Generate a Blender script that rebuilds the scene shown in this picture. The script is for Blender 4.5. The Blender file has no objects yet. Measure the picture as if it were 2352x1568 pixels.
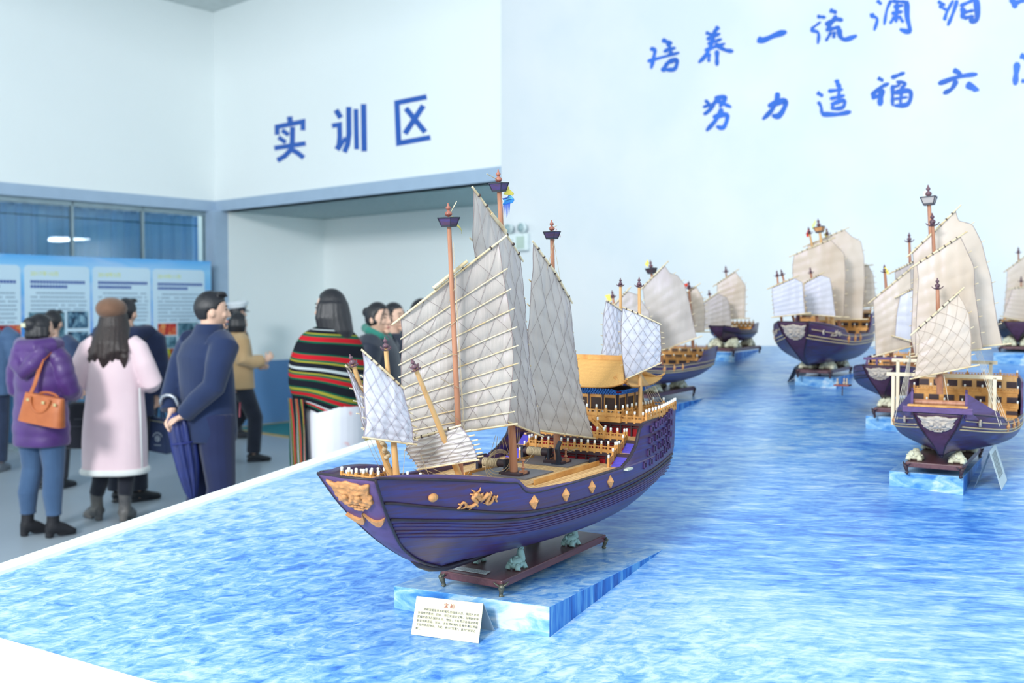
import bpy, bmesh, math, random
from mathutils import Vector, Matrix, noise
random.seed(7)
SC = bpy.context.scene
COL = SC.collection
V = Vector
# ---------------------------------------------------------------- camera, light, exposure
HEYE = 1.65
FPX = 2280.0
CXP, CYP, HOR = 1176.0, 784.0, 700.0
PITCH = math.atan((CYP - HOR) / FPX)
cam_d = bpy.data.cameras.new('camera')
cam_d.sensor_width = 36.0
cam_d.lens = FPX / 2352.0 * 36.0
cam_d.clip_start = 0.05
cam_d.dof.use_dof = True
cam_d.dof.focus_distance = 2.75
cam_d.dof.aperture_fstop = 3.0
cam = bpy.data.objects.new('camera', cam_d)
COL.objects.link(cam)
cam.location = (0, 0, HEYE)
cam.rotation_euler = (math.pi / 2 - PITCH, 0, 0)
SC.camera = cam

W = bpy.data.worlds.new('daylight')
SC.world = W
W.use_nodes = True
W.node_tree.nodes['Background'].inputs[0].default_value = (0.84, 0.985, 1.0, 1)
W.node_tree.nodes['Background'].inputs[1].default_value = 1.5

def area(name, loc, target, sx, sy, power, color):
    d = bpy.data.lights.new(name, 'AREA')
    d.shape = 'RECTANGLE'
    d.size, d.size_y = sx, sy
    d.energy = power
    d.color = color
    o = bpy.data.objects.new(name, d)
    COL.objects.link(o)
    o.location = loc
    o.rotation_euler = (V(target) - V(loc)).to_track_quat('-Z', 'Y').to_euler()
    return o
area('window_daylight', (-5.0, -4.6, 5.6), (0.6, 4.6, 1.2), 2.0, 1.7, 1200, (0.96, 0.98, 1.0))
area('hall_skylight', (0.2, 1.6, 5.4), (1.2, 4.6, 1.0), 3.4, 2.4, 95, (0.90, 0.98, 1.0))

SC.view_settings.view_transform = 'Standard'
SC.view_settings.look = 'None'
SC.view_settings.exposure = 0.0
SC.view_settings.gamma = 1.0
SC.view_settings.use_curve_mapping = False
SC.cycles.max_bounces = 8
SC.cycles.use_denoising = True

# ---------------------------------------------------------------- picture geometry -> world
CP, SP = math.cos(PITCH), math.sin(PITCH)
def ray(px, py):
    x = (px - CXP) / FPX
    y = -(py - CYP) / FPX
    d = V((x, CP + y * SP, -SP + y * CP))
    return d / d.y
def at(px, py, Y):
    d = ray(px, py)
    return V((d.x * Y, Y, HEYE + d.z * Y))
def at_z(px, py, z):
    d = ray(px, py)
    return at(px, py, (z - HEYE) / d.z)
SEA0, SEAX, SEAY = 0.4725, 0.0144, 0.122
def seaz(x, y): return SEA0 + SEAX * x + SEAY * y
def on_sea(px, py, dz=0.0):
    d = ray(px, py)
    Y = (HEYE - SEA0 - dz) / (SEAY + SEAX * d.x - d.z)
    return at(px, py, Y)
def on_vert(px, py, p0, n):
    d = ray(px, py)
    Y = (p0[0] * n[0] + p0[1] * n[1]) / (d.x * n[0] + n[1])
    return at(px, py, Y)
# hall axes: s runs along the lettered wall, q into the recess
C0 = V((-3.96, 13.3, 0)); AW = V((0.756, -0.655, 0)); DL = V((0.655, 0.756, 0))
def R(s, q, z): return C0 + AW * s + DL * q + V((0, 0, z))
def on_wall(px, py, q=0.0):
    p = R(0, q, 0)
    return on_vert(px, py, p, (DL.x, DL.y))
def on_left(px, py, s=0.0):
    p = R(s, 0, 0)
    return on_vert(px, py, p, (AW.x, AW.y))

# ---------------------------------------------------------------- materials
def lin(c):
    r = []
    for v in c[:3]:
        v = v / 255.0
        r.append(v / 12.92 if v <= 0.04045 else ((v + 0.055) / 1.055) ** 2.4)
    return (*r, 1.0)
MATS = {}
def mat(name, c, rough=0.6, metal=0.0, spec=0.4, c2=None, scale=(8, 8, 8), amount=0.5, bump=0.0, bscale=None, detail=4.0, emit=0.0, sheen=0.0):
    if name in MATS: return MATS[name]
    m = bpy.data.materials.new(name); m.use_nodes = True
    nt = m.node_tree; N = nt.nodes; L = nt.links
    b = N['Principled BSDF']
    b.inputs['Roughness'].default_value = rough
    b.inputs['Metallic'].default_value = metal
    b.inputs['Specular IOR Level'].default_value = spec
    if sheen:
        b.inputs['Sheen Weight'].default_value = sheen
    tc = N.new('ShaderNodeTexCoord'); mp = N.new('ShaderNodeMapping')
    mp.inputs['Scale'].default_value = scale
    L.new(tc.outputs['Object'], mp.inputs['Vector'])
    no = N.new('ShaderNodeTexNoise'); no.inputs['Scale'].default_value = 1.0; no.inputs['Detail'].default_value = detail
    L.new(mp.outputs[0], no.inputs['Vector'])
    rp = N.new('ShaderNodeValToRGB')
    if c2 is None: c2 = tuple(min(255, v * 0.93) for v in c)
    rp.color_ramp.elements[0].position = 0.5 - amount * 0.5; rp.color_ramp.elements[1].position = 0.5 + amount * 0.5
    rp.color_ramp.elements[0].color = lin(c2); rp.color_ramp.elements[1].color = lin(c)
    L.new(no.outputs['Fac'], rp.inputs[0]); L.new(rp.outputs[0], b.inputs['Base Color'])
    if emit:
        b.inputs['Emission Strength'].default_value = emit
        b.inputs['Emission Color'].default_value = lin(c)
    if bump:
        bn = N.new('ShaderNodeBump'); bn.inputs['Strength'].default_value = bump; bn.inputs['Distance'].default_value = 0.01
        n2 = N.new('ShaderNodeTexNoise'); n2.inputs['Scale'].default_value = 1.0; n2.inputs['Detail'].default_value = 5
        m2 = N.new('ShaderNodeMapping'); m2.inputs['Scale'].default_value = bscale or scale
        L.new(tc.outputs['Object'], m2.inputs['Vector']); L.new(m2.outputs[0], n2.inputs['Vector'])
        L.new(n2.outputs['Fac'], bn.inputs['Height']); L.new(bn.outputs[0], b.inputs['Normal'])
    MATS[name] = m
    return m
def ramp(nt, fac, stops, interp='LINEAR'):
    r = nt.nodes.new('ShaderNodeValToRGB'); cr = r.color_ramp; cr.interpolation = interp
    while len(cr.elements) < len(stops): cr.elements.new(0.5)
    for e, (p, c) in zip(cr.elements, stops):
        e.position = p; e.color = lin(c)
    nt.links.new(fac, r.inputs[0])
    return r
def mixc(nt, fac, a, b, mode='MIX'):
    m = nt.nodes.new('ShaderNodeMix'); m.data_type = 'RGBA'; m.blend_type = mode
    if isinstance(fac, float): m.inputs[0].default_value = fac
    else: nt.links.new(fac, m.inputs[0])
    for i, x in ((6, a), (7, b)):
        if isinstance(x, tuple): m.inputs[i].default_value = x
        else: nt.links.new(x, m.inputs[i])
    return m.outputs[2]
def noise_n(nt, scale, rotz=0.0, detail=6.0, dist=0.0, rough=0.55, coord='Object', loc=(0, 0, 0)):
    tc = nt.nodes.new('ShaderNodeTexCoord'); mp = nt.nodes.new('ShaderNodeMapping')
    m0 = nt.nodes.new('ShaderNodeMapping'); m0.inputs['Rotation'].default_value = (0, 0, rotz); m0.inputs['Location'].default_value = loc
    mp.inputs['Scale'].default_value = scale
    nt.links.new(tc.outputs[coord], m0.inputs['Vector']); nt.links.new(m0.outputs[0], mp.inputs['Vector'])
    n = nt.nodes.new('ShaderNodeTexNoise'); n.inputs['Scale'].default_value = 1; n.inputs['Detail'].default_value = detail
    n.inputs['Distortion'].default_value = dist; n.inputs['Roughness'].default_value = rough
    nt.links.new(mp.outputs[0], n.inputs['Vector'])
    return n.outputs['Fac']
def new_mat(name, rough=0.5, spec=0.4):
    m = bpy.data.materials.new(name); m.use_nodes = True
    b = m.node_tree.nodes['Principled BSDF']
    b.inputs['Roughness'].default_value = rough; b.inputs['Specular IOR Level'].default_value = spec
    MATS[name] = m
    return m, m.node_tree, b

# ---------------------------------------------------------------- mesh builder
ORG = {}
class MB:
    def __init__(s): s.v = []; s.f = []; s.uv = []; s.weld = False
    def add(s, vs, fs, uvs=None):
        o = len(s.v)
        s.v += [V(p) for p in vs]
        s.f += [tuple(i + o for i in f) for f in fs]
        s.uv += list(uvs) if uvs else [(0, 0)] * len(vs)
    def box(s, c, sx, sy, sz, ax=None):
        ax = ax or (V((1, 0, 0)), V((0, 1, 0)), V((0, 0, 1)))
        c = V(c); vs = []
        for k in (-1, 1):
            for j in (-1, 1):
                for i in (-1, 1):
                    vs.append(c + ax[0] * (i * sx / 2) + ax[1] * (j * sy / 2) + ax[2] * (k * sz / 2))
        s.add(vs, [(0, 2, 3, 1), (4, 5, 7, 6), (0, 1, 5, 4), (1, 3, 7, 5), (3, 2, 6, 7), (2, 0, 4, 6)])
        return s
    def hexa(s, b4, t4):
        s.add(list(b4) + list(t4), [(3, 2, 1, 0), (4, 5, 6, 7), (0, 1, 5, 4), (1, 2, 6, 5), (2, 3, 7, 6), (3, 0, 4, 7)])
        return s
    def bar(s, p0, p1, w, h, up=V((0, 0, 1))):
        p0, p1 = V(p0), V(p1); d = (p1 - p0); l = d.length; d = d / l
        x = d.cross(up)
        if x.length < 1e-5: x = V((1, 0, 0))
        x.normalize(); z = x.cross(d)
        s.box((p0 + p1) / 2, l, w, h, (d, x, z)); return s
    def tube(s, pts, rad, n=8, caps=True):
        pts = [V(p) for p in pts]; m = len(pts)
        if not hasattr(rad, '__len__'): rad = [rad] * m
        rings = []; prev = None
        for i, p in enumerate(pts):
            d = (pts[min(i + 1, m - 1)] - pts[max(i - 1, 0)])
            if d.length < 1e-9: d = V((0, 0, 1))
            d.normalize()
            if prev is None:
                u = d.cross(V((0, 0, 1)))
                if u.length < 0.05: u = d.cross(V((0, 1, 0)))
            else:
                u = prev - d * prev.dot(d)
            u.normalize(); prev = u; w = d.cross(u)
            r = rad[i]
            ra, rb = r if hasattr(r, '__len__') else (r, r)
            rings.append([p + u * (ra * math.cos(2 * math.pi * k / n)) + w * (rb * math.sin(2 * math.pi * k / n)) for k in range(n)])
        s.loft(rings, True, caps); return s
    def loft(s, rings, closed=True, caps=True, uvs=None):
        n = len(rings[0]); vs = [p for r in rings for p in r]; fs = []
        uv = [(k / max(1, n - (0 if closed else 1)), i / max(1, len(rings) - 1)) for i in range(len(rings)) for k in range(n)]
        for i in range(len(rings) - 1):
            for k in range(n if closed else n - 1):
                a = i * n + k; b = i * n + (k + 1) % n
                fs.append((a, b, b + n, a + n))
        if caps and closed:
            fs.append(tuple(range(n - 1, -1, -1))); q = (len(rings) - 1) * n; fs.append(tuple(q + k for k in range(n)))
        s.add(vs, fs, uv); return s
    def grid(s, fn, nu, nv):
        vs = []; uv = []; fs = []
        for j in range(nv + 1):
            for i in range(nu + 1):
                vs.append(fn(i / nu, j / nv)); uv.append((i / nu, j / nv))
        for j in range(nv):
            for i in range(nu):
                a = j * (nu + 1) + i
                fs.append((a, a + 1, a + nu + 2, a + nu + 1))
        s.add(vs, fs, uv); return s
    def sph(s, c, r, nu=14, nv=9, ax=None, fn=None):
        c = V(c)
        if not hasattr(r, '__len__'): r = (r, r, r)
        ax = ax or (V((1, 0, 0)), V((0, 1, 0)), V((0, 0, 1)))
        rings = []
        for j in range(nv + 1):
            th = math.pi * min(max(j / nv, 0.004), 0.996); ring = []
            for i in range(nu):
                ph = 2 * math.pi * i / nu
                q = V((math.sin(th) * math.cos(ph), math.sin(th) * math.sin(ph), -math.cos(th)))
                if fn: q = fn(q)
                ring.append(c + ax[0] * (q.x * r[0]) + ax[1] * (q.y * r[1]) + ax[2] * (q.z * r[2]))
            rings.append(ring)
        s.loft(rings); return s
    def lathe(s, base, axis, prof, n=12):
        base, axis = V(base), V(axis).normalized()
        s.tube([base + axis * h for h, r in prof], [max(r, 1e-4) for h, r in prof], n); return s
    def prism(s, pts, off):
        n = len(pts); off = V(off)
        s.add([V(p) for p in pts] + [V(p) + off for p in pts],
              [tuple(range(n - 1, -1, -1)), tuple(range(n, 2 * n))] + [(i, (i + 1) % n, n + (i + 1) % n, n + i) for i in range(n)])
        return s
    def mesh(s, name, m, org=V((0, 0, 0)), smooth=None, fixn=True, uv=False):
        me = bpy.data.meshes.new(name)
        me.from_pydata([tuple(p - org) for p in s.v], [], s.f)
        if uv:
            ul = me.uv_layers.new(name='UVMap')
            for lp in me.loops: ul.data[lp.index].uv = s.uv[lp.vertex_index]
        if fixn:
            bm = bmesh.new(); bm.from_mesh(me)
            if s.weld: bmesh.ops.remove_doubles(bm, verts=bm.verts, dist=.0003)
            bmesh.ops.recalc_face_normals(bm, faces=bm.faces); bm.to_mesh(me); bm.free()
        if smooth:
            me.shade_smooth()
            if smooth is not True: me.set_sharp_from_angle(angle=math.radians(smooth))
        if m: me.materials.append(m)
        return me
    def build(s, name, m, parent=None, smooth=None, bevel=0, fixn=True, uv=False, label=None):
        org = ORG.get(parent.name, V((0, 0, 0))) if parent else V((0, 0, 0))
        o = bpy.data.objects.new(name, s.mesh(name, m, org, smooth, fixn, uv))
        COL.objects.link(o)
        if parent: o.parent = parent
        ORG[o.name] = org
        if bevel:
            md = o.modifiers.new('bevel', 'BEVEL'); md.width = bevel; md.segments = 2; md.limit_method = 'ANGLE'
        if label: o['label'] = label
        return o
def thing(name, loc, label, cat, group=None):
    o = bpy.data.objects.new(name, None); COL.objects.link(o)
    o.location = loc; o.empty_display_size = 0.05; ORG[o.name] = V(loc)
    tag(o, label, cat, group); return o
def tag(o, label, cat, group=None, kind=None):
    if label: o['label'] = label
    if cat: o['category'] = cat
    if group: o['group'] = group
    if kind: o['kind'] = kind
    return o
def struct(o): o['kind'] = 'structure'; return o
def copy_tree(o, parent=None, first=True):
    c = o.copy(); COL.objects.link(c)
    if parent: c.parent = parent
    for ch in list(o.children): copy_tree(ch, c, False)
    return c
def lerp(a, b, t): return a + (b - a) * t
def tab(x, xs, ys):
    if x <= xs[0]: return ys[0]
    for i in range(len(xs) - 1):
        if x <= xs[i + 1]:
            f = (x - xs[i]) / (xs[i + 1] - xs[i])
            return ys[i] + (ys[i + 1] - ys[i]) * f
    return ys[-1]
def smtab(x, xs, ys):   # smooth (Catmull-Rom like) table
    if x <= xs[0]: return ys[0]
    if x >= xs[-1]: return ys[-1]
    for i in range(len(xs) - 1):
        if x <= xs[i + 1]: break
    h = xs[i + 1] - xs[i]; f = (x - xs[i]) / h
    def sl(k):
        if k == 0 or k == len(xs) - 1:
            k0 = max(k - 1, 0); k1 = min(k + 1, len(xs) - 1)
            return (ys[k1] - ys[k0]) / (xs[k1] - xs[k0])
        return (ys[k + 1] - ys[k - 1]) / (xs[k + 1] - xs[k - 1])
    m0, m1 = sl(i) * h, sl(i + 1) * h
    f2, f3 = f * f, f * f * f
    return (2 * f3 - 3 * f2 + 1) * ys[i] + (f3 - 2 * f2 + f) * m0 + (-2 * f3 + 3 * f2) * ys[i + 1] + (f3 - f2) * m1
def polyl(pts, f):      # point at fraction f along a polyline (by index spacing of length)
    ls = [(pts[i + 1] - pts[i]).length for i in range(len(pts) - 1)]; tot = sum(ls); d = f * tot
    for i, l in enumerate(ls):
        if d <= l or i == len(ls) - 1: return pts[i].lerp(pts[i + 1], min(1, d / max(l, 1e-9)))
        d -= l
# ================================================================ the hall
M_wall = mat('wall_paint', (240, 245, 246), 0.85, spec=0.15, c2=(236, 242, 243), scale=(.6, .6, .6))
M_ceil = mat('ceiling_paint', (214, 222, 222), 0.9, spec=0.1)
M_trim = mat('grey_blue_trim_paint', (166, 188, 212), 0.6, c2=(160, 182, 206))
M_dado = mat('blue_dado_paint', (100, 142, 190), 0.55, c2=(94, 136, 184), scale=(3, 3, 3))
M_floor = mat('grey_epoxy_floor', (172, 182, 192), 0.3, spec=0.35, c2=(160, 172, 184), scale=(.8, .8, .8), detail=6)
M_green = mat('green_floor_paint', (40, 130, 130), 0.4)
M_yellow = mat('yellow_line_paint', (214, 178, 84), 0.5)
M_rceil = mat('recess_ceiling_tile', (168, 186, 190), 0.8, c2=(150, 170, 175), scale=(30, 30, 30), amount=.3)
M_alu = mat('grey_aluminium', (150, 170, 178), 0.4, metal=0.3)
M_white = mat('white_laminate', (246, 249, 250), 0.45, spec=0.3, c2=(242, 246, 248), scale=(2, 2, 2))

def wbox(name, s0, s1, q0, q1, z0, z1, m, parent=None):
    mb = MB()
    mb.hexa([R(s0, q0, z0), R(s1, q0, z0), R(s1, q1, z0), R(s0, q1, z0)], [R(s0, q0, z1), R(s1, q0, z1), R(s1, q1, z1), R(s0, q1, z1)])
    return mb.build(name, m, parent)
CEIL = 5.52
fl = MB(); fl.hexa([R(-.6, -15, -.1), R(16, -15, -.1), R(16, 4, -.1), R(-.6, 4, -.1)], [R(-.6, -15, 0), R(16, -15, 0), R(16, 4, 0), R(-.6, 4, 0)])
struct(fl.build('floor', M_floor))
struct(wbox('floor_recess', .14, 9.5, 0.06, 1.7, 0, .004, M_green))
struct(wbox('trim_9', .14, 9.5, 0.0, .08, 0, .006, M_yellow))
struct(wbox('trim_10', .14, .22, 0.08, 1.7, 0, .006, M_yellow))
struct(wbox('ceiling', -.3, 12, -7.2, 0.3, CEIL, CEIL + .1, M_ceil))
struct(wbox('wall_left', -.25, 0, -9, .2, 3.03, CEIL, M_wall))
struct(wbox('trim_1', -.25, .02, -9, 0.0, 2.89, 3.03, M_trim))
struct(wbox('wall_lintel', 0, 5.13, 0, .18, 3.03, CEIL, M_wall))
struct(wbox('trim_2', .02, 5.13, -.02, .18, 2.89, 3.03, M_trim))
struct(wbox('trim_3', -.02, .14, -.11, .10, 0, 2.89, M_trim))
struct(wbox('trim_6', -.13, -.02, -.115, .10, 0, 2.89, M_trim))
struct(wbox('wall_recess_left', -.1, .14, .10, 1.95, 0, 3.0, M_wall))
struct(wbox('wall_recess_back', .14, 9.6, 1.7, 1.95, 0, 3.0, M_wall))
struct(wbox('wall_recess_right', 9.4, 9.6, .1, 1.7, 0, 3.0, M_wall))
struct(wbox('ceiling_recess', .14, 9.6, .02, 1.75, 2.89, 3.0, M_rceil))
struct(wbox('trim_4', .14, .155, .10, 1.7, 0, .88, M_dado))
struct(wbox('trim_5', .14, 9.4, 1.685, 1.7, 0, .88, M_dado))
M_wall2 = mat('sky_tinted_wall_print', (222, 226, 230), 0.8, spec=0.15, c2=(212, 220, 226), scale=(1.1, 1.1, 1.1), amount=.3)
struct(wbox('wall_right', 5.13, 15, -.04, .16, 0, CEIL, M_wall2))
# glazed wall with a pleated curtain behind
M_glass, nt, b = new_mat('window_glass', 0.02)
for n in list(nt.nodes): nt.nodes.remove(n)
out = nt.nodes.new('ShaderNodeOutputMaterial'); mx = nt.nodes.new('ShaderNodeMixShader')
tr = nt.nodes.new('ShaderNodeBsdfTransparent'); gl = nt.nodes.new('ShaderNodeBsdfGlossy'); fr = nt.nodes.new('ShaderNodeFresnel')
fr.inputs['IOR'].default_value = 1.45; gl.inputs['Roughness'].default_value = 0.01; tr.inputs[0].default_value = (.93, .97, .97, 1)
nt.links.new(fr.outputs[0], mx.inputs[0]); nt.links.new(tr.outputs[0], mx.inputs[1]); nt.links.new(gl.outputs[0], mx.inputs[2]); nt.links.new(mx.outputs[0], out.inputs[0])
M_curt = mat('blue_curtain_cloth', (176, 218, 255), 0.8, c2=(140, 198, 252), scale=(1, 1, .3), sheen=.2)
us = [0.11, 1.0, 1.9, 2.85, 3.9, 5.2]
for k in range(5):
    u0, u1 = us[k], us[k + 1]
    w = MB()
    for a, bb in ((u0, u0 + .012), (u1 - .012, u1)):
        w.hexa([R(-.12, -a, 0), R(-.05, -a, 0), R(-.05, -bb, 0), R(-.12, -bb, 0)], [R(-.12, -a, 2.89), R(-.05, -a, 2.89), R(-.05, -bb, 2.89), R(-.12, -bb, 2.89)])
    for z0, z1 in ((0, .06), (2.83, 2.89)):
        w.hexa([R(-.12, -u0, z0), R(-.05, -u0, z0), R(-.05, -u1, z0), R(-.12, -u1, z0)], [R(-.12, -u0, z1), R(-.05, -u0, z1), R(-.05, -u1, z1), R(-.12, -u1, z1)])
    wo = struct(w.build('window_%d' % (k + 1), M_alu))
    wbox('window_pane', -.09, -.08, -u1 + .012, -u0 - .012, .06, 2.83, M_glass, wo)
struct(wbox('wall_behind_curtain', -.75, -.6, -9, .2, 0, 3.0, M_wall))
cu = MB()
def curt(u, v):
    L_ = .1 + u * 5.3
    a = .035 * math.sin(L_ * 33 + .7 * math.sin(L_ * 5)) + .012 * math.sin(L_ * 71 + 1)
    return R(-.26 + a * (0.55 + .45 * v), -L_, 2.84 - v * 2.8)
cu.grid(curt, 520, 6)
cto = cu.build('curtain', M_curt, None, True, fixn=False)
tag(cto, 'long blue pleated curtain hanging behind the glass wall', 'curtain')
M_rail = mat('curtain_stitch', (36, 84, 130), .8)
st = MB(); st.grid(lambda u, v: curt(u, .045) + AW * .004 + V((0, 0, -v * .012)), 520, 1)
st.build('curtain_heading_seam', M_rail, cto, True, fixn=False)
# ceiling lamp panel deep in the recess corridor (its reflection shows in the glass)
lp = thing('ceiling_light_panel', R(6.8, 1.1, 2.88), 'square white led panel set in the corridor ceiling behind the lettered wall', 'ceiling light')
MB().box(R(6.8, 1.1, 2.884), 1.28, .66, .012, (AW, DL, V((0, 0, 1)))).build('lamp_frame', M_alu, lp)
MB().box(R(6.8, 1.1, 2.875), 1.2, .6, .008, (AW, DL, V((0, 0, 1)))).build('diffuser', mat('led_diffuser', (235, 248, 255), emit=48.0), lp)

# twin-head emergency light on the wall
ec = on_wall(1190, 545, -.04)
em = thing('emergency_light', ec, 'white twin lamp emergency light box mounted on the white wall', 'emergency light')
M_plast = mat('white_plastic', (226, 238, 240), .4)
nA = -DL; upv = V((0, 0, 1))
MB().box(ec + nA * .025 + upv * -.05 + AW * .02, .27, .05, .17, (AW, nA, upv)).build('housing', M_plast, em, bevel=.01)
MB().box(ec + nA * .052 + upv * -.055 + AW * .07, .1, .006, .12, (AW, nA, upv)).build('battery_cover', mat('grey_green_plastic', (186, 206, 196), .4), em)
MB().sph(ec + nA * .052 + upv * -.03 + AW * -.03, (.008, .008, .008)).build('indicator_lamp', mat('grey_dot', (140, 150, 155)), em)
for k in (-1, 1):
    c = ec + nA * .05 + upv * .085 + AW * (.02 + k * .085)
    h = MB(); h.lathe(c - nA * .03, nA, [(0, .02), (.02, .045), (.06, .05), (.064, .048)], 20)
    ho = h.build('lamp_head', M_plast, em, True)
    MB().lathe(c + nA * .028, nA, [(0, .042), (.006, .043), (.012, .02), (.013, 0)], 20).build('lens', mat('lamp_lens', (150, 175, 180), .15, spec=.8), ho, True)
    MB().tube([c - nA * .02 - upv * .08, c - nA * .015], .012).build('swivel_arm', M_plast, ho)

# ---------------------------------------------------------------- writing on the walls
M_ink = mat('blue_letter_film', (40, 96, 186), .5, c2=(36, 88, 176), scale=(5, 5, 5))
M_ink2 = mat('brush_letter_film', (52, 112, 214), .5, c2=(40, 92, 180), scale=(3, 3, 3), amount=.35)
def stroke_poly(pts, w, taper):
    if taper: w *= 1.3
    # a 2-D brush stroke polygon (picture units of the wall drawing)
    n = len(pts); dense = []
    if n > 2 and taper:
        vp = [V((p[0], p[1], 0)) for p in pts]
        for k in range(n * 4 + 1):
            f = k / (n * 4) * (n - 1); i = min(int(f), n - 2); t = f - i
            p0, p1, p2, p3 = vp[max(i - 1, 0)], vp[i], vp[i + 1], vp[min(i + 2, n - 1)]
            dense.append(.5 * ((2 * p1) + (p2 - p0) * t + (2 * p0 - 5 * p1 + 4 * p2 - p3) * t * t + (3 * p1 - p0 - 3 * p2 + p3) * t ** 3))
    else:
        dense = [V((p[0], p[1], 0)) for p in pts]
        if taper:
            dense = [dense[0].lerp(dense[-1], k / 8) for k in range(9)]
    segs = []
    m = len(dense)
    for i in range(m):
        if taper:
            d = (dense[min(i + 1, m - 1)] - dense[max(i - 1, 0)]).normalized(); nn = V((-d.y, d.x, 0)); f = i / (m - 1)
            ww = w * (0.62 + .38 * abs(math.cos(f * 3.0))) * (1 if f < .8 else 1 - (f - .8) * 3.2) * .5 * (min(1, .45 + f * 5))
            segs.append((dense[i] - nn * ww, dense[i] + nn * ww))
        else:
            if i == 0: d = (dense[1] - dense[0]).normalized(); nn = V((-d.y, d.x, 0)); ml = 1
            elif i == m - 1: d = (dense[-1] - dense[-2]).normalized(); nn = V((-d.y, d.x, 0)); ml = 1
            else:
                d0 = (dense[i] - dense[i - 1]).normalized(); d1 = (dense[i + 1] - dense[i]).normalized()
                n0 = V((-d0.y, d0.x, 0)); n1 = V((-d1.y, d1.x, 0)); nn = (n0 + n1).normalized(); ml = 1 / max(.5, nn.dot(n0))
            segs.append((dense[i] - nn * w / 2 * ml, dense[i] + nn * w / 2 * ml))
    return segs
def glyph(name, strokes, conv, q, m, label, taper, group):
    mb = MB(); kk = 0
    for pts, w in strokes:
        sg = stroke_poly(pts, w, taper)
        front = q - .004 - .0004 * kk; kk += 1
        fl_ = [(on_wall(*conv(a), front), on_wall(*conv(b), front)) for a, b in sg]
        for i in range(len(fl_) - 1):
            a, b, c, d = fl_[i][0], fl_[i][1], fl_[i + 1][1], fl_[i + 1][0]
            o = DL * (q - front)
            mb.hexa([a + o, b + o, c + o, d + o], [a, b, c, d])
    ob = mb.build(name, m)
    tag(ob, label, 'wall lettering', group)
cv1 = lambda p: (580 + p[0] / 5.113, 190 + p[1] / 5.113)
glyph('wall_character', [([(435, 395), (441, 470)], 62), ([(287, 612), (286, 518), (590, 455), (590, 560)], 55), ([(345, 557), (422, 612)], 50), ([(302, 640), (388, 700)], 50),
    ([(468, 518), (465, 690), (445, 790), (375, 862), (290, 912)], 56), ([(255, 768), (620, 712)], 54), ([(470, 790), (525, 822), (598, 880)], 56)], cv1, 0, M_ink, 'first large blue block character, farthest from the calligraphy, above the recess', False, None)
glyph('wall_character', [([(978, 320), (1035, 412)], 62), ([(932, 506), (1020, 490), (1023, 640), (1012, 735), (985, 782)], 54), ([(1000, 792), (1092, 642)], 40),
    ([(1128, 284), (1131, 600), (1116, 720), (1076, 815)], 58), ([(1212, 308), (1222, 782)], 52), ([(1302, 250), (1310, 805)], 60)], cv1, 0, M_ink, 'middle large blue block character above the recess, of tall upright strokes', False, None)
glyph('wall_character', [([(2042, 165), (1694, 235), (1715, 710), (2086, 642)], 60), ([(1798, 300), (2026, 580)], 62), ([(2004, 268), (1788, 597)], 62)], cv1, 0, M_ink, 'third large blue block character, a cross inside an open box', False, None)
cv2 = lambda p: (1450 + p[0] / 2.608, p[1] / 2.608)
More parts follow.
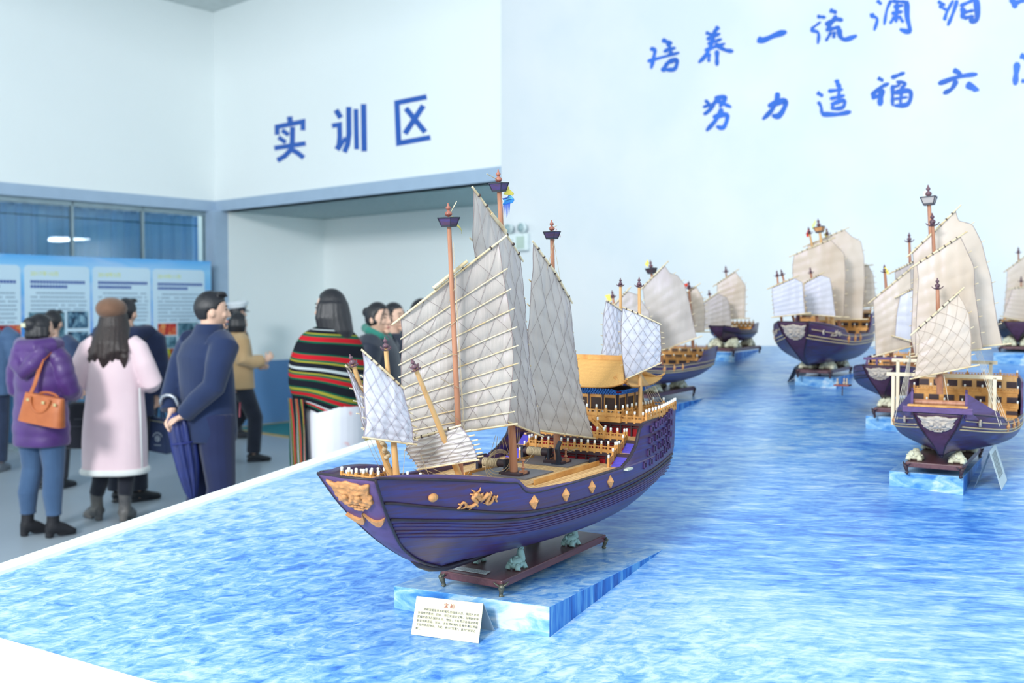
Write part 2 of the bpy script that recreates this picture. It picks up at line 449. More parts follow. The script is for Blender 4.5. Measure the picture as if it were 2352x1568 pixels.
CALL = [
 ('top line, first blue brush character on the white wall, nearest the recess', [([(112, 293), (140, 300), (132, 350), (118, 412)], 22), ([(95, 368), (150, 352), (230, 330), (288, 314)], 18), ([(183, 238), (244, 262)], 24), ([(215, 255), (228, 290), (192, 310)], 20), ([(200, 302), (265, 285)], 18), ([(240, 300), (222, 335)], 18), ([(184, 428), (218, 372)], 24), ([(215, 375), (270, 358), (258, 412), (198, 416)], 24)]),
 ('top line, second blue brush character, with long sweeping legs', [([(445, 195), (482, 208)], 20), ([(522, 158), (492, 200)], 24), ([(450, 236), (532, 200)], 20), ([(455, 264), (542, 232)], 18), ([(438, 302), (562, 260)], 18), ([(490, 195), (480, 260), (445, 330), (402, 376)], 22), ([(500, 262), (560, 298), (610, 306)], 24), ([(465, 318), (462, 372)], 18), ([(512, 300), (512, 394)], 22)]),
 ('top line, third blue brush character, a single slanting stroke', [([(755, 232), (790, 240), (870, 207), (930, 190)], 34)]),
 ('top line, fourth blue brush character, with three dots beside flowing strokes', [([(1112, 98), (1164, 104)], 20), ([(1072, 182), (1112, 190), (1122, 212), (1116, 264)], 18), ([(1074, 176), (1134, 130)], 14), ([(1188, 60), (1230, 76)], 24), ([(1162, 150), (1220, 118), (1268, 120)], 24), ([(1228, 92), (1190, 150), (1168, 188)], 20), ([(1178, 178), (1250, 160)], 22), ([(1197, 190), (1164, 246)], 16), ([(1216, 188), (1210, 228)], 18), ([(1245, 168), (1250, 215), (1282, 236), (1350, 212)], 26)]),
 ('top line, fifth blue brush character, dense strokes inside a gate frame', [([(1472, 2), (1498, 26)], 20), ([(1428, 92), (1455, 84)], 18), ([(1430, 95), (1472, 112), (1454, 184)], 18), ([(1556, 0), (1530, 60), (1514, 150)], 16), ([(1560, 6), (1655, 12)], 18), ([(1650, 4), (1652, 100), (1666, 186), (1606, 174)], 28), ([(1570, 42), (1628, 30)], 18), ([(1592, 18), (1584, 134)], 22), ([(1558, 82), (1624, 68)], 20), ([(1576, 98), (1548, 142)], 16), ([(1602, 94), (1628, 134)], 18)]),
 ('top line, sixth blue brush character, cut by the upper picture edge', [([(1836, 8), (1880, 32)], 20), ([(1842, 34), (1892, 62)], 18), ([(1874, 122), (1890, 72), (1928, 0)], 18), ([(1952, 0), (1926, 80), (1894, 154)], 20), ([(1968, 36), (2056, -4)], 20), ([(2066, -10), (2070, 112), (2022, 122)], 32), ([(1986, 44), (1984, 112)], 28), ([(1985, 76), (2052, 60)], 18), ([(1990, 108), (2052, 96)], 20)]),
 ('top line, seventh blue brush character, only its foot visible', [([(2276, -10), (2304, 48)], 32), ([(2286, 22), (2370, -6)], 26)]),
 ('lower line, first blue brush character, knotted strokes over a hooked leg', [([(442, 598), (472, 642), (440, 684)], 18), ([(432, 686), (482, 650), (502, 598)], 18), ([(428, 642), (512, 614)], 16), ([(498, 590), (564, 582), (528, 642)], 24), ([(508, 600), (598, 642)], 22), ([(488, 702), (572, 688), (552, 762), (508, 756)], 26), ([(542, 648), (512, 710), (448, 784)], 24)]),
 ('lower line, second blue brush character, a loop with a long falling stroke', [([(876, 552), (870, 600), (840, 660), (786, 716)], 26), ([(818, 636), (912, 603), (918, 640), (882, 694), (842, 690)], 32)]),
 ('lower line, third blue brush character, with a long base stroke', [([(1112, 553), (1148, 576)], 22), ([(1118, 608), (1136, 640), (1140, 684)], 18), ([(1138, 684), (1235, 684), (1316, 668)], 26), ([(1228, 476), (1240, 522)], 24), ([(1178, 546), (1268, 534)], 20), ([(1246, 498), (1240, 602)], 20), ([(1188, 592), (1278, 570)], 18), ([(1206, 612), (1204, 658)], 20), ([(1204, 622), (1272, 600), (1266, 642), (1204, 652)], 22)]),
 ('lower line, fourth blue brush character, a small field under a roof stroke', [([(1476, 466), (1510, 484)], 22), ([(1438, 572), (1490, 525), (1544, 498)], 22), ([(1500, 530), (1488, 634)], 34), ([(1438, 582), (1498, 574)], 26), ([(1556, 466), (1638, 434)], 22), ([(1592, 482), (1602, 510), (1562, 520)], 16), ([(1600, 488), (1642, 500), (1610, 532)], 18), ([(1564, 508), (1564, 634)], 20), ([(1570, 556), (1668, 545), (1656, 622), (1574, 632)], 26), ([(1616, 555), (1610, 622)], 16), ([(1574, 592), (1656, 580)], 14)]),
 ('lower line, fifth blue brush character, four loose strokes like a running figure', [([(1928, 418), (1968, 440), (1962, 464)], 28), ([(1838, 502), (1960, 460), (2074, 443)], 26), ([(1948, 478), (1920, 530), (1868, 560)], 26), ([(2006, 503), (2056, 530), (2064, 548)], 38)]),
 ('lower line, last blue brush character, only its near edge visible', [([(2330, 330), (2372, 350)], 32), ([(2312, 372), (2298, 510)], 34), ([(2336, 482), (2380, 492)], 22)]),
]
for lb, stk in CALL:
    glyph('brush_character', stk, cv2, -.04, M_ink2, lb, True, None)
# ================================================================ the raked sea table
def sea_material(name, foam):
    m, nt, b = new_mat(name, .3, .5)
    rot = 0.10
    w1 = noise_n(nt, (5.5, 24, 8), rot, 9, .8, .66)
    w2 = noise_n(nt, (20, 84, 30), rot + .08, 6, .6, .6)
    w3 = noise_n(nt, (15, 27, 12), -.45, 10, .8, .68)
    big = noise_n(nt, (.9, 1.3, 1), .2, 3, 0, .5)
    def mth(op, a, b_, c=None):
        n = nt.nodes.new('ShaderNodeMath'); n.operation = op
        for i, x in enumerate((a, b_)):
            if isinstance(x, (int, float)): n.inputs[i].default_value = x
            else: nt.links.new(x, n.inputs[i])
        return n.outputs[0]
    streak = mth('ADD', mth('MULTIPLY', w1, .62), mth('MULTIPLY', w2, .38))
    # the near end of the print is foamier
    tc = nt.nodes.new('ShaderNodeTexCoord'); sx = nt.nodes.new('ShaderNodeSeparateXYZ'); nt.links.new(tc.outputs['Object'], sx.inputs[0])
    g = mth('ADD', mth('MULTIPLY', sx.outputs['Y'], -.40), mth('MULTIPLY', sx.outputs['X'], -.42))
    mr = nt.nodes.new('ShaderNodeMapRange'); mr.inputs[1].default_value = -1.25; mr.inputs[2].default_value = -.62; mr.interpolation_type = 'SMOOTHSTEP'
    nt.links.new(g, mr.inputs[0])
    mx = nt.nodes.new('ShaderNodeMix'); mx.data_type = 'FLOAT'
    nt.links.new(mr.outputs[0], mx.inputs[0]); nt.links.new(streak, mx.inputs[2]); nt.links.new(mth('ADD', mth('MULTIPLY', w3, .75), mth('MULTIPLY', w2, .27)), mx.inputs[3])
    val = mth('ADD', mx.outputs[0], mth('ADD', mth('MULTIPLY', mth('SUBTRACT', big, .5), .30), mth('MULTIPLY', mr.outputs[0], .035)))
    r = ramp(nt, val, [(.28, (36, 86, 168)), (.40, (56, 114, 196)), (.48, (92, 148, 210)), (.55, (130, 173, 216)), (.63, (170, 196, 221)), (.76, (206, 214, 224))])
    nt.links.new(r.outputs[0], b.inputs['Base Color'])
    return m
M_sea = sea_material('printed_sea', .5)
# plan corners from the visible edges
inL0, inL1 = on_sea(0, 1321), on_sea(859, 1025)
fr0, fr1 = on_sea(0, 1463, .014), on_sea(365, 1568, .014)
fa0, fa1 = on_sea(1617, 793.5), on_sea(2265, 797)
M_sea0 = None
def xline(p, d, q, e):
    det = d.x * -e.y + e.x * d.y
    t = ((q.x - p.x) * -e.y + e.x * (q.y - p.y)) / det
    return V((p.x + d.x * t, p.y + d.y * t, 0))
dl, df, da = (inL1 - inL0), (fr1 - fr0), (fa1 - fa0)
kA = xline(inL0, dl, fr0, df)          # near left inner corner
kB = xline(inL0, dl, fa0, da)          # far left corner
rgt = 5.6
kC = V((rgt, fa0.y + da.y / da.x * (rgt - fa0.x), 0))
kD = V((rgt, fr0.y + df.y / df.x * (rgt - fr0.x), 0))
if kD.y < .9:                          # the front edge turns before it reaches the camera
    xx = fr0.x + (1.15 - fr0.y) / (df.y / df.x); kD0 = V((xx, 1.15, 0)); kD = V((rgt, 1.15, 0)); PLAN = [kA, kB, kC, kD, kD0]
else: PLAN = [kA, kB, kC, kD]
def wall_gap(p): return (p - R(0, -.09, 0)).dot(DL)        # >0 beyond the wall
kE = xline(fa0, da, R(0, -.09, 0), AW)
if wall_gap(kC) > 0:
    kC = xline(V((rgt, 0, 0)), V((0, 1, 0)), R(0, -.09, 0), AW)
    i_ = PLAN.index(kB); PLAN = PLAN[:i_ + 1] + [kE, kC] + PLAN[i_ + 2:]
def sp(p, dz=0.0): return V((p.x, p.y, seaz(p.x, p.y) + dz))
table = thing('display_table', V((kA.x, kA.y, 0)), 'large raked display table printed like a blue sea with a white rim', 'display table')
tp = MB(); n = len(PLAN)
tp.add([sp(p) for p in PLAN] + [sp(p, -.02) for p in PLAN], [tuple(range(n)), tuple(range(2 * n - 1, n - 1, -1))] + [(i, (i + 1) % n, n + (i + 1) % n, n + i) for i in range(n)])
tpo = tp.build('sea_top', M_sea, table)
cen = V((sum(p.x for p in PLAN) / n, sum(p.y for p in PLAN) / n, 0))
bs = MB(); ins = [p + (cen - p).normalized() * .03 for p in PLAN]
bs.add([V((p.x, p.y, 0)) for p in ins] + [sp(p, -.02) for p in ins], [tuple(range(n)), tuple(range(2 * n - 1, n - 1, -1))] + [(i, (i + 1) % n, n + (i + 1) % n, n + i) for i in range(n)])
bs.build('base', M_white, table)
def rim(name, p, q, w, ext0=0, ext1=0):
    d = (q - p); d.z = 0; d.normalize(); nrm = V((-d.y, d.x, 0))
    if nrm.dot(cen - p) > 0: nrm = -nrm
    p = p - d * ext0; q = q + d * ext1
    mb = MB()
    o = [p, q, q + nrm * w, p + nrm * w]
    mb.hexa([sp(x, -.06) for x in o], [sp(x, .014) for x in o])
    return mb.build(name, M_white, table, bevel=.002)
rim('rim', kA, kB, .062, .06, 0)
if len(PLAN) >= 5 and abs(PLAN[-1].y - 1.15) < .01: rim('rim', kA, PLAN[-1], .062, .06, .03)
else: rim('rim', kA, kD, .062, .06, 0)
# ================================================================ ship building kit
def wood(name, c, c2, rough=.4, spec=.4, st=(3, 40, 40), bump=.15, c3=None):
    m, nt, b = new_mat(name, rough, spec)
    f = noise_n(nt, st, -1.02, 6, .6, .6)
    r = ramp(nt, f, [(.34, c2), (.56, c), (.72, c3 or c)])
    nt.links.new(r.outputs[0], b.inputs['Base Color'])
    if bump:
        bn = nt.nodes.new('ShaderNodeBump'); bn.inputs['Strength'].default_value = bump; bn.inputs['Distance'].default_value = .002
        nt.links.new(f, bn.inputs['Height']); nt.links.new(bn.outputs[0], b.inputs['Normal'])
    return m
M_hull = wood('indigo_stained_wood', (66, 53, 104), (76, 50, 70), .32, .4, (1.4, 20, 90), .2, (60, 56, 124))
M_hulld = wood('dark_indigo_wood', (44, 34, 46), (34, 24, 32), .4, .4)
M_plate = wood('plum_stained_wood', (90, 66, 114), (80, 54, 92), .4, .4, (4, 20, 40))
M_mast = wood('reddish_mast_wood', (172, 120, 94), (146, 96, 72), .45, .35, (30, 30, 5))
M_mast2 = wood('honey_mast_wood', (206, 164, 112), (184, 138, 90), .45, .35, (30, 30, 5))
M_spar = wood('bamboo_spar', (210, 194, 164), (186, 160, 120), .5, .35, (20, 20, 20), 0)
M_deck, nt, b = new_mat('planked_deck_wood', .5, .3)
f1 = noise_n(nt, (3, 60, 10), -1.02, 4, .2); r1 = ramp(nt, f1, [(.35, (196, 154, 104)), (.65, (224, 186, 134))])
tc = nt.nodes.new('ShaderNodeTexCoord'); mp = nt.nodes.new('ShaderNodeMapping'); mp.inputs['Rotation'].default_value = (0, 0, -1.0199)
nt.links.new(tc.outputs['Object'], mp.inputs[0])
wv = nt.nodes.new('ShaderNodeTexWave'); wv.bands_direction = 'Y'; wv.inputs['Scale'].default_value = 26; wv.inputs['Distortion'].default_value = 0
nt.links.new(mp.outputs[0], wv.inputs['Vector'])
r2 = ramp(nt, wv.outputs['Fac'], [(0, (150, 116, 84)), (.09, (255, 255, 255))])
nt.links.new(mixc(nt, 1.0, r1.outputs[0], r2.outputs[0], 'MULTIPLY'), b.inputs['Base Color'])
M_carve = mat('carved_boxwood', (202, 146, 94), .55, c2=(178, 122, 74), scale=(60, 60, 60), bump=.3, bscale=(180, 180, 180))
M_ivory = mat('pale_carved_resin', (184, 172, 160), .6, c2=(158, 144, 132), scale=(50, 50, 50), bump=.3, bscale=(150, 150, 150))
M_gold = wood('honey_rail_wood', (206, 152, 88), (176, 120, 62), .5, .3, (20, 20, 20), 0)
M_red = wood('crimson_panel', (150, 20, 34), (120, 12, 26), .45, .35, (50, 50, 8), 0)
M_dark = mat('dark_brown_wood', (62, 44, 52), .5, c2=(46, 32, 40), scale=(20, 20, 20))
M_black = mat('blue_black_wood', (38, 42, 58), .45, c2=(30, 32, 46), scale=(20, 20, 20))
M_cap = mat('white_post_cap', (242, 244, 242), .4)
M_rope = mat('rigging_cord', (186, 168, 138), .8, c2=(160, 140, 112), scale=(200, 200, 200))
M_net = mat('dark_sail_cord', (136, 122, 122), .8)
M_tie = mat('lashing_cord', (72, 60, 58), .8)
M_finial = wood('dark_turned_wood', (104, 74, 84), (78, 54, 66), .4, .4, (30, 30, 10))
M_finial2 = wood('red_turned_wood', (156, 98, 82), (128, 76, 66), .4, .4, (30, 30, 10))
M_stone = mat('pale_green_stone', (158, 190, 188), .6, c2=(134, 168, 168), scale=(40, 40, 40), bump=.35, bscale=(160, 160, 160))
M_bone = mat('cream_resin', (224, 222, 198), .6, c2=(206, 202, 174), scale=(40, 40, 40), bump=.3, bscale=(120, 120, 120))
M_stand = wood('rosewood_stand', (98, 62, 68), (76, 46, 54), .32, .45, (3, 40, 40), .1)
M_bronze = mat('aged_bronze', (112, 112, 98), .45, metal=.5, c2=(78, 80, 74), scale=(90, 90, 90))
M_flagY = mat('yellow_flag_cloth', (226, 206, 96), .8)
M_flagB, nt, b = new_mat('blue_fringed_flag', .8)
tc = nt.nodes.new('ShaderNodeTexCoord'); sx_ = nt.nodes.new('ShaderNodeSeparateXYZ'); nt.links.new(tc.outputs['UV'], sx_.inputs[0])
r1 = ramp(nt, sx_.outputs['Y'], [(0, (32, 70, 170)), (.12, (24, 44, 140)), (.15, (96, 184, 226)), (.33, (30, 60, 150)), (.36, (110, 190, 232)), (.55, (22, 40, 130)), (.6, (60, 150, 226)), (1, (30, 80, 200))], 'CONSTANT')
nt.links.new(r1.outputs[0], b.inputs['Base Color'])
M_flagR = mat('red_flag_cloth', (206, 62, 44), .8)
def sail_mat(name, c, c2, streak=(60, 60, 3), bump=.5):
    m, nt, b = new_mat(name, .4, .6)
    b.inputs['Specular Tint'].default_value = lin((205, 200, 255))
    n1 = noise_n(nt, streak, 0, 5, .3); n2 = noise_n(nt, (5, 5, 4), 0, 3, .2)
    r = ramp(nt, n2, [(.35, c2), (.65, c)])
    nt.links.new(r.outputs[0], b.inputs['Base Color'])
    bn = nt.nodes.new('ShaderNodeBump'); bn.inputs['Strength'].default_value = bump; bn.inputs['Distance'].default_value = .004
    nt.links.new(n1, bn.inputs['Height']); nt.links.new(bn.outputs[0], b.inputs['Normal'])
    # cloth lets some light through
    out = nt.nodes['Material Output']; tl = nt.nodes.new('ShaderNodeBsdfTranslucent'); mx = nt.nodes.new('ShaderNodeMixShader'); mx.inputs[0].default_value = .3
    nt.links.new(r.outputs[0], tl.inputs[0]); nt.links.new(b.outputs[0], mx.inputs[1]); nt.links.new(tl.outputs[0], mx.inputs[2]); nt.links.new(mx.outputs[0], out.inputs[0])
    b.inputs['Sheen Weight'].default_value = .25
    b.inputs['Sheen Tint'].default_value = lin((190, 190, 255))
    return m
M_sail = sail_mat('silk_sail_cloth', (200, 190, 181), (182, 171, 162), (70, 70, 3), .8)
M_sailw = sail_mat('white_sail_cloth', (216, 216, 226), (204, 203, 214), (30, 30, 20), .4)
M_sailb = sail_mat('tan_sail_cloth', (222, 206, 190), (206, 186, 164), (20, 20, 14), .5)

class Frame:
    """Ship axes: t from bow to stern, s to the ship's own starboard-facing side, h up (height above the floor)."""
    def __init__(f, o, ang, base):
        f.o = V((o[0], o[1], 0)); f.a = V((math.sin(ang), math.cos(ang), 0)); f.b = V((math.cos(ang), -math.sin(ang), 0)); f.base = base
        f.up = V((0, 0, 1))
    def P(f, t, s, z): return f.o + f.a * t + f.b * s + V((0, 0, z))
    def tz(f, px, py, s=0.0):
        q = f.o + f.b * s
        p = on_vert(px, py, (q.x, q.y), (f.b.x, f.b.y))
        return (p - f.o).dot(f.a), p.z
    def pt(f, px, py, s=0.0):
        t, z = f.tz(px, py, s); return f.P(t, s, z)
    def ts(f, px, py, z):
        p = at_z(px, py, z) - f.o; return p.dot(f.a), p.dot(f.b)
    def ax(f): return (f.a, f.b, f.up)

class Hull:
    """A junk hull from tables along t: beam (half), keel height, low sheer; the bow ends in a raked plate."""
    def __init__(h, fr, plate, beam, keel, low, stern_t, n=2.6, kw=.035):
        h.fr, h.plate, h.beam, h.keel, h.low, h.st, h.n, h.kw = fr, plate, beam, keel, low, stern_t, n, kw
    def front(h, v):      # bow edge at level v: (t, half width, z)
        xs = [p[0] for p in h.plate]
        return tuple(smtab(v, xs, [p[k] for p in h.plate]) for k in (1, 2, 3))
    def full(h, t, v):
        w = smtab(t, *h.beam)
        k = min(h.kw, w * .3)
        return k + (w - k) * (1 - (1 - min(1, v)) ** h.n) ** (1 / h.n)
    def zz(h, t, v):
        return lerp(smtab(t, *h.keel), smtab(t, *h.low), v)
    def pos(h, u, v):     # u 0..1 bow..stern -> (t, s, z)
        ft, fw, fz = h.front(v)
        st = h.st(v) if callable(h.st) else h.st
        t = lerp(ft, st, u)
        g = 1 - (1 - u) ** (3.2 + 20 * v * v)
        s = lerp(fw, h.full(t, v), g)
        z = lerp(fz, h.zz(t, v), 1 - (1 - u) ** 5) if u < 1 else h.zz(t, v)
        return t, s, z
    def side(h, t, z, push=0.0):   # half width where the side is at (t, z)
        lo, hi = 0.0, 1.0
        for _ in range(26):
            v = (lo + hi) / 2
            ft = h.front(v)[0]; st = h.st(v) if callable(h.st) else h.st
            u = min(1, max(0, (t - ft) / (st - ft)))
            if h.pos(u, v)[2] < z: lo = v
            else: hi = v
        return h.pos(u, v)[1] + push
    def onside(h, px, py, sgn=1):   # picture point on the near side -> (t, z)
        s = .2
        for _ in range(30):
            t, z = h.fr.tz(px, py, sgn * s)
            s = lerp(s, h.side(t, z), .6)
        return t, z
    def grid(h, nu=70, nv=22, top=None, sgn=1):
        def fn(i, j):
            u = i ** 1.25; v = j
            return h.fr.P(*(lambda q: (q[0], sgn * q[1], q[2]))(h.pos(u, v)))
        return fn

def strip(h, mb, zf, t0, t1, r, sgn, n=60, flat=1.0):
    pts = []
    for i in range(n + 1):
        t = lerp(t0, t1, i / n); z = zf(t)
        pts.append(h.fr.P(t, sgn * (h.side(t, z) + r * .3), z))
    mb.tube(pts, [(r * flat, r)] * len(pts) if flat != 1.0 else r, 6)
def lathe_finial(mb, base, up, k, n=12):
    # gourd: ball, neck, smaller ball, tip
    mb.lathe(base, up, [(0, .25 * k), (.1 * k, .3 * k), (.2 * k, .25 * k), (.3 * k, .62 * k), (.62 * k, .95 * k), (.95 * k, 1.0 * k), (1.35 * k, .8 * k), (1.7 * k, .35 * k), (1.85 * k, .26 * k),
                        (2.0 * k, .5 * k), (2.35 * k, .7 * k), (2.7 * k, .62 * k), (3.0 * k, .32 * k), (3.2 * k, .24 * k), (3.7 * k, .2 * k), (3.75 * k, 0)], n)

def mast(fr, root, p0, p1, r0, r1, m, top='cup', fin=None, finm=None, name='mast', cupm=None, flag=None):
    """A pole with a lookout basket (basket) or upturned cap (cup) and a gourd finial; p1 is the top of the finial."""
    up = (p1 - p0).normalized(); L_ = (p1 - p0).length
    k = fin or .012
    fh = 3.75 * k
    body = p1 - up * fh
    o = MB().tube([p0, p0.lerp(body, .5), body], [r0, (r0 + r1) / 2, r1], 14).build(name, m, root, 40)
    f = MB(); lathe_finial(f, body, up, k); f.build('finial', finm or M_finial, o, True)
    xa = fr.a - up * fr.a.dot(up); xa.normalize(); ya = up.cross(xa)
    if top == 'basket':
        w0, w1, hh = k * 1.35, k * 2.05, k * 2.3
        c0 = body - up * (hh + k * .15)
        q = lambda c, w: [c - xa * w - ya * w, c + xa * w - ya * w, c + xa * w + ya * w, c - xa * w + ya * w]
        mb = MB(); mb.hexa(q(c0, w0), q(c0 + up * hh, w1)); bo = mb.build('lookout_basket', cupm or M_hull, o)
        fm = MB(); t_ = k * .22
        A, B_ = q(c0, w0 * 1.03), q(c0 + up * hh, w1 * 1.03)
        for i in range(4):
            fm.bar(A[i], B_[i], t_, t_); fm.bar(B_[i], B_[(i + 1) % 4], t_ * 1.4, t_ * 1.4); fm.bar(A[i], A[(i + 1) % 4], t_ * 1.4, t_ * 1.4)
            fm.bar(A[i].lerp(B_[i], .12), A[(i + 1) % 4].lerp(B_[(i + 1) % 4], .12), t_, t_)
        fm.build('basket_frame', M_black, bo)
    elif top == 'cup':
        c = body - up * k * .1; mb = MB()
        for ang in range(4):
            d = xa * math.cos(ang * math.pi / 2) + ya * math.sin(ang * math.pi / 2)
            mb.tube([c - up * k * .3, c + d * k * .9 - up * k * .2, c + d * k * 1.7 + up * k * .25, c + d * k * 2.1 + up * k * .75], [(k * .8, k * .25), (k * .75, k * .25), (k * .5, k * .2), (k * .15, k * .1)], 8)
        mb.build('mast_cap', M_finial, o, True)
    for fm_, pts in (flag or []):
        mb = MB(); mb.add(pts, [tuple(range(len(pts)))]); fo = mb.build('flag', fm_, o, fixn=False)
        md = fo.modifiers.new('cloth', 'SOLIDIFY'); md.thickness = .0008
    return o

def sail(fr, root, left, right, plane, m, battens, belly=.03, net=8, yard_r=.0042, bat_r=.0019, scal=.0, seed=0, sag=0.0, slip=None, nu=40, nv=60, folds=0.0, name='sail', over=.03, netn=None, netm=None, boom=True, side=1, scal_n=9, batside=1):
    """A battened sail traced along its two edges on an upright plane: plane = (point, horizontal direction)."""
    p0, e = plane; nrm = V((-e.y, e.x, 0))
    if nrm.dot(V((p0.x, p0.y, 0))) > 0: nrm = -nrm      # towards the viewer's side of the ship
    cv = lambda q: on_vert(q[0], q[1], (p0.x, p0.y), (nrm.x, nrm.y))
    Lp, Rp = [cv(q) for q in left], [cv(q) for q in right]
    rnd = random.Random(seed)
    ph = [rnd.uniform(0, 6) for _ in range(6)]
    def S(u, v, off=0.0):
        p = polyl(Lp, v).lerp(polyl(Rp, v), u)
        bl = belly * math.sin(math.pi * min(1, max(0, u))) ** .7 * math.sin(math.pi * (.12 + .83 * v)) * side
        nz = V((p.x * 14 + seed, p.z * 9, seed * 3.1))
        wr = noise.noise(nz) * .006 + (noise.noise(V((p.x * 55 + p.y * 40, p.z * 9, seed))) * .0035)
        if folds: wr += folds * math.sin(v * 52 + 3 * math.sin(u * 5 + ph[0]) + noise.noise(V((u * 5, v * 6, seed))) * 3)
        if battens and scal:
            vb = [0] + list(battens) + [1]
            for i in range(len(vb) - 1):
                if vb[i] <= v <= vb[i + 1]:
                    f = (v - vb[i]) / (vb[i + 1] - vb[i]); wr += scal * math.sin(math.pi * f) * (0.35 + .65 * f)
        p = p + nrm * (bl + wr + off)
        if sag: p = p + V((0, 0, -sag * math.sin(math.pi * u) * v))
        return p
    def Sg(u, v):
        p = S(u, v)
        if v > .995 and boom: pass
        ed = min(u, 1 - u)
        return p
    so = MB().grid(Sg, nu, nv).build(name, m, root, True, fixn=False)
    rope = MB()
    for uu in (0, 1): rope.tube([S(uu, k / 40) for k in range(41)], .0011, 5)
    rope.build('edge_rope', netm or M_net, so)
    d = (S(1, 0) - S(0, 0)).normalized()
    y = MB().tube([S(-.0, 0, .004) - d * over, S(.5, 0, .004), S(1, 0, .004) + d * over], [yard_r * .8, yard_r, yard_r * .75], 10)
    y.build('yard', M_spar, so, 40)
    if boom:
        d = (S(1, 1) - S(0, 1)).normalized()
        MB().tube([S(0, 1, .003) - d * over * .6, S(1, 1, .003) + d * over], yard_r * .8, 10).build('boom', M_spar, so, 40)
    for v in battens:
        d = (S(1, v) - S(0, v)).normalized()
        bo_ = .0035 if batside > 0 else -.0045
        pts = [S(0, v, bo_) - d * .008] + [S(k / 10, v, bo_) for k in range(11)] + [S(1, v, bo_) + d * .016]
        MB().tube(pts, bat_r, 7).build('batten', M_spar, so, 40)
    tie = MB()
    for i in range(7):
        u = .08 + i * .14; c = S(u, 0, .003)
        dd = (S(min(1, u + .02), 0) - S(u, 0)).normalized()
        tie.tube([c - dd * yard_r * .5, c + dd * yard_r * .5], yard_r * 1.25, 8)
    tie.build('lashing', M_tie, so)
    if net:
        mb = MB(); rr = .00045
        for k in range(-net, net + 1):
            a = k / net
            for sg_ in (1, -1):
                pts = []
                for j in range(41):
                    v = j / 40; u = a + v if sg_ > 0 else a + 1 - v
                    if 0 <= u <= 1: pts.append(S(u, v, .0022 + .0004 * sg_))
                if len(pts) > 3: mb.tube(pts, rr, 4, False)
        mb.build('sail_netting', netm or M_net, so)
    return so, S

def beast(fr, place, m, root, k=1.0, name='beast_face'):
    """A carved beast mask: brow, ears, cheeks, snout, open mouth; place(x, y, d) maps mask coordinates (x,y in -1..1) to space."""
    mb = MB()
    def hgt(x, y):
        r = .30 * max(0, 1 - (x / 1.05) ** 2) ** .5 + .02
        def bump(cx, cy, sx, sy, h, rot=0.0):
            nonlocal r
            dx, dy = x - cx, y - cy
            c_, s_ = math.cos(rot), math.sin(rot)
            q = ((dx * c_ + dy * s_) / sx) ** 2 + ((-dx * s_ + dy * c_) / sy) ** 2
            r += h * math.exp(-2.2 * q)
        for s in (-1, 1):
            bump(s * .36, .34, .34, .11, .34, s * .22)               # brow
            bump(s * .35, .12, .15, .09, .26)                        # eyeball
            bump(s * .35, .22, .22, .05, -.18); bump(s * .36, .02, .2, .05, -.14)
            bump(s * .62, -.12, .26, .18, .26, -s * .4)              # cheek
            bump(s * .15, -.14, .13, .10, .36)                       # nostril
            bump(s * .40, -.34, .30, .10, .26, -s * .25)             # lip
            bump(s * .80, .74, .12, .26, .24, -s * .5)               # ear
            for k_, (cx, cy) in enumerate(((.84, .30), (.86, .02), (.82, -.26), (.70, -.50), (.50, -.70), (.26, -.80))): bump(s * cx, cy, .10, .10, .22)
            bump(s * .24, .68, .16, .10, .2); bump(s * .52, .62, .14, .10, .18)
        bump(0, .06, .12, .3, .34); bump(0, .46, .10, .14, .2); bump(0, -.76, .2, .12, .25)
        q = (x / .50) ** 2 + ((y + .55 - .10 * x * x) / .12) ** 2
        if q < 1.3: r *= .25 + .6 * min(1, q / 1.3) ** 2
        return max(r, .02)
    def outline(ang):
        x, y = math.cos(ang), math.sin(ang)
        base = .88 + .03 * math.sin(13 * ang) + (.10 * max(0, y - .3)) + (.10 if abs(x) > .55 and y > .35 else 0) * min(1, (abs(x) - .55) * 5) * min(1, (y - .35) * 6 + .01)
        ear = max(0, 1 - ((abs(x) - .72) / .12) ** 2) * max(0, 1 - ((y - .69) / .14) ** 2)
        return base + .30 * ear - .10 * max(0, -y - .3)
    na, nr = 90, 26
    rings = []
    for j in range(nr + 1):
        f = j / nr; ring = []
        for i in range(na):
            an = 2 * math.pi * i / na; R_ = outline(an) * f
            x, y = math.cos(an) * R_ * 1.05, math.sin(an) * R_
            d = hgt(x, y) + .12 * max(0, 1 - (f) ** 6)
            ring.append(place(x, y, d if j < nr else -.05))
        rings.append(ring)
    mb.loft(rings[::-1], True, True)
    for s in (-1, 1):
        for x in (.28, .1): mb.tube([place(s * x, -.50, .24), place(s * x, -.58, .26), place(s * x * .95, -.64, .2)], [.006 * k, .005 * k, .001 * k], 6)
    for s in (-1, 1): mb.sph(place(s * .33, .12, .46), .009 * k, 8, 6)
    o = mb.build(name, m, root, True)
    mo = MB(); mo.sph((0, 0, 0), 1, 14, 8)
    mo.v = [place(p.x * .40, -.55 + .10 * p.x * p.x * .16 + p.y * .085, .30 + p.z * .04) for p in mo.v]
    mo.build('mouth_hollow', mat('dark_mouth', (66, 52, 48), .8), o, True)
    return o

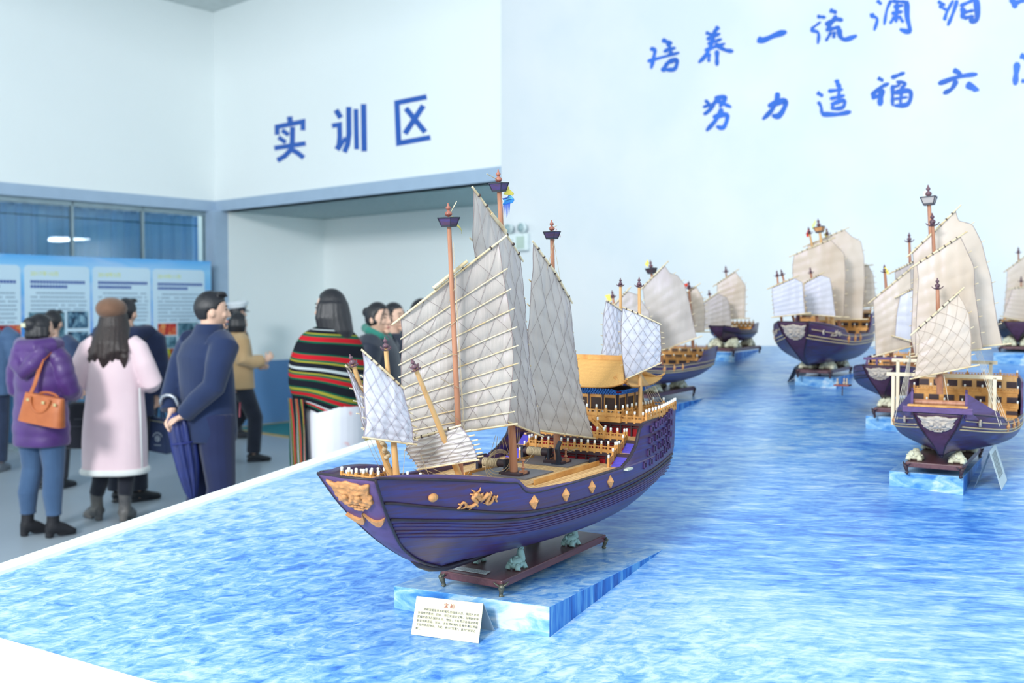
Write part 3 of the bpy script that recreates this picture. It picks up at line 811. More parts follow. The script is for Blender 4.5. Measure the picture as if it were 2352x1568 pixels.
def dragon(place, m, root, k=1.0):
    """A low relief dragon: coiling body, horned head, claws; place(x, y, d)."""
    pts = [(-.95, -.42), (-.9, -.1), (-.74, -.2), (-.62, -.45), (-.35, -.5), (-.12, -.28), (-.28, .0), (-.42, .2), (-.3, .35), (-.12, .2), (.02, .0), (.2, .05), (.38, .25), (.52, .22), (.5, -.1), (.46, -.36), (.6, -.5), (.76, -.34), (.82, .0), (.95, -.08), (1.0, -.32)]
    vp = [V((x, y, 0)) for x, y in pts]; n = len(vp); den = []
    for q in range((n - 1) * 4 + 1):
        f = q / 4; i = min(int(f), n - 2); t = f - i
        p0, p1, p2, p3 = vp[max(i - 1, 0)], vp[i], vp[i + 1], vp[min(i + 2, n - 1)]
        den.append(.5 * ((2 * p1) + (p2 - p0) * t + (2 * p0 - 5 * p1 + 4 * p2 - p3) * t * t + (3 * p1 - p0 - 3 * p2 + p3) * t ** 3))
    mb = MB(); L_ = len(den)
    mb.tube([place(p.x, p.y, .10) for p in den], [k * (.0022 + .0032 * math.sin(math.pi * i / L_) + .0007 * (i % 2)) for i in range(L_)], 8)
    for c, r in (((-.3, .45), .0068), ((-.18, .38), .0055), ((-.06, .32), .004)): mb.sph(place(c[0], c[1], .14), r * k, 10, 7)
    for a, b_ in (((-.34, .55), (-.6, .9)), ((-.22, .55), (-.05, .98)), ((-.05, .34), (.16, .5)), ((-.42, .4), (-.62, .55)), ((.0, .3), (.12, .22)),
                  ((-.62, -.45), (-.9, -.62)), ((-.35, -.5), (-.42, -.8)), ((-.12, -.4), (.02, -.68)), ((.2, .05), (.1, -.3)), ((.46, -.3), (.3, -.42)), ((.6, .2), (.62, .5)), ((.4, .3), (.34, .5)), ((.95, -.1), (1.08, .12)), ((1.0, -.32), (1.1, -.5)), ((-.95, -.42), (-1.08, -.6)), ((-.95, -.3), (-1.1, -.15))):
        mb.tube([place(a[0], a[1], .1), place((a[0] + b_[0]) / 2 + .03, (a[1] + b_[1]) / 2, .13), place(b_[0], b_[1], .06)], [.0032 * k, .0026 * k, .0008 * k], 6)
    return mb.build('dragon_relief', m, root, True)

def turtle_mesh(m, low=False):
    """A dragon-headed tortoise 1 unit long, head at +x."""
    mb = MB()
    mb.sph((0, 0, .30), (.50, .40, .30), 18, 11)
    mb.sph((-.06, 0, .42), (.44, .37, .27), 18, 11, fn=lambda q: q if q.z > -.2 else V((q.x * 1.05, q.y * 1.05, -.2)))
    for k in range(11):                                    # shell rim scallops
        an = k / 11 * 2 * math.pi; mb.sph((-.06 + .45 * math.cos(an), .38 * math.sin(an), .37), (.085, .085, .05), 8, 6)
    mb.sph((-.06, 0, .69), (.13, .12, .05), 10, 6)
    for k in range(6):
        an = k / 6 * 2 * math.pi; mb.sph((-.06 + .23 * math.cos(an), .2 * math.sin(an), .60), (.11, .10, .05), 8, 6)
    for sx in (-1, 1):
        for sy in (-1, 1):
            mb.tube([(sx * .26, sy * .24, .3), (sx * .36, sy * .30, .16), (sx * .40, sy * .32, .04)], [.17, .15, .14], 10)
            for q in (-1, 0, 1): mb.sph((sx * .40 + .12, sy * .32 + q * .07, .04), (.06, .045, .045), 8, 5)
    mb.tube([(.30, 0, .34), (.44, 0, .52), (.46, 0, .74), (.42, 0, .92), (.45, 0, 1.02)], [.32, .28, .22, .18, .16], 12)
    mb.sph((.50, 0, 1.06), (.17, .12, .12), 12, 8)
    mb.tube([(.56, 0, 1.06), (.68, 0, 1.02), (.74, 0, .99)], [(.09, .09), (.08, .07), (.06, .05)], 10)
    mb.tube([(.56, 0, .99), (.66, 0, .95), (.69, 0, .93)], [(.07, .04), (.06, .035), (.03, .02)], 8)
    for sy in (-1, 1):
        mb.tube([(.44, sy * .07, 1.14), (.36, sy * .1, 1.24), (.27, sy * .1, 1.25)], [.035, .03, .01], 7)
        mb.sph((.54, sy * .1, 1.1), .03, 8, 6)
        mb.sph((.44, sy * .14, 1.06), (.05, .03, .05), 8, 6)
    for k in range(5): mb.tube([(.36 - k * .012, 0, 1.14 - k * .09), (.26 - k * .012, 0, 1.19 - k * .09)], [(.06, .03), (.015, .01)], 6)
    mb.tube([(-.40, 0, .42), (-.52, .02, .5), (-.50, .05, .64), (-.42, .04, .66)], [.09, .07, .05, .02], 8)
    if low:      # crouching: head drawn in against the shell
        for p in mb.v:
            if p.z > .45 and p.x > .1: p.z = .45 + (p.z - .45) * .42
            p.z *= 1.05; p.y *= 1.25; p.x *= 1.12
    me = mb.mesh('tortoise', m, smooth=True); return me
TURT = {}
def turtles(fr, places, size, m, label, group, zb, flip=None):
    """The four little carved supports between the hull and its stand."""
    if m.name not in TURT: TURT[m.name] = turtle_mesh(m, m.name == 'cream_resin')
    for i, (t, s, ang) in enumerate(places):
        o = bpy.data.objects.new('tortoise_figurine', TURT[m.name]); COL.objects.link(o)
        o.location = fr.P(t, s, zb)
        d = fr.a * math.cos(ang) + fr.b * math.sin(ang)
        o.rotation_euler = (0, 0, math.atan2(d.y, d.x)); o.scale = (size, size, size)
        lb = label[i] if isinstance(label, (list, tuple)) else label
        tag(o, lb, 'figurine', group)

def stand(fr, t0, t1, hw, z0, z1, th, label, m=M_stand, legm=M_bronze):
    """A display board on four small cast legs; z0 foot height, z1 board top."""
    root = thing('display_stand', fr.P((t0 + t1) / 2, 0, z0), label, 'display stand')
    mb = MB(); c = lambda t, s, z: fr.P(t, s, z)
    e = .012
    mb.hexa([c(t0, -hw, z1 - th), c(t1, -hw, z1 - th), c(t1, hw, z1 - th), c(t0, hw, z1 - th)], [c(t0, -hw, z1), c(t1, -hw, z1), c(t1, hw, z1), c(t0, hw, z1)])
    mb.build('board', m, root, bevel=.003)
    for t, dt in ((t0, 1), (t1, -1)):
        for s in (-hw, hw):
            q = MB(); sg = 1 if s > 0 else -1
            b0 = c(t + dt * .006, s - sg * .006, 0)
            z = lambda v: V((0, 0, v))
            out = (fr.a * -dt + fr.b * sg).normalized()
            hgt = z1 - th - z0
            q.tube([b0 + z(z1 - th * .35), b0 + z(z1 - th) + out * .006, b0 + z(z0 + hgt * .55) + out * .003, b0 + z(z0 + hgt * .2) - out * .001, b0 + z(z0) + out * .004], [.005, .009, .006, .0055, .007], 8)
            q.sph(b0 + z(z1 - th * .8) + out * .008, .008, 8, 6)
            for w in (-1, 1):
                side = V((-out.y, out.x, 0)) * w
                q.tube([b0 + z(z1 - th * .9) + out * .005, b0 + z(z1 - th * .5) + out * .004 + side * .013, b0 + z(z1 - th * .15) + out * .002 + side * .022], [(.006, .003), (.005, .003), (.001, .001)], 6)
            q.build('leg', legm, root, True)
    return root

def slab(name, c4, zt, mtop, mside, label):
    """A flat-topped plinth growing out of the sloping sea; c4 plan corners (front left, front right, back right, back left)."""
    root = thing(name, V((c4[0].x, c4[0].y, seaz(c4[0].x, c4[0].y))), label, 'plinth')
    top = [V((p.x, p.y, zt)) for p in c4]
    bot = [V((p.x, p.y, min(seaz(p.x, p.y) + .0004, zt - .002))) for p in c4]
    t_ = MB(); lo = [p - V((0, 0, .0015)) for p in top]
    t_.hexa(lo, top); t_.build('plinth_top', mtop, root)
    sd = MB(); sd.hexa(bot, lo); so = sd.build('plinth_side', mside, root)
    if mside.name != 'printed_wave_streaks':
        so.data.materials.append(MATS['printed_wave_streaks']); bb = (c4[1] - c4[0]).normalized()
        for p in so.data.polygons:
            if abs(p.normal.dot(bb)) > .5: p.material_index = 1
    return root
M_wave, nt, b = new_mat('printed_wave_crest', .4, .35)
n1 = noise_n(nt, (9, 9, 26), .5, 8, 1.2, .6); n2 = noise_n(nt, (4, 4, 7), .2, 4, .6)
ad = nt.nodes.new('ShaderNodeMath'); ad.operation = 'ADD'; h1 = nt.nodes.new('ShaderNodeMath'); h1.operation = 'MULTIPLY'; h1.inputs[1].default_value = .55; nt.links.new(n1, h1.inputs[0])
h2 = nt.nodes.new('ShaderNodeMath'); h2.operation = 'MULTIPLY'; h2.inputs[1].default_value = .45; nt.links.new(n2, h2.inputs[0]); nt.links.new(h1.outputs[0], ad.inputs[0]); nt.links.new(h2.outputs[0], ad.inputs[1])
r_ = ramp(nt, ad.outputs[0], [(.32, (30, 92, 170)), (.42, (64, 130, 194)), (.50, (124, 172, 208)), (.60, (196, 210, 220))])
nt.links.new(r_.outputs[0], b.inputs['Base Color'])
M_waveS, nt, b = new_mat('printed_wave_streaks', .4, .35)
n1 = noise_n(nt, (34, 34, 3), 0, 6, .6, .6)
r_ = ramp(nt, n1, [(.34, (14, 64, 146)), (.5, (34, 104, 186)), (.62, (88, 150, 204)), (.74, (170, 196, 216))])
nt.links.new(r_.outputs[0], b.inputs['Base Color'])

def railing(fr, root, pts, z_h, post_n, label=None, ph=.034, gm=None, cap=True, capr=.0032, th=.004, skip_first=False):
    """A low openwork rail through pts (t, s, z) with square posts and white post caps; all one part, each cap a sub-part."""
    P = [fr.P(*p) for p in pts]
    mb = MB(); up = V((0, 0, 1))
    ro_posts = []
    tot = sum((P[i + 1] - P[i]).length for i in range(len(P) - 1))
    for i in range(len(P) - 1):
        a, b_ = P[i], P[i + 1]
        mb.bar(a + up * z_h * .30, b_ + up * z_h * .30, th, z_h * .44)
        mb.bar(a + up * z_h * .85, b_ + up * z_h * .85, th, z_h * .14)
        m = max(2, int((b_ - a).length / .012))
        for k in range(m + 1):
            p = a.lerp(b_, k / m); mb.bar(p + up * z_h * .5, p + up * z_h * .8, th * .7, th * .9, V((0, 1, 0)))
    for k in range(post_n):
        p = polyl(P, k / (post_n - 1)); ro_posts.append(p)
        mb.box(p + up * z_h * .55, .0065, .0065, z_h * 1.25, (fr.a, fr.b, up))
    ro = mb.build('railing', gm or M_gold, root)
    if cap:
        me = None
        for k, p in enumerate(ro_posts):
            q = MB(); c = p + up * z_h * 1.17
            q.lathe(V((0, 0, 0)), up, [(0, capr * .8), (.001, capr), (.007, capr * 1.1), (.0095, capr * 1.05), (.0105, capr * .6)], 8)
            if me is None: me = q.mesh('post_cap', M_cap, smooth=50)
            o = bpy.data.objects.new('post_cap', me); COL.objects.link(o); o.parent = ro; o.location = c - ORG[root.name]
    return ro
# ================================================================ the large ship in front
ANG = math.atan2(.5236, .852)
ZS = .866                                    # its plinth top
bt = ZS + .0455                              # stand board top
q0, q1 = at_z(1012, 1310, bt), at_z(1153, 1333, bt)
F1 = Frame((q0 + q1) / 2, ANG, bt)
P1, P2, P3 = at_z(1262, 1393, ZS), at_z(905, 1345, ZS), at_z(1521, 1262, ZS)
dA = (P3 - P1)
slab('plinth', (P2, P1, P1 + dA * 1.12, P2 + dA * 1.12), ZS, M_sea, M_wave, 'largest wedge shaped wave printed plinth under the nearest ship')
st1 = stand(F1, 0, .632, .1, ZS, bt, .022, 'long rosewood display board on small bronze legs under the nearest ship')
# printed paper slip stuck on the board
pl = [at_z(1055, 1301, bt + .0012), at_z(1127, 1312, bt + .0012), at_z(1116, 1319, bt + .0012), at_z(1040, 1307, bt + .0012)]
sl = MB(); sl.prism(pl, V((0, 0, .0006)))
slo = sl.build('paper_label', mat('grey_white_paper', (196, 206, 210), .7))
tag(slo, 'small printed white paper slip lying on the nearest ship stand board', 'label')
tx = MB()
for r_i in range(6):
    for c_i in range(16):
        if (r_i * 7 + c_i * 5) % 9 == 0: continue
        u0 = .06 + c_i * .055; v0 = .1 + r_i * .14
        qq = lambda u, v: pl[0].lerp(pl[1], u).lerp(pl[3].lerp(pl[2], u), v) + V((0, 0, .0008))
        tx.add([qq(u0, v0), qq(u0 + .04, v0), qq(u0 + .04, v0 + .08), qq(u0, v0 + .08)], [(0, 1, 2, 3)])
tx.build('printed_lines', mat('grey_print', (132, 142, 152), .8), slo)
turtles(F1, [(.125, .070, 0), (.445, .070, 0), (.125, -.070, 0), (.445, -.070, 0)], .051, M_stone,
        ['pale stone tortoise on the nearest stand, at the bow end on the open side', 'pale stone tortoise on the nearest stand, at the stern end on the open side',
         'pale stone tortoise on the nearest stand, mostly hidden behind the keel at the bow end', 'pale stone tortoise on the nearest stand, hidden behind the keel at the stern end'], None, bt)

PLATE1 = [(0, -.15, .006, .972), (.12, -.235, .010, 1.003), (.3, -.325, .022, 1.056), (.5, -.39, .043, 1.113), (.75, -.453, .065, 1.183), (1.0, -.507, .083, 1.26)]
H1 = Hull(F1, PLATE1,
          ([-.507, -.4, -.3, -.2, -.1, .05, .2, .45, .7, .95, 1.02], [.083, .128, .162, .19, .21, .23, .242, .2475, .235, .2, .185]),
          ([-.2, -.1, .1, .4, .6, .75, .9, 1.0], [.978, .966, .962, .963, .973, .995, 1.03, 1.055]),
          ([-.507, -.3, -.13, -.095, -.068, -.03, .07, .45, 1.0], [1.26, 1.2314, 1.203, 1.197, 1.173, 1.164, 1.1636, 1.166, 1.172]),
          lambda v: .87 + .09 * v, 2.5, .03)
ship = thing('model_ship', F1.P(.3, 0, bt), 'nearest and largest wooden model junk with indigo hull and beige battened sails', 'model ship')
hm = MB()
NU, NV = 110, 30
for sg in (1, -1): hm.grid(H1.grid(NU, NV, sgn=sg), NU, NV)
# keel bottom and transom
for i in range(NU):
    a, b_ = H1.pos((i / NU) ** 1.25, 0), H1.pos(((i + 1) / NU) ** 1.25, 0)
    hm.add([F1.P(a[0], -a[1], a[2]), F1.P(b_[0], -b_[1], b_[2]), F1.P(b_[0], b_[1], b_[2]), F1.P(a[0], a[1], a[2])], [(0, 1, 2, 3)])
for j in range(NV):
    a, b_ = H1.pos(1, j / NV), H1.pos(1, (j + 1) / NV)
    hm.add([F1.P(a[0], -a[1], a[2]), F1.P(a[0], a[1], a[2]), F1.P(b_[0], b_[1], b_[2]), F1.P(b_[0], -b_[1], b_[2])], [(0, 1, 2, 3)])
hm.weld = True; hull = hm.build('hull', M_hull, ship, 40)
md = hull.modifiers.new('planking', 'SOLIDIFY'); md.thickness = .009; md.offset = -1
# bow plate
bp = MB()
def plate_pt(x, y, d):      # x across -1..1, y level 0..1, d outwards
    t, w, z = H1.front(y)
    nx = V((0, 0, 0)) - F1.a * .75 - V((0, 0, .62))
    return F1.P(t, x * (w + .003), z) + nx.normalized() * d
bp.grid(lambda u, v: plate_pt(u * 2 - 1, v, .004 + .004 * (1 - (2 * u - 1) ** 2)), 12, 30)
bpo = bp.build('bow_plate', M_plate, ship, True)
md = bpo.modifiers.new('thick', 'SOLIDIFY'); md.thickness = .008
ed = MB()
for sg in (-1, 1): ed.tube([plate_pt(sg * 1.0, k / 30, .002) for k in range(31)], .0035, 8)
ed.tube([plate_pt(-1, 1, .002), plate_pt(0, 1, .005), plate_pt(1, 1, .002)], .0035, 8)
ed.build('bow_edge_strip', M_hulld, bpo, True)
kt = MB(); kt.tube([F1.P(-.262, 0, 1.012), F1.P(-.235, 0, .995), F1.P(-.19, 0, .975), F1.P(-.12, 0, .960), F1.P(0, 0, .955), F1.P(.3, 0, .956), F1.P(.6, 0, .967), F1.P(.78, 0, .995), F1.P(.87, 0, 1.02)], [(.006, .006)] + [(.009, .009)] * 8, 8)
kt.build('keel', M_hulld, ship, True)
beast(F1, lambda x, y, d: plate_pt(x * .78, .850 + .135 * y, .007 + d * .017), M_carve, ship)
for sg in (1, -1):        # curved tusk boards below the mask
    tb = MB(); n = 20
    up_e = lambda f: (sg * (.03 + .90 * f), .705 - .030 * f - .052 * math.sin(math.pi * f ** .75) )
    lo_e = lambda f: (sg * (.03 + .90 * f), .700 - .030 * f - .100 * math.sin(math.pi * f ** .85) ** .8)
    for k in range(n):
        A, B_, C_, D_ = up_e(k / n), up_e((k + 1) / n), lo_e((k + 1) / n), lo_e(k / n)
        tb.hexa([plate_pt(*p, .004) for p in (A, B_, C_, D_)], [plate_pt(*p, .014) for p in (A, B_, C_, D_)])
    tb.build('tusk_board', M_carve, ship)

# rubbing strakes along both sides
def zw(pts): return lambda t: smtab(t, [p[0] for p in pts], [p[1] for p in pts])
WALE = [([(-.45, 1.196), (-.3, 1.163), (-.1, 1.124), (.1, 1.112), (.4, 1.112), (.7, 1.125), (1, 1.148)], .0042), ([(-.42, 1.15), (-.3, 1.132), (-.1, 1.105), (.1, 1.097), (.4, 1.098), (.7, 1.112), (1, 1.135)], .004)]
for k in range(5):
    WALE.append(([(-.40, 1.135 - k * .0095), (-.3, 1.122 - k * .0095), (-.1, 1.092 - k * .0085), (.1, 1.087 - k * .0075), (.4, 1.089 - k * .0075), (.7, 1.10 - k * .0085), (1, 1.122 - k * .0125)], .0026))
for sg in (1, -1):
    for zp, r in WALE:
        f = zw(zp); t0 = zp[0][0]
        for _ in range(60):
            z = f(t0)
            lo, hi = 0.0, 1.0
            for _ in range(20):
                mid = (lo + hi) / 2
                if H1.front(mid)[2] < z: lo = mid
                else: hi = mid
            t0 = H1.front(lo)[0] + .004
        mb = MB(); strip(H1, mb, f, t0, .93, r, sg)
        mb.build('rubbing_strake', M_hulld if r > .003 else M_hull, ship, True)
# cap rails
for sg in (1, -1):
    mb = MB(); mb.tube([F1.P(t, sg * (smtab(t, *H1.beam) - .004), smtab(t, *H1.low) + .002) for t in [lerp(-.5, .449, k / 90) for k in range(91)]], [(.006, .0035)] * 91, 6)
    mb.build('cap_rail', M_hulld, ship, True)
# stern wings
WT = ([.462, .50, .527, .564, .59, .616, .65, 1.02], [1.168, 1.180, 1.194, 1.2187, 1.262, 1.278, 1.281, 1.288])
def wing_t(u, v): return lerp(.462, .955 + .062 * v, u)
for sg in (1, -1):
    g = MB()
    def wf(u, v, off=0.0):
        t = wing_t(u, v); zt = tab(t, *WT); z0 = smtab(t, *H1.low) - .006
        return F1.P(t, sg * (smtab(t, *H1.beam) - off - .006 * v), lerp(z0, zt, v))
    g.grid(lambda u, v: wf(u, v), 60, 8); g.grid(lambda u, v: wf(u, v, .009), 60, 8)
    g.grid(lambda u, v: wf(u, 1, v * .009), 60, 1); g.grid(lambda u, v: wf(0, u, v * .009), 8, 1); g.grid(lambda u, v: wf(1, u, v * .009), 8, 1)
    g.build('stern_wing', M_hull, ship, 40)
    mb = MB(); mb.tube([wf(k / 60, 1, .0045) + V((0, 0, .001)) for k in range(61)], [(.006, .003)] * 61, 6); mb.build('wing_cap', M_hulld, ship, True)
tr_ = MB(); tr_.hexa([F1.P(.945, -.19, 1.15), F1.P(.945, .19, 1.15), F1.P(.955, .19, 1.15), F1.P(.955, -.19, 1.15)], [F1.P(1.0, -.18, 1.287), F1.P(1.0, .18, 1.287), F1.P(1.015, .18, 1.287), F1.P(1.015, -.18, 1.287)])
tr_.build('transom', M_hull, ship)
# gun ports on the stern quarter
PORTS = [[(1850, 1005), (1905, 955), (1950, 920), (1995, 885), (2030, 850), (2055, 815)], [(1835, 1130), (1895, 1095), (1945, 1060), (1990, 1025), (2030, 980), (2055, 930)],
         [(1810, 1270), (1875, 1225), (1935, 1185), (1980, 1150), (2025, 1110), (2050, 1060)], [(1765, 1410), (1835, 1370), (1905, 1320), (1955, 1290), (2000, 1235), (2035, 1190)]]
def stern_side(t, z):
    if z > smtab(t, *H1.low): return smtab(t, *H1.beam)
    return H1.side(t, z)
for row in PORTS:
    for (cx, cy) in row:
        px, py = 1120 + cx / 4.9, 780 + cy / 4.9; s = .21
        for _ in range(40):
            t, z = F1.tz(px, py, s); s = lerp(s, stern_side(t, z), .5)
        for sg in (1, -1):
            c = F1.P(t, sg * (s + .001), z); w, h = .017, .019
            fm = MB()
            for dz in (-1, 1): fm.box(c + V((0, 0, dz * h / 2)), w + .004, .007, .004, F1.ax())
            for dt in (-1, 1): fm.box(c + F1.a * dt * w / 2, .004, .007, h + .004, F1.ax())
            fo = fm.build('gun_port', M_plate, ship)
            MB().box(c - F1.b * sg * .0012, w - .007, .005, h - .007, F1.ax()).build('port_opening', M_black, fo)
# boss, dragon, diamond scuppers on the side
def side_place(tc_, zc, kx, ky, sg=1, lift=.02):
    return lambda x, y, d: F1.P(tc_ + x * kx, sg * (H1.side(tc_ + x * kx, zc + y * ky) + d * lift), zc + y * ky)
tb_, zb_ = H1.onside(995, 1142); td_, zd_ = H1.onside(1100, 1146)
DIA = [H1.onside(px, py) for px, py in ((1226, 1152), (1299, 1135), (1359, 1117), (1401, 1105))]
for sg in (1, -1):
    bo = MB(); c = F1.P(tb_, sg * H1.side(tb_, zb_), zb_)
    bo.sph(c, (.016, .009, .011), 16, 10, F1.ax()); bo.build('wooden_boss', M_carve, ship, True)
    dragon(side_place(td_, zd_, .050 if sg > 0 else -.050, .031, sg, .03), M_carve, ship)
    for t, z in DIA:
        s = H1.side(t, z); c = F1.P(t, sg * s, z); w, h = .019, .019; out = F1.b * sg
        sl_ = (H1.side(t + .03, z) - H1.side(t - .03, z)) / .06 * sg
        ta = (F1.a + F1.b * sl_).normalized()
        mb = MB(); q = [c + ta * w + out * .002, c + V((0, 0, h)) + out * .001, c - ta * w + out * .002, c - V((0, 0, h)) + out * .004]
        ap = [c + ta * .003 + out * .011 + V((0, 0, .0)),]
        mb.add(q + ap + [x - out * .006 for x in q], [(0, 1, 4), (1, 2, 4), (2, 3, 4), (3, 0, 4), (0, 5, 6, 1), (1, 6, 7, 2), (2, 7, 8, 3), (3, 8, 5, 0), (8, 7, 6, 5)])
        do = mb.build('diamond_scupper', M_carve, ship)
        MB().lathe(c + ta * .006 - V((0, 0, .003)) + out * .0045, out, [(0, .0045), (.004, .0045), (.0041, .003)], 12).build('scupper_hole', M_dark, do)
mb = MB(); mb.hexa([F1.P(.445, .235, 1.158), F1.P(.485, .235, 1.158), F1.P(.485, .262, 1.158), F1.P(.445, .262, 1.158)], [F1.P(.445, .235, 1.163), F1.P(.485, .235, 1.163), F1.P(.485, .262, 1.163), F1.P(.445, .262, 1.163)])
mb.build('boarding_step', mat('pale_step', (186, 190, 178), .6), ship)

# decks
ZD = 1.149
def deck(name, t0, t1, z, inset, m, th=.006, w=None, z1=None):
    mb = MB(); n = 30
    z1 = z if z1 is None else z1
    for zz_ in (0, -th):
        mb.grid(lambda u, v: F1.P(lerp(t0, t1, u), (2 * v - 1) * ((min(H1.side(lerp(t0, t1, u), lerp(z, z1, u)), smtab(lerp(t0, t1, u), *H1.beam)) - inset) if w is None else w), lerp(z, z1, u) + zz_), n, 2)
    mb.grid(lambda u, v: F1.P(t0, (2 * u - 1) * ((H1.side(t0, z) - inset) if w is None else w), z - th * v), 2, 1)
    mb.grid(lambda u, v: F1.P(t1, (2 * u - 1) * ((H1.side(t1, z1) - inset) if w is None else w), z1 - th * v), 2, 1)
    return mb.build(name, m, ship)
deck('main_deck', -.13, .62, ZD, .009, M_deck)
deck('fore_deck', -.45, -.13, 1.206, .012, M_deck, z1=1.172)
MB().hexa([F1.P(-.132, -.16, 1.145), F1.P(-.132, .16, 1.145), F1.P(-.126, .16, 1.145), F1.P(-.126, -.16, 1.145)], [F1.P(-.132, -.16, 1.172), F1.P(-.132, .16, 1.172), F1.P(-.126, .16, 1.172), F1.P(-.126, -.16, 1.172)]).build('fore_bulkhead', M_mast2, ship)
# raised middle deck with honey coamings
mb = MB(); mb.hexa([F1.P(-.11, -.11, ZD), F1.P(.55, -.11, ZD), F1.P(.55, .11, ZD), F1.P(-.11, .11, ZD)], [F1.P(-.11, -.11, ZD + .004), F1.P(.55, -.11, ZD + .004), F1.P(.55, .11, ZD + .004), F1.P(-.11, .11, ZD + .004)])
mb.build('middle_deck', M_deck, ship)
c0 = F1.ts(1192, 1110, ZD); c1 = F1.ts(1347, 1066, ZD)
for sg in (1, -1):
    mb = MB(); mb.bar(F1.P(c0[0], sg * .118, ZD + .007), F1.P(c1[0], sg * .118, ZD + .007), .005, .016); mb.build('coaming', M_gold, ship)

# stern castle tiers
TIERS = [(.585, ZD, 1.183, .156), (.652, 1.183, 1.217, .156), (.7525, 1.217, 1.262, .20)]
for i, (t, z0, z1, w) in enumerate(TIERS):
    MB().box(F1.P(t + .004, 0, (z0 + z1) / 2), .006, 2 * min(w + .05, .21), z1 - z0, F1.ax()).build('bulkhead_panel', M_red, ship)
    fr_ = MB(); n = 11
    for k in range(n + 1):
        s = lerp(-min(w + .04, .21), min(w + .04, .21), k / n); fr_.box(F1.P(t - .003, s, (z0 + z1) / 2), .006, .005, z1 - z0, F1.ax())
    fr_.box(F1.P(t - .002, 0, z1 - .004), .012, 2 * min(w + .05, .21), .011, F1.ax())
    fr_.box(F1.P(t - .002, 0, z1 - .016), .005, 2 * min(w + .05, .21), .003, F1.ax())
    fr_.build('bulkhead_frame', M_dark, ship)
    t1 = TIERS[i + 1][0] if i < 2 else 1.005
    ww = min(smtab(t, *H1.beam), smtab(t1, *H1.beam)) - .012
    mb = MB(); mb.hexa([F1.P(t - .006, -ww, z1 - .005), F1.P(t1 + .01, -ww, z1 - .005), F1.P(t1 + .01, ww, z1 - .005), F1.P(t - .006, ww, z1 - .005)], [F1.P(t - .006, -ww, z1), F1.P(t1 + .01, -ww, z1), F1.P(t1 + .01, ww, z1), F1.P(t - .006, ww, z1)])
    mb.build('tier_deck', M_deck, ship)
railing(F1, ship, [(.580, -.156, 1.183), (.580, .156, 1.183)], .024, 14)
railing(F1, ship, [(.647, -.156, 1.217), (.647, .156, 1.217)], .024, 14)
railing(F1, ship, [(.747, -.205, 1.262), (.747, .205, 1.262)], .024, 15)
for sg in (1, -1):
    railing(F1, ship, [(.66, sg * .226, 1.281), (.8, sg * .217, 1.283), (1.005, sg * .182, 1.288)], .024, 13)
railing(F1, ship, [(1.005, -.178, 1.287), (1.005, .178, 1.287)], .024, 10)
# stairs and their rails at both sides
for sg in (1, -1):
    for (ta, za, tb2, zb2) in ((.535, ZD, .59, 1.183), (.612, 1.183, .66, 1.217)):
        mb = MB(); n = 9
        for k in range(n):
            f = (k + .5) / n; mb.box(F1.P(lerp(ta, tb2, f), sg * .192, lerp(za, zb2, (k + 1) / n) - .003), (tb2 - ta) / n * 1.02, .058, .006, F1.ax())
        mb.build('stair', mat('violet_stair', (92, 84, 190), .4, c2=(76, 66, 160)), ship)
        mb = MB(); mb.hexa([F1.P(ta, sg * .166, za - .002), F1.P(tb2, sg * .166, zb2 - .008), F1.P(tb2, sg * .22, zb2 - .008), F1.P(ta, sg * .22, za - .002)], [F1.P(ta, sg * .166, za), F1.P(tb2, sg * .166, zb2 - .005), F1.P(tb2, sg * .22, zb2 - .005), F1.P(ta, sg * .22, za)])
        mb.build('stair_stringer', M_hulld, ship)
        railing(F1, ship, [(ta - .01, sg * .160, za), (tb2 - .004, sg * .160, zb2)], .024, 3)
mb = MB(); mb.hexa([F1.P(.70, .03, 1.217), F1.P(.75, -.05, 1.25), F1.P(.75, -.08, 1.25), F1.P(.70, 0, 1.217)], [F1.P(.70, .03, 1.22), F1.P(.75, -.05, 1.262), F1.P(.75, -.08, 1.262), F1.P(.70, 0, 1.22)])
mb.build('ladder', M_gold, ship)
railing(F1, ship, [(.695, .065, 1.217), (.742, -.015, 1.262)], .024, 3)

# cabin
ZC = 1.292
mb = MB(); mb.hexa([F1.P(.735, -.165, 1.262), F1.P(.985, -.165, 1.262), F1.P(.985, .10, 1.262), F1.P(.735, .10, 1.262)], [F1.P(.735, -.165, ZC), F1.P(.985, -.165, ZC), F1.P(.985, .10, ZC), F1.P(.735, .10, ZC)])
cab0 = mb.build('cabin_platform', M_gold, ship)
T0, T1_, S0, S1_ = .765, .965, -.135, .075; ZW = 1.366
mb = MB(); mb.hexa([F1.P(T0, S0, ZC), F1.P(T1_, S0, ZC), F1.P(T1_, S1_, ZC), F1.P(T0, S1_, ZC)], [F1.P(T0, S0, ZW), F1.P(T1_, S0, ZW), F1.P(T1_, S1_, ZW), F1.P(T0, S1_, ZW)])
cab = mb.build('cabin', mat('dark_cabin_wood', (58, 36, 30), .6, c2=(44, 28, 26), scale=(40, 40, 40)), ship)  # cabin body in one dark brown wood behind the honey panels
pn = MB(); ps = MB()
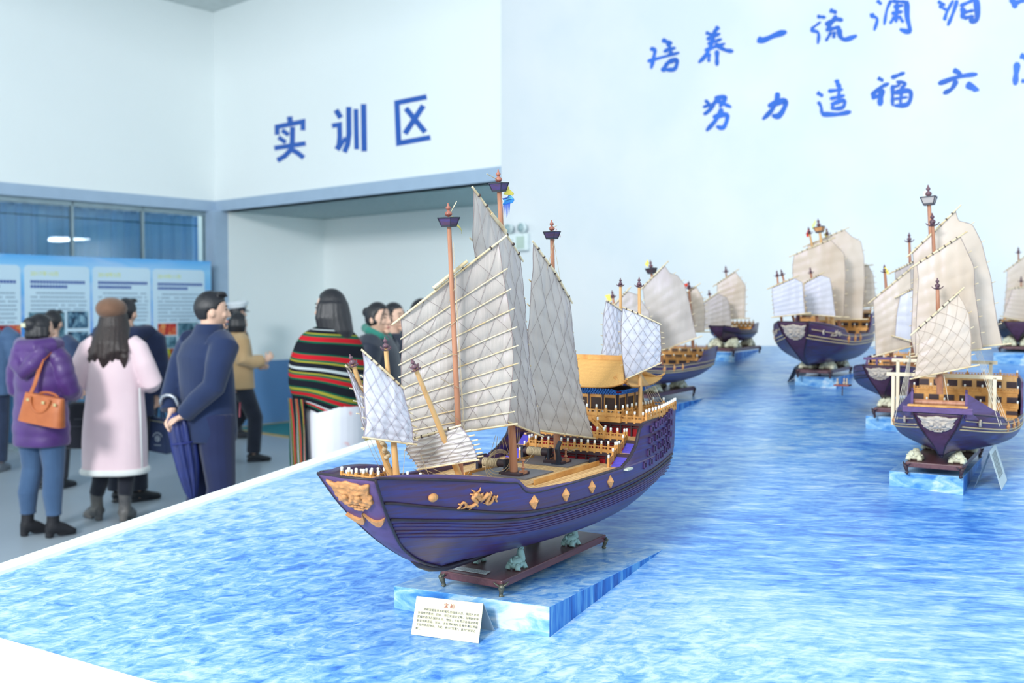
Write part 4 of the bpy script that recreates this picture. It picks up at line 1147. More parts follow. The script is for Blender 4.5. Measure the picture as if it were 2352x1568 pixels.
def panel_row(A, B_, n, out):
    for k in range(n):
        a, b_ = A.lerp(B_, (k + .10) / n), A.lerp(B_, (k + .90) / n)
        hz = ZW - ZC; m_ = (a + b_) / 2; d = (b_ - a).normalized(); w = (b_ - a).length
        pn.box(m_ + V((0, 0, hz * .80)) + out * .001, w, .004, hz * .26, (d, out, V((0, 0, 1))))
        for q in (a, b_): pn.box(q + V((0, 0, hz * .42)) + out * .001, .003, .004, hz * .66, (d, out, V((0, 0, 1))))
        pn.box(m_ + V((0, 0, hz * .66)) + out * .001, w, .004, .003, (d, out, V((0, 0, 1))))
    for k in range(n + 1):
        q = A.lerp(B_, k / n); ps.box(q + V((0, 0, (ZW - ZC) / 2)), .008, .008, ZW - ZC, F1.ax())
panel_row(F1.P(T0, S0, ZC), F1.P(T0, S1_, ZC), 4, -F1.a)
panel_row(F1.P(T0, S1_, ZC), F1.P(T1_, S1_, ZC), 3, F1.b)
panel_row(F1.P(T1_, S0, ZC), F1.P(T0, S0, ZC), 3, -F1.b)
pn.build('wall_panel', M_gold, cab); ps.build('post', M_dark, cab)
M_brk = mat('blue_painted_bracket', (40, 110, 196), .5)
bk = MB(); rim_ = MB()
E0t, E1t, E0s, E1s, ZE = .712, 1.0, -.19, .128, 1.376
for (A, B_, out, n) in ((F1.P(T0, S0, 0), F1.P(T0, S1_, 0), -F1.a, 22), (F1.P(T0, S1_, 0), F1.P(T1_, S1_, 0), F1.b, 18), (F1.P(T1_, S0, 0), F1.P(T0, S0, 0), -F1.b, 18)):
    for k in range(n + 1):
        p = A.lerp(B_, k / n)
        for q in range(3): bk.box(p + out * (.008 + .011 * q) + V((0, 0, ZW - .012 + q * .006)), .006, .006, .006, F1.ax())
        bk.bar(p + V((0, 0, ZW - .004)), p + out * .05 + V((0, 0, ZE - .004)), .003, .003)
bk.build('eave_bracket', M_brk, cab)
MB().box(F1.P((T0 + T1_) / 2, (S0 + S1_) / 2, ZW - .007), T1_ - T0 + .008, S1_ - S0 + .008, .009, F1.ax()).build('lintel_band', mat('red_lintel', (168, 40, 50), .5), cab)
# roof: ridge athwart, gables at its two ends, skirt roof all round with lifted corners
M_tile, nt, b = new_mat('honey_roof_tile', .5, .3)
tc = nt.nodes.new('ShaderNodeTexCoord'); mp = nt.nodes.new('ShaderNodeMapping'); mp.inputs['Scale'].default_value = (62, 26, 1)
nt.links.new(tc.outputs['UV'], mp.inputs[0]); br = nt.nodes.new('ShaderNodeTexBrick'); br.offset = 0.0
br.inputs['Scale'].default_value = 1; br.inputs['Brick Width'].default_value = 1; br.inputs['Row Height'].default_value = 1; br.inputs['Mortar Size'].default_value = .16; br.inputs['Mortar Smooth'].default_value = .9
br.inputs['Color1'].default_value = lin((222, 172, 104)); br.inputs['Color2'].default_value = lin((214, 164, 98)); br.inputs['Mortar'].default_value = lin((164, 116, 62))
nt.links.new(mp.outputs[0], br.inputs['Vector']); nt.links.new(br.outputs['Color'], b.inputs['Base Color'])
bn = nt.nodes.new('ShaderNodeBump'); bn.inputs['Strength'].default_value = .5; bn.inputs['Distance'].default_value = .002; nt.links.new(br.outputs['Fac'], bn.inputs['Height']); bn.invert = True; nt.links.new(bn.outputs[0], b.inputs['Normal'])
RT, RS0, RS1, ZR = .858, -.115, .052, 1.462
roof = MB()
def eave(u, side):          # point on the eave edge, corners lifted
    lift = .020 * abs(2 * u - 1) ** 3.5
    if side == 'f': return F1.P(E0t - .008 * abs(2 * u - 1) ** 4, lerp(E0s, E1s, u), ZE + lift)
    if side == 'k': return F1.P(E1t + .008 * abs(2 * u - 1) ** 4, lerp(E0s, E1s, u), ZE + lift)
    if side == 'r': return F1.P(lerp(E0t, E1t, u), E1s + .008 * abs(2 * u - 1) ** 4, ZE + lift)
    return F1.P(lerp(E0t, E1t, u), E0s - .008 * abs(2 * u - 1) ** 4, ZE + lift)
def slope(side):
    def fn(u, v):
        e = eave(u, side); r = F1.P(RT, lerp(RS0, RS1, u), ZR)
        p = e.lerp(r, v); p.z = lerp(e.z, r.z, v ** 1.25); return p
    return fn
roof.grid(slope('f'), 24, 14); roof.grid(slope('k'), 24, 14)
def hipf(side, sE, sR):
    def fn(u, v):
        e = eave(u, side)
        zg = ZE + (ZR - ZE) * .36
        g = F1.P(lerp(E0t + .055, E1t - .055, u), sR, zg)
        p = e.lerp(g, v); p.z = lerp(e.z, g.z, v ** 1.2); return p
    return fn
roof.grid(hipf('r', E1s, RS1 + .008), 24, 10); roof.grid(hipf('l', E0s, RS0 - .008), 24, 10)
ro = roof.build('cabin_roof', M_tile, cab, True, fixn=False, uv=True)
md = ro.modifiers.new('thick', 'SOLIDIFY'); md.thickness = .005; md.offset = 0
rg = MB(); rg.bar(F1.P(RT, RS0 - .02, ZR + .006), F1.P(RT, RS1 + .02, ZR + .006), .012, .018)
for sg, ss in ((1, RS1 + .012), (-1, RS0 - .012)):
    for tt in (-1, 1):
        rg.tube([F1.P(RT, ss, ZR + .004), F1.P(RT + tt * .05, ss, ZR - .036), F1.P(RT + tt * .098, ss + sg * .004, ZE + .030)], [(.006, .006), (.005, .005), (.005, .005)], 6)
        es = E1s if sg > 0 else E0s; et = E0t if tt < 0 else E1t
        rg.tube([F1.P(RT + tt * .094, ss, ZE + .034), F1.P(lerp(RT + tt * .09, et, .5), lerp(ss, es, .5), ZE + .018), F1.P(et, es, ZE + .024), F1.P(et + tt * .012, es + sg * .012, ZE + .034)], [.005, .005, .005, .003], 6)
rg.build('ridge_tile', M_gold, ro)
gb = MB()
for sg, ss in ((1, RS1 + .006), (-1, RS0 - .006)):
    gb.prism([F1.P(RT - .080, ss, ZE + .028), F1.P(RT + .080, ss, ZE + .028), F1.P(RT, ss, ZR - .008)], F1.b * -.004 * sg)
gb.build('gable', mat('red_gable', (140, 44, 48), .5), ro)
railing(F1, ship, [(.735, -.165, ZC - .012), (.735, .10, ZC - .012), (.86, .10, ZC - .012)], .024, 12)
railing(F1, ship, [(.86, .10, ZC - .012), (.985, .10, ZC - .012)], .022, 6)

# deck furniture: mast plates, windlasses, bitts
mz = {}
mz['B0'] = F1.tz(1181, 1090); mz['C0'] = F1.tz(1280, 1061)
for key, (t, z) in mz.items():
    MB().box(F1.P(t + (.03 if key == 'B0' else .02), -.03, ZD + .0055), .16, .20, .004, F1.ax()).build('deck_plate', mat('slate_deck_plate', (112, 108, 112), .5, c2=(96, 92, 98), scale=(14, 14, 14)), ship)
    MB().box(F1.P(t, .0, ZD + .011), .06, .07, .009, F1.ax()).build('mast_step', M_dark, ship, bevel=.001)
    wl = MB(); c = F1.P(t - .0, -.075, ZD + .036)
    for sg in (-1, 1): wl.box(c + F1.b * sg * .048 - V((0, 0, .012)), .022, .009, .052, F1.ax())
    wo = wl.build('windlass', M_black, ship, bevel=.001)
    MB().tube([c - F1.b * .046, c + F1.b * .046], .0115, 14).build('windlass_barrel', M_dark, wo, 40)
    tr2 = MB()
    for k in range(9): tr2.tube([c + F1.b * (-.03 + k * .0058), c + F1.b * (-.03 + k * .0058 + .005)], .0135, 14)
    tr2.build('cable_turns', M_rope, wo, 40)
    bt_ = MB()
    for sg in (-1, 1):
        p = F1.P(t + .004, sg * .028, ZD + .012); bt_.box(p + V((0, 0, .004)), .022, .016, .009, F1.ax()); bt_.lathe(p, V((0, 0, 1)), [(0, .004), (.012, .003), (.016, .007), (.02, .003), (.034, .003), (.038, .007), (.042, .004), (.043, 0)], 8)
    bt_.build('mast_bitt', M_mast, ship)
ck = MB(); ck.tube([F1.P(.46, .02, ZD), F1.P(.46, .02, ZD + .03), F1.P(.45, .02, ZD + .055), F1.P(.462, .024, ZD + .078)], [.009, .008, .008, .006], 10); ck.box(F1.P(.46, .02, ZD + .006), .035, .035, .006, F1.ax())
ck.build('curved_bollard', M_black, ship, 40)
for s in (.1, -.06):
    MB().box(F1.P(.545, s, ZD + .012), .024, .024, .02, F1.ax()).build('deck_block', M_black, ship, bevel=.001)

# masts
def mline(base, top, s0=0.0, s1=None):
    return F1.pt(*base, s0), F1.pt(*top, s0 if s1 is None else s1)
fy = lambda p, dx, dz: [p, p + F1.a * dx, p + F1.a * dx * 1.1 + V((0, 0, -dz)), p + V((0, 0, -dz * .8))]
pA0, pA1 = mline((1058, 1094), (1029, 466)); pB0, pB1 = mline((1181, 1090), (1144, 389)); pC0, pC1 = mline((1280, 1061), (1267, 505))
KB = .0098
mA = mast(F1, ship, pA0, pA1, .0085, .0055, M_mast, 'basket', KB, M_finial2)
mB = mast(F1, ship, pB0, pB1, .0118, .0065, M_mast, 'basket', KB, M_finial2)
mC = mast(F1, ship, pC0, pC1, .0105, .006, M_mast, 'basket', KB * .95, M_finial2)
def wflag(fm_, corners, par, uvn=6):
    mb = MB(); c = [F1.pt(*q[:2], q[2]) for q in corners]
    def fn(u, v):
        p = c[0].lerp(c[1], u).lerp(c[3].lerp(c[2], u), v); return p + (F1.a * .5 + F1.b) .normalized() * .006 * math.sin(u * 5 + v * 4)
    mb.grid(fn, 10, 10); o = mb.build('flag', fm_, par, True, fixn=False, uv=True)
    md = o.modifiers.new('cloth', 'SOLIDIFY'); md.thickness = .0007
    return o
wflag(M_flagY, [(1156, 424, -.01), (1178, 437, -.02), (1174, 449, -.02), (1160, 446, -.01)], mB)
wflag(M_flagB, [(1153, 456, -.012), (1176, 446, -.03), (1176, 464, -.03), (1153, 474, -.012)], mB)
fr2 = MB()
for k in range(6):
    x = 1153 + k * 3.2; a = F1.pt(x, 473 - k * 1.6, -.012); b_ = F1.pt(x + .8, 515 - k * 4.4, -.012); w = F1.pt(x + 3, 472 - k * 1.6, -.012)
    fr2.add([a, w, b_], [(0, 1, 2)])
fo = fr2.build('flag_fringe', mat('deep_blue_fringe', (40, 96, 214), .7), mB, fixn=False)
wflag(mat('green_yellow_flag', (196, 184, 104), .8), [(1036, 497, -.01), (1048, 504, -.02), (1057, 537, -.02), (1046, 506, -.01)], mA)
wflag(mat('pink_flag', (216, 178, 176), .8), [(1272, 524, -.01), (1280, 530, -.02), (1284, 546, -.02), (1274, 533, -.01)], mC)
for par, a, b_ in ((mA, (1036, 486, .0), (1049, 462, .0)), (mB, (1146, 414, .0), (1118, 399, .0)), (mC, (1271, 522, 0), (1279, 518, 0))):
    MB().tube([F1.pt(*a), F1.pt(*b_)], .0012, 6).build('flag_staff', M_spar, par)
f1a, f1b = mline((911, 1097), (884, 773), 0); f2a, f2b = mline((897, 1092), (803, 813), -.05); f3a, f3b = mline((1061, 1106), (945, 824), .06)
mast(F1, ship, f1a, f1b, .0085, .0055, M_mast2, 'cup', .0078)
mast(F1, ship, f2a, f2b, .0085, .0055, M_mast2, 'cup', .0076)
mast(F1, ship, f3a, f3b, .0085, .0055, M_mast2, 'cup', .0076)
m1a, m1b = mline((1471, 957), (1468, 636), .125); m2a, m2b = mline((1427, 957), (1425, 638), -.06)
mast(F1, ship, m1a, m1b, .0074, .0052, M_mast2, 'cup', .0080)
mast(F1, ship, m2a, m2b, .0074, .005, M_mast2, 'cup', .0074)
# sails
M_sailf = sail_mat('furled_sail_cloth', (212, 206, 202), (196, 190, 184), (30, 30, 30), .4)
eA = V((.97, .243, 0)).normalized()
qA = pA0.lerp(pA1, .5) + V((eA.y * -1, eA.x, 0)) * .022
sail(F1, ship, [(920, 730), (925, 780), (921, 830), (922, 880), (932, 945), (948, 1008)], [(1144, 556), (1152, 610), (1166, 690), (1176, 760), (1178, 820), (1175, 880), (1170, 940), (1163, 976)],
     (qA, eA), M_sail, [.16, .27, .375, .475, .575, .67, .76, .85, .93], belly=-.012, net=4, yard_r=.0038, scal=.006, seed=3, folds=0, side=1)
MB().tube([on_vert(994, 662, (qA.x, qA.y), (-eA.y, eA.x)) + V((eA.y, -eA.x, 0)) * .008, on_vert(1072, 600, (qA.x, qA.y), (-eA.y, eA.x)) + V((eA.y, -eA.x, 0)) * .008], .0048, 10).build('yard_splint', M_spar, ship, 40)
eB = V((.60, .80, 0)); qB = pB0.lerp(pB1, .5) + V((.8, -.6, 0)) * .020
sail(F1, ship, [(1087, 436), (1086, 560), (1100, 700), (1130, 850), (1163, 968)], [(1197, 594), (1203, 700), (1215, 830), (1230, 920), (1241, 1000)],
     (qB, eB), M_sail, [.2, .33, .46, .58, .70, .82, .92], belly=.02, net=4, yard_r=.0038, scal=.004, batside=-1, seed=5, over=.012)
MB().tube([on_vert(1122, 490, (qB.x, qB.y), (-.8, .6)) + V((.8, -.6, 0)) * .009, on_vert(1156, 532, (qB.x, qB.y), (-.8, .6)) + V((.8, -.6, 0)) * .009], .0055, 10).build('yard_splint', M_spar, ship, 40)
eC = V((.66, .75, 0)).normalized(); qC = pC0.lerp(pC1, .5) + V((eC.y, -eC.x, 0)) * .020
sail(F1, ship, [(1226, 560), (1217, 680), (1211, 780), (1213, 900), (1222, 986)], [(1309, 690), (1315, 780), (1330, 880), (1346, 950), (1361, 1006)],
     (qC, eC), M_sail, [.2, .33, .46, .58, .70, .82, .92], belly=.02, net=4, yard_r=.0038, scal=.004, batside=-1, seed=9, over=.012)
e1 = V((.9, .43, 0)).normalized(); q1_ = f1a.lerp(f1b, .5) + V((e1.y, -e1.x, 0)) * .014
sail(F1, ship, [(832, 806), (836, 840), (835, 880), (838, 925), (842, 970), (834, 1004)], [(924, 889), (931, 920), (938, 950), (946, 984), (947, 1008), (952, 1020)],
     (q1_, e1), M_sailw, [.3, .42, .54, .66, .78, .9], belly=.012, net=4, yard_r=.0032, bat_r=.0016, scal=.003, batside=-1, seed=12, over=.006, netm=mat('grey_violet_cord', (150, 138, 150), .8))
e2 = V((.8, .6, 0)); q2_ = f2a.lerp(f2b, .5) + V((e2.y, -e2.x, 0)) * .012
sail(F1, ship, [(795, 842), (804, 870), (814, 905), (824, 940), (828, 966), (835, 986)], [(802, 850), (818, 878), (834, 906), (842, 934), (848, 962), (852, 992)],
     (q2_, e2), M_sailw, [.35, .55, .75], belly=.006, net=4, yard_r=.003, bat_r=.0015, scal=.003, batside=-1, seed=14, over=.006)
e3 = V((.96, -.28, 0)); q3_ = f3a.lerp(f3b, .25) + V((e3.y, -e3.x, 0)) * .016
sail(F1, ship, [(947, 1008), (938, 1020), (934, 1032), (946, 1050), (958, 1064), (962, 1077)], [(1056, 977), (1074, 998), (1082, 1012), (1089, 1030), (1094, 1044), (1096, 1056)],
     (q3_, e3), M_sailf, [.2, .36, .5, .62, .74, .84, .93], belly=.008, net=3, yard_r=.0034, bat_r=.002, scal=.006, batside=-1, seed=17, folds=.0012, netm=mat('grey_violet_cord', (150, 138, 150), .8), over=.006)
e4 = V((.96, .28, 0)); q4_ = m1a.lerp(m1b, .5) + V((e4.y, -e4.x, 0)) * .013
sail(F1, ship, [(1430, 706), (1427, 740), (1426, 780), (1430, 830), (1436, 870)], [(1515, 744), (1517, 770), (1518, 800), (1516, 824), (1516, 834)],
     (q4_, e4), M_sailw, [.2, .34, .5, .66, .8], belly=.014, net=4, yard_r=.003, bat_r=.0013, scal=.002, batside=-1, seed=21, over=.004)
e5 = V((.9, .43, 0)).normalized(); q5_ = m2a.lerp(m2b, .5) + V((e5.y, -e5.x, 0)) * .012
sail(F1, ship, [(1391, 690), (1386, 725), (1384, 760), (1386, 795), (1381, 814)], [(1432, 716), (1430, 745), (1429, 775), (1428, 800), (1426, 824)],
     (q5_, e5), M_sailw, [.25, .45, .65, .82], belly=.01, net=4, yard_r=.003, bat_r=.0013, scal=.002, batside=-1, seed=23, over=.004)
# running rigging
rg = MB()
def cord(a, b_, sagk=.0, r=.0007, n=10):
    pts = [a.lerp(b_, k / n) - V((0, 0, sagk * math.sin(math.pi * k / n))) for k in range(n + 1)]; rg.tube(pts, r, 4, False)
for k in range(5):
    cord(F1.pt(1138 + k * 5, 1000 + k * 1, -.03), F1.P(mz['B0'][0] - .01 + k * .006, -.09 + k * .02, ZD + .04), .01)
cord(F1.pt(1246, 1003, .01), F1.P(mz['B0'][0] + .01, .03, ZD + .04), .006); cord(F1.pt(1362, 1008, .02), F1.P(mz['C0'][0] + .01, .03, ZD + .04), .006)
cord(F1.pt(1360, 1006, .02), F1.P(mz['C0'][0] + .01, .03, ZD + .045), .01)
for k in range(2): cord(pA0.lerp(pA1, .86) + F1.b * .011, pA0.lerp(pA1, .12) + F1.b * (.016 + .004 * k), .0)
for k in range(6): cord(pA0.lerp(pA1, .08 + k * .125) + F1.b * .012, F1.pt(1040 + 6 * k - 40, 985 - k * 58, -.01), .002)
for k in range(2): cord(pB0.lerp(pB1, .9) + F1.b * .009, pB0.lerp(pB1, .05) + F1.b * (.02 + .006 * k), 0)
cord(pC0.lerp(pC1, .92) + F1.b * .009, F1.pt(1256, 620, .03), 0); cord(pC0.lerp(pC1, .92) + F1.a * .009, F1.pt(1290, 660, .03), 0)
for k in range(5): cord(F1.pt(1472, 856, .13), F1.P(.9 + .03 * k, .15, 1.29), .008)
cord(F1.pt(1471, 850, .13), F1.P(.875, .13, 1.28), .012); cord(F1.P(.93, .17, 1.31), F1.pt(1500, 880, .13), .0)
for x in (840, 850, 862): cord(F1.pt(x, 1006, -.02), F1.pt(x + 45, 1092, -.03), .008)
cord(F1.pt(1093, 1058, .05), F1.pt(1066, 1100, .07), .003); cord(F1.pt(965, 1040, .02), F1.pt(990, 1100, .03), .003); cord(F1.pt(930, 1034, .02), F1.pt(925, 1094, .03), .003)
for k in range(3):
    cord(F1.pt(950 + 22 * k, 1076, .05), F1.P(-.12 + .02 * k, .02 + .03 * k, 1.19), .006)
c = F1.P(mz['B0'][0] - .035, -.03, ZD + .05)
for k in range(4):
    rr = .036 + .003 * k
    rg.tube([c + F1.a * (rr * math.cos(an)) + F1.b * (.4 * rr * math.cos(an)) + V((0, 0, rr * .9 * math.sin(an) - .006 * k)) for an in [2 * math.pi * q / 24 for q in range(25)]], .0009, 4, False)
rgo = rg.build('running_rigging', M_rope, ship)
# furled cloth and cord coiled on the second fore mast
cl = MB(); base = f2a.lerp(f2b, .16); up_ = (f2b - f2a).normalized()
for k in range(10): cl.sph(base + up_ * (.006 * k) + F1.b * (.011 + .003 * math.sin(k * 2)) - F1.a * .006 * math.cos(k * 1.7), (.007, .007, .006), 8, 6)
cl.build('rope_coil', M_rope, ship, True)
# low rail posts with caps inside the bow
for sg in (1, -1):
    railing(F1, ship, [(t_, sg * (H1.side(t_, z_) - .02), z_) for t_, z_ in ((-.44, 1.226), (-.38, 1.216), (-.30, 1.204), (-.22, 1.193), (-.15, 1.182))], .018, 9)
railing(F1, ship, [(-.46, -.055, 1.234), (-.46, .055, 1.234)], .022, 6)
railing(F1, ship, [(-.14, -.15, 1.172), (-.14, .15, 1.172)], .022, 8)
# ================================================================ the other ships of the fleet
M_hull2 = wood('plum_brown_wood', (74, 54, 96), (72, 42, 56), .34, .4, (1.4, 20, 90), .2, (66, 60, 122))
M_plate2 = wood('dark_plum_wood', (74, 46, 70), (64, 36, 52), .4, .4, (4, 20, 40))
def zslab(top, bot):
    p = on_sea(*bot); return HEYE + ray(*top).z * p.y
def across(fr, px, py, t):     # picture point on the ship's cross plane at t
    q = fr.P(t, 0, 0); return on_vert(px, py, (q.x, q.y), (fr.a.x, fr.a.y))
TURN = V((.852, -.5236, 0))
def junk(fr, root, t0, t1, zt, zk, kp, kb, gold=True, faces=True, castle=True, side_detail=True, s0=0.0, prow=1.0, hullm=None, platem=None, low_mid=None, nn_=2.6, sh=1.0, drag=True):
    """Hull scaled from the big ship: t0 bow top, t1 stern top, zt bow height, zk keel height, kp / kb bow plate and beam factors."""
    f2 = Frame(fr.o + fr.b * s0, ANG, fr.base)
    kt = (t1 - t0) / 1.52; kz = (zt - zk) / .30
    T = lambda t: t0 + (t + .507) * kt
    Z = lambda z: zk + (z - .96) * kz
    ZT = lambda z: Z(1.165) + (z - 1.165) * kz * (sh if z > 1.165 else 1)
    zl = (lambda z: Z(z)) if low_mid is None else (lambda z: Z(z) if z > 1.2 else Z(1.165) + (low_mid - Z(1.165)))
    pl_ = [(v, t0 + (t + .507) * kt * prow, w * kp, Z(z)) for v, t, w, z in PLATE1]
    h = Hull(f2, pl_, ([T(t) for t in H1.beam[0]], [max(w * kb, .083 * kp if i == 0 else 0) for i, w in enumerate(H1.beam[1])]), ([T(t) for t in H1.keel[0]], [Z(z) for z in H1.keel[1]]),
             ([T(t) for t in H1.low[0]], [Z(z) for z in H1.low[1]]), lambda v: T(.87 + .09 * v), nn_, .03)
    P = f2.P
    hm = MB(); nu, nv = 60, 18
    for sg in (1, -1): hm.grid(h.grid(nu, nv, sgn=sg), nu, nv)
    for i in range(nu):
        a, b_ = h.pos((i / nu) ** 1.25, 0), h.pos(((i + 1) / nu) ** 1.25, 0)
        hm.add([P(a[0], -a[1], a[2]), P(b_[0], -b_[1], b_[2]), P(b_[0], b_[1], b_[2]), P(a[0], a[1], a[2])], [(0, 1, 2, 3)])
    for j in range(nv):
        a, b_ = h.pos(1, j / nv), h.pos(1, (j + 1) / nv)
        hm.add([P(a[0], -a[1], a[2]), P(a[0], a[1], a[2]), P(b_[0], b_[1], b_[2]), P(b_[0], -b_[1], b_[2])], [(0, 1, 2, 3)])
    hm.weld = True; hu = hm.build('hull', hullm or M_hull2, root, 40)
    md = hu.modifiers.new('planking', 'SOLIDIFY'); md.thickness = .008; md.offset = -1
    def pp(x, y, d):
        t, w, z = h.front(y); nx = (fr.a * -.75 - V((0, 0, .5))).normalized()
        return P(t, x * (w + .002), z) + nx * d
    b_ = MB(); b_.grid(lambda u, v: pp(u * 2 - 1, v, .003), 8, 20); bo = b_.build('bow_plate', platem or M_plate2, root, True)
    md = bo.modifiers.new('thick', 'SOLIDIFY'); md.thickness = .007
    ed = MB()
    for sg in (-1, 1): ed.tube([pp(sg, k / 20, .002) for k in range(21)], .003, 6)
    ed.tube([pp(-1, 1, .002), pp(1, 1, .002)], .003, 6); ed.build('bow_edge_strip', M_hulld, bo, True)
    if faces: beast(f2, lambda x, y, d: pp(x * .86, .77 + .19 * y, .004 + d * .014), M_ivory, root)
    kl = MB(); kl.tube([P(*(lambda q: (q[0], 0, q[2] - .003))(h.pos(u / 12, 0))) for u in range(13)], .007, 6); kl.build('keel', M_hulld, root, True)
    mg = mat('pale_gold_strake', (190, 172, 138), .5, c2=(170, 150, 116))
    for zf, r, m_ in ((1.118, .0042, mg), (1.100, .0042, mg), (1.155, .003, mg if gold else M_hulld)):
        for sg in (1, -1):
            mb = MB(); pts = []
            for k in range(41):
                t = lerp(t0 + .07 * kt, T(.93), k / 40); z = Z(zf + .055 * max(0, 1 - (k / 40) * 2.6) ** 1.5 + .02 * max(0, k / 40 - .5))
                pts.append(P(t, sg * (h.side(t, z) + .001), z))
            mb.tube(pts, r * max(.7, kz), 6); mb.build('rubbing_strake', m_ if gold else M_hulld, root, True)
    # bulwark wings at the stern, deck, tiers
    for sg in (1, -1):
        g = MB(); ts_ = lambda u, v: lerp(T(.47), T(.955 + .06 * v), u); topz = lambda t: ZT(tab((t - t0) / kt - .507, [.47, .56, .62, 1.02], [1.17, 1.21, 1.275, 1.30]))
        wf = lambda u, v, o=0.0: P(ts_(u, v), sg * (h.side(ts_(u, v), smtab(ts_(u, v), *h.low) - .002) - o), lerp(smtab(ts_(u, v), *h.low) - .004, topz(ts_(u, v)), v))
        g.grid(lambda u, v: wf(u, v), 30, 5); g.grid(lambda u, v: wf(u, v, .008), 30, 5); g.grid(lambda u, v: wf(u, 1, v * .008), 30, 1); g.grid(lambda u, v: wf(0, u, v * .008), 5, 1); g.grid(lambda u, v: wf(1, u, v * .008), 5, 1)
        g.build('stern_wing', hullm or M_hull2, root, 40)
        c_ = MB(); c_.tube([P(t, sg * (h.side(t, smtab(t, *h.low)) - .003), smtab(t, *h.low) + .002) for t in [lerp(t0 + .01, T(.47), k / 40) for k in range(41)]], .0042, 6); c_.build('cap_rail', M_hulld, root, True)
    zd = Z(1.14); wdk = lambda t: max(.01, min(h.side(t, zd), smtab(t, *h.beam)) - .008)
    d_ = MB(); d_.grid(lambda u, v: P(lerp(T(-.33), T(.93), u), (2 * v - 1) * wdk(lerp(T(-.33), T(.93), u)), zd), 24, 2)
    do = d_.build('main_deck', M_deck, root); md = do.modifiers.new('thick', 'SOLIDIFY'); md.thickness = .005
    if castle:
        for ta, za, zb in ((.52, 1.14, 1.185), (.64, 1.185, 1.232), (.75, 1.232, 1.285)):
            w = wdk(T(ta)) - .012; te = .955
            m1 = MB(); m1.hexa([P(T(ta), -w, ZT(za) - .002), P(T(te), -w * .85, ZT(za) - .002), P(T(te), w * .85, ZT(za) - .002), P(T(ta), w, ZT(za) - .002)], [P(T(ta), -w, ZT(zb)), P(T(te), -w * .85, ZT(zb)), P(T(te), w * .85, ZT(zb)), P(T(ta), w, ZT(zb))])
            m1.build('stern_tier', M_gold if ta < .7 else M_mast2, root)
            m2 = MB()
            for k in range(7):
                s = lerp(-w + .02, w - .02, k / 6); m2.box(P(T(ta) - .001, s, (ZT(za) + ZT(zb)) / 2), .004, w * .2, (ZT(zb) - ZT(za)) * (.7 if sh < 1.5 else .42), f2.ax())
            m2.build('tier_opening', M_dark, root)
            railing(f2, root, [(T(ta) + .004, -w, ZT(zb)), (T(ta) + .004, w, ZT(zb))], .02 * kz + .006, 7)
    if side_detail:
        for sg in (1, -1):
            for q in range(3):
                t = T(-.03 + q * .12); z = Z(1.142); s = h.side(t, z); c = P(t, sg * s, z); w = .015 * kz + .004; o_ = f2.b * sg
                mb = MB(); qv = [c + f2.a * w, c + V((0, 0, w * 1.5)), c - f2.a * w, c - V((0, 0, w * 1.5))]
                mb.add([x + o_ * .002 for x in qv] + [c + o_ * .009] + [x - o_ * .006 for x in qv], [(0, 1, 4), (1, 2, 4), (2, 3, 4), (3, 0, 4), (0, 5, 6, 1), (1, 6, 7, 2), (2, 7, 8, 3), (3, 8, 5, 0), (8, 7, 6, 5)])
                mb.build('diamond_scupper', M_carve, root)
            t = T(-.33); z = Z(1.19); c = P(t, sg * h.side(t, z), z); bs_ = MB(); bs_.lathe(c - f2.b * sg * .003, f2.b * sg, [(0, .014), (.006, .015), (.008, .012), (.0085, .009)], 16); e_ = bs_.build('hull_eye', M_ivory, root, True)
            MB().lathe(c + f2.b * sg * .005, f2.b * sg, [(0, .008), (.002, .008), (.003, .004)], 12).build('pupil', M_black, e_)
        td, zd_ = T(-.2), Z(1.178)
        for sg in ((1, -1) if drag else ()):
            dragon(lambda x, y, d, sg=sg: f2.P(td + x * sg * .05 * kz, sg * (h.side(td + x * sg * .05 * kz, zd_ + y * .026 * kz) + d * .02), zd_ + y * .026 * kz), M_ivory if gold else M_carve, root, .8)
    return h, f2, T, Z
def cross_mast(fr, root, t, base, top, r0, r1, kind, k, m=None, flag=None, cupm=None):
    p0, p1 = across(fr, *base, t), across(fr, *top, t)
    o = mast(fr, root, p0, p1, r0, r1, m or M_mast2, kind, k, M_finial, cupm=cupm)
    if flag:
        fm_, c = flag; mb = MB(); mb.add([across(fr, *q, t - .004) for q in c], [tuple(range(len(c)))]); fo = mb.build('flag', fm_, o, fixn=False)
        md = fo.modifiers.new('cloth', 'SOLIDIFY'); md.thickness = .001
    return o
def cross_sail(fr, root, t, left, right, m, bats, seed, e=None, **kw):
    q = fr.P(t, 0, 0); kw.setdefault('net', 0); kw.setdefault('belly', .012); kw.setdefault('scal', .003)
    return sail(fr, root, left, right, (q, e or fr.b), m, bats, seed=seed, nu=24, nv=36, batside=-1, **kw)
B7 = [.16, .3, .44, .58, .72, .86]
def fleet_base(name_pl, tl, tr, brp, stand_fl, stand_fr, blen, lab_pl, lab_st, slab_len=None):
    zs = zslab(tr, brp); bt = zs + .045
    a, b_ = at_z(*stand_fl, bt), at_z(*stand_fr, bt)
    w = max(.09, abs((b_ - a).dot(TURN)) / 2)
    mid = (a + b_) / 2
    fr = Frame(mid, ANG, bt)
    P1_ = at_z(*tr, zs); P2_ = at_z(*tl, zs); ws = (P1_ - P2_).dot(TURN)
    P2_ = P1_ - TURN * ws
    L_ = slab_len or (zs - seaz(P1_.x, P1_.y)) / (SEAY * fr.a.y + SEAX * fr.a.x) * 1.1
    slab('plinth', (P2_, P1_, P1_ + fr.a * L_, P2_ + fr.a * L_), zs, M_sea, M_wave, lab_pl)
    st = stand(fr, 0, blen, w, zs, bt, .020, lab_st, legm=M_dark)
    return fr, zs, bt

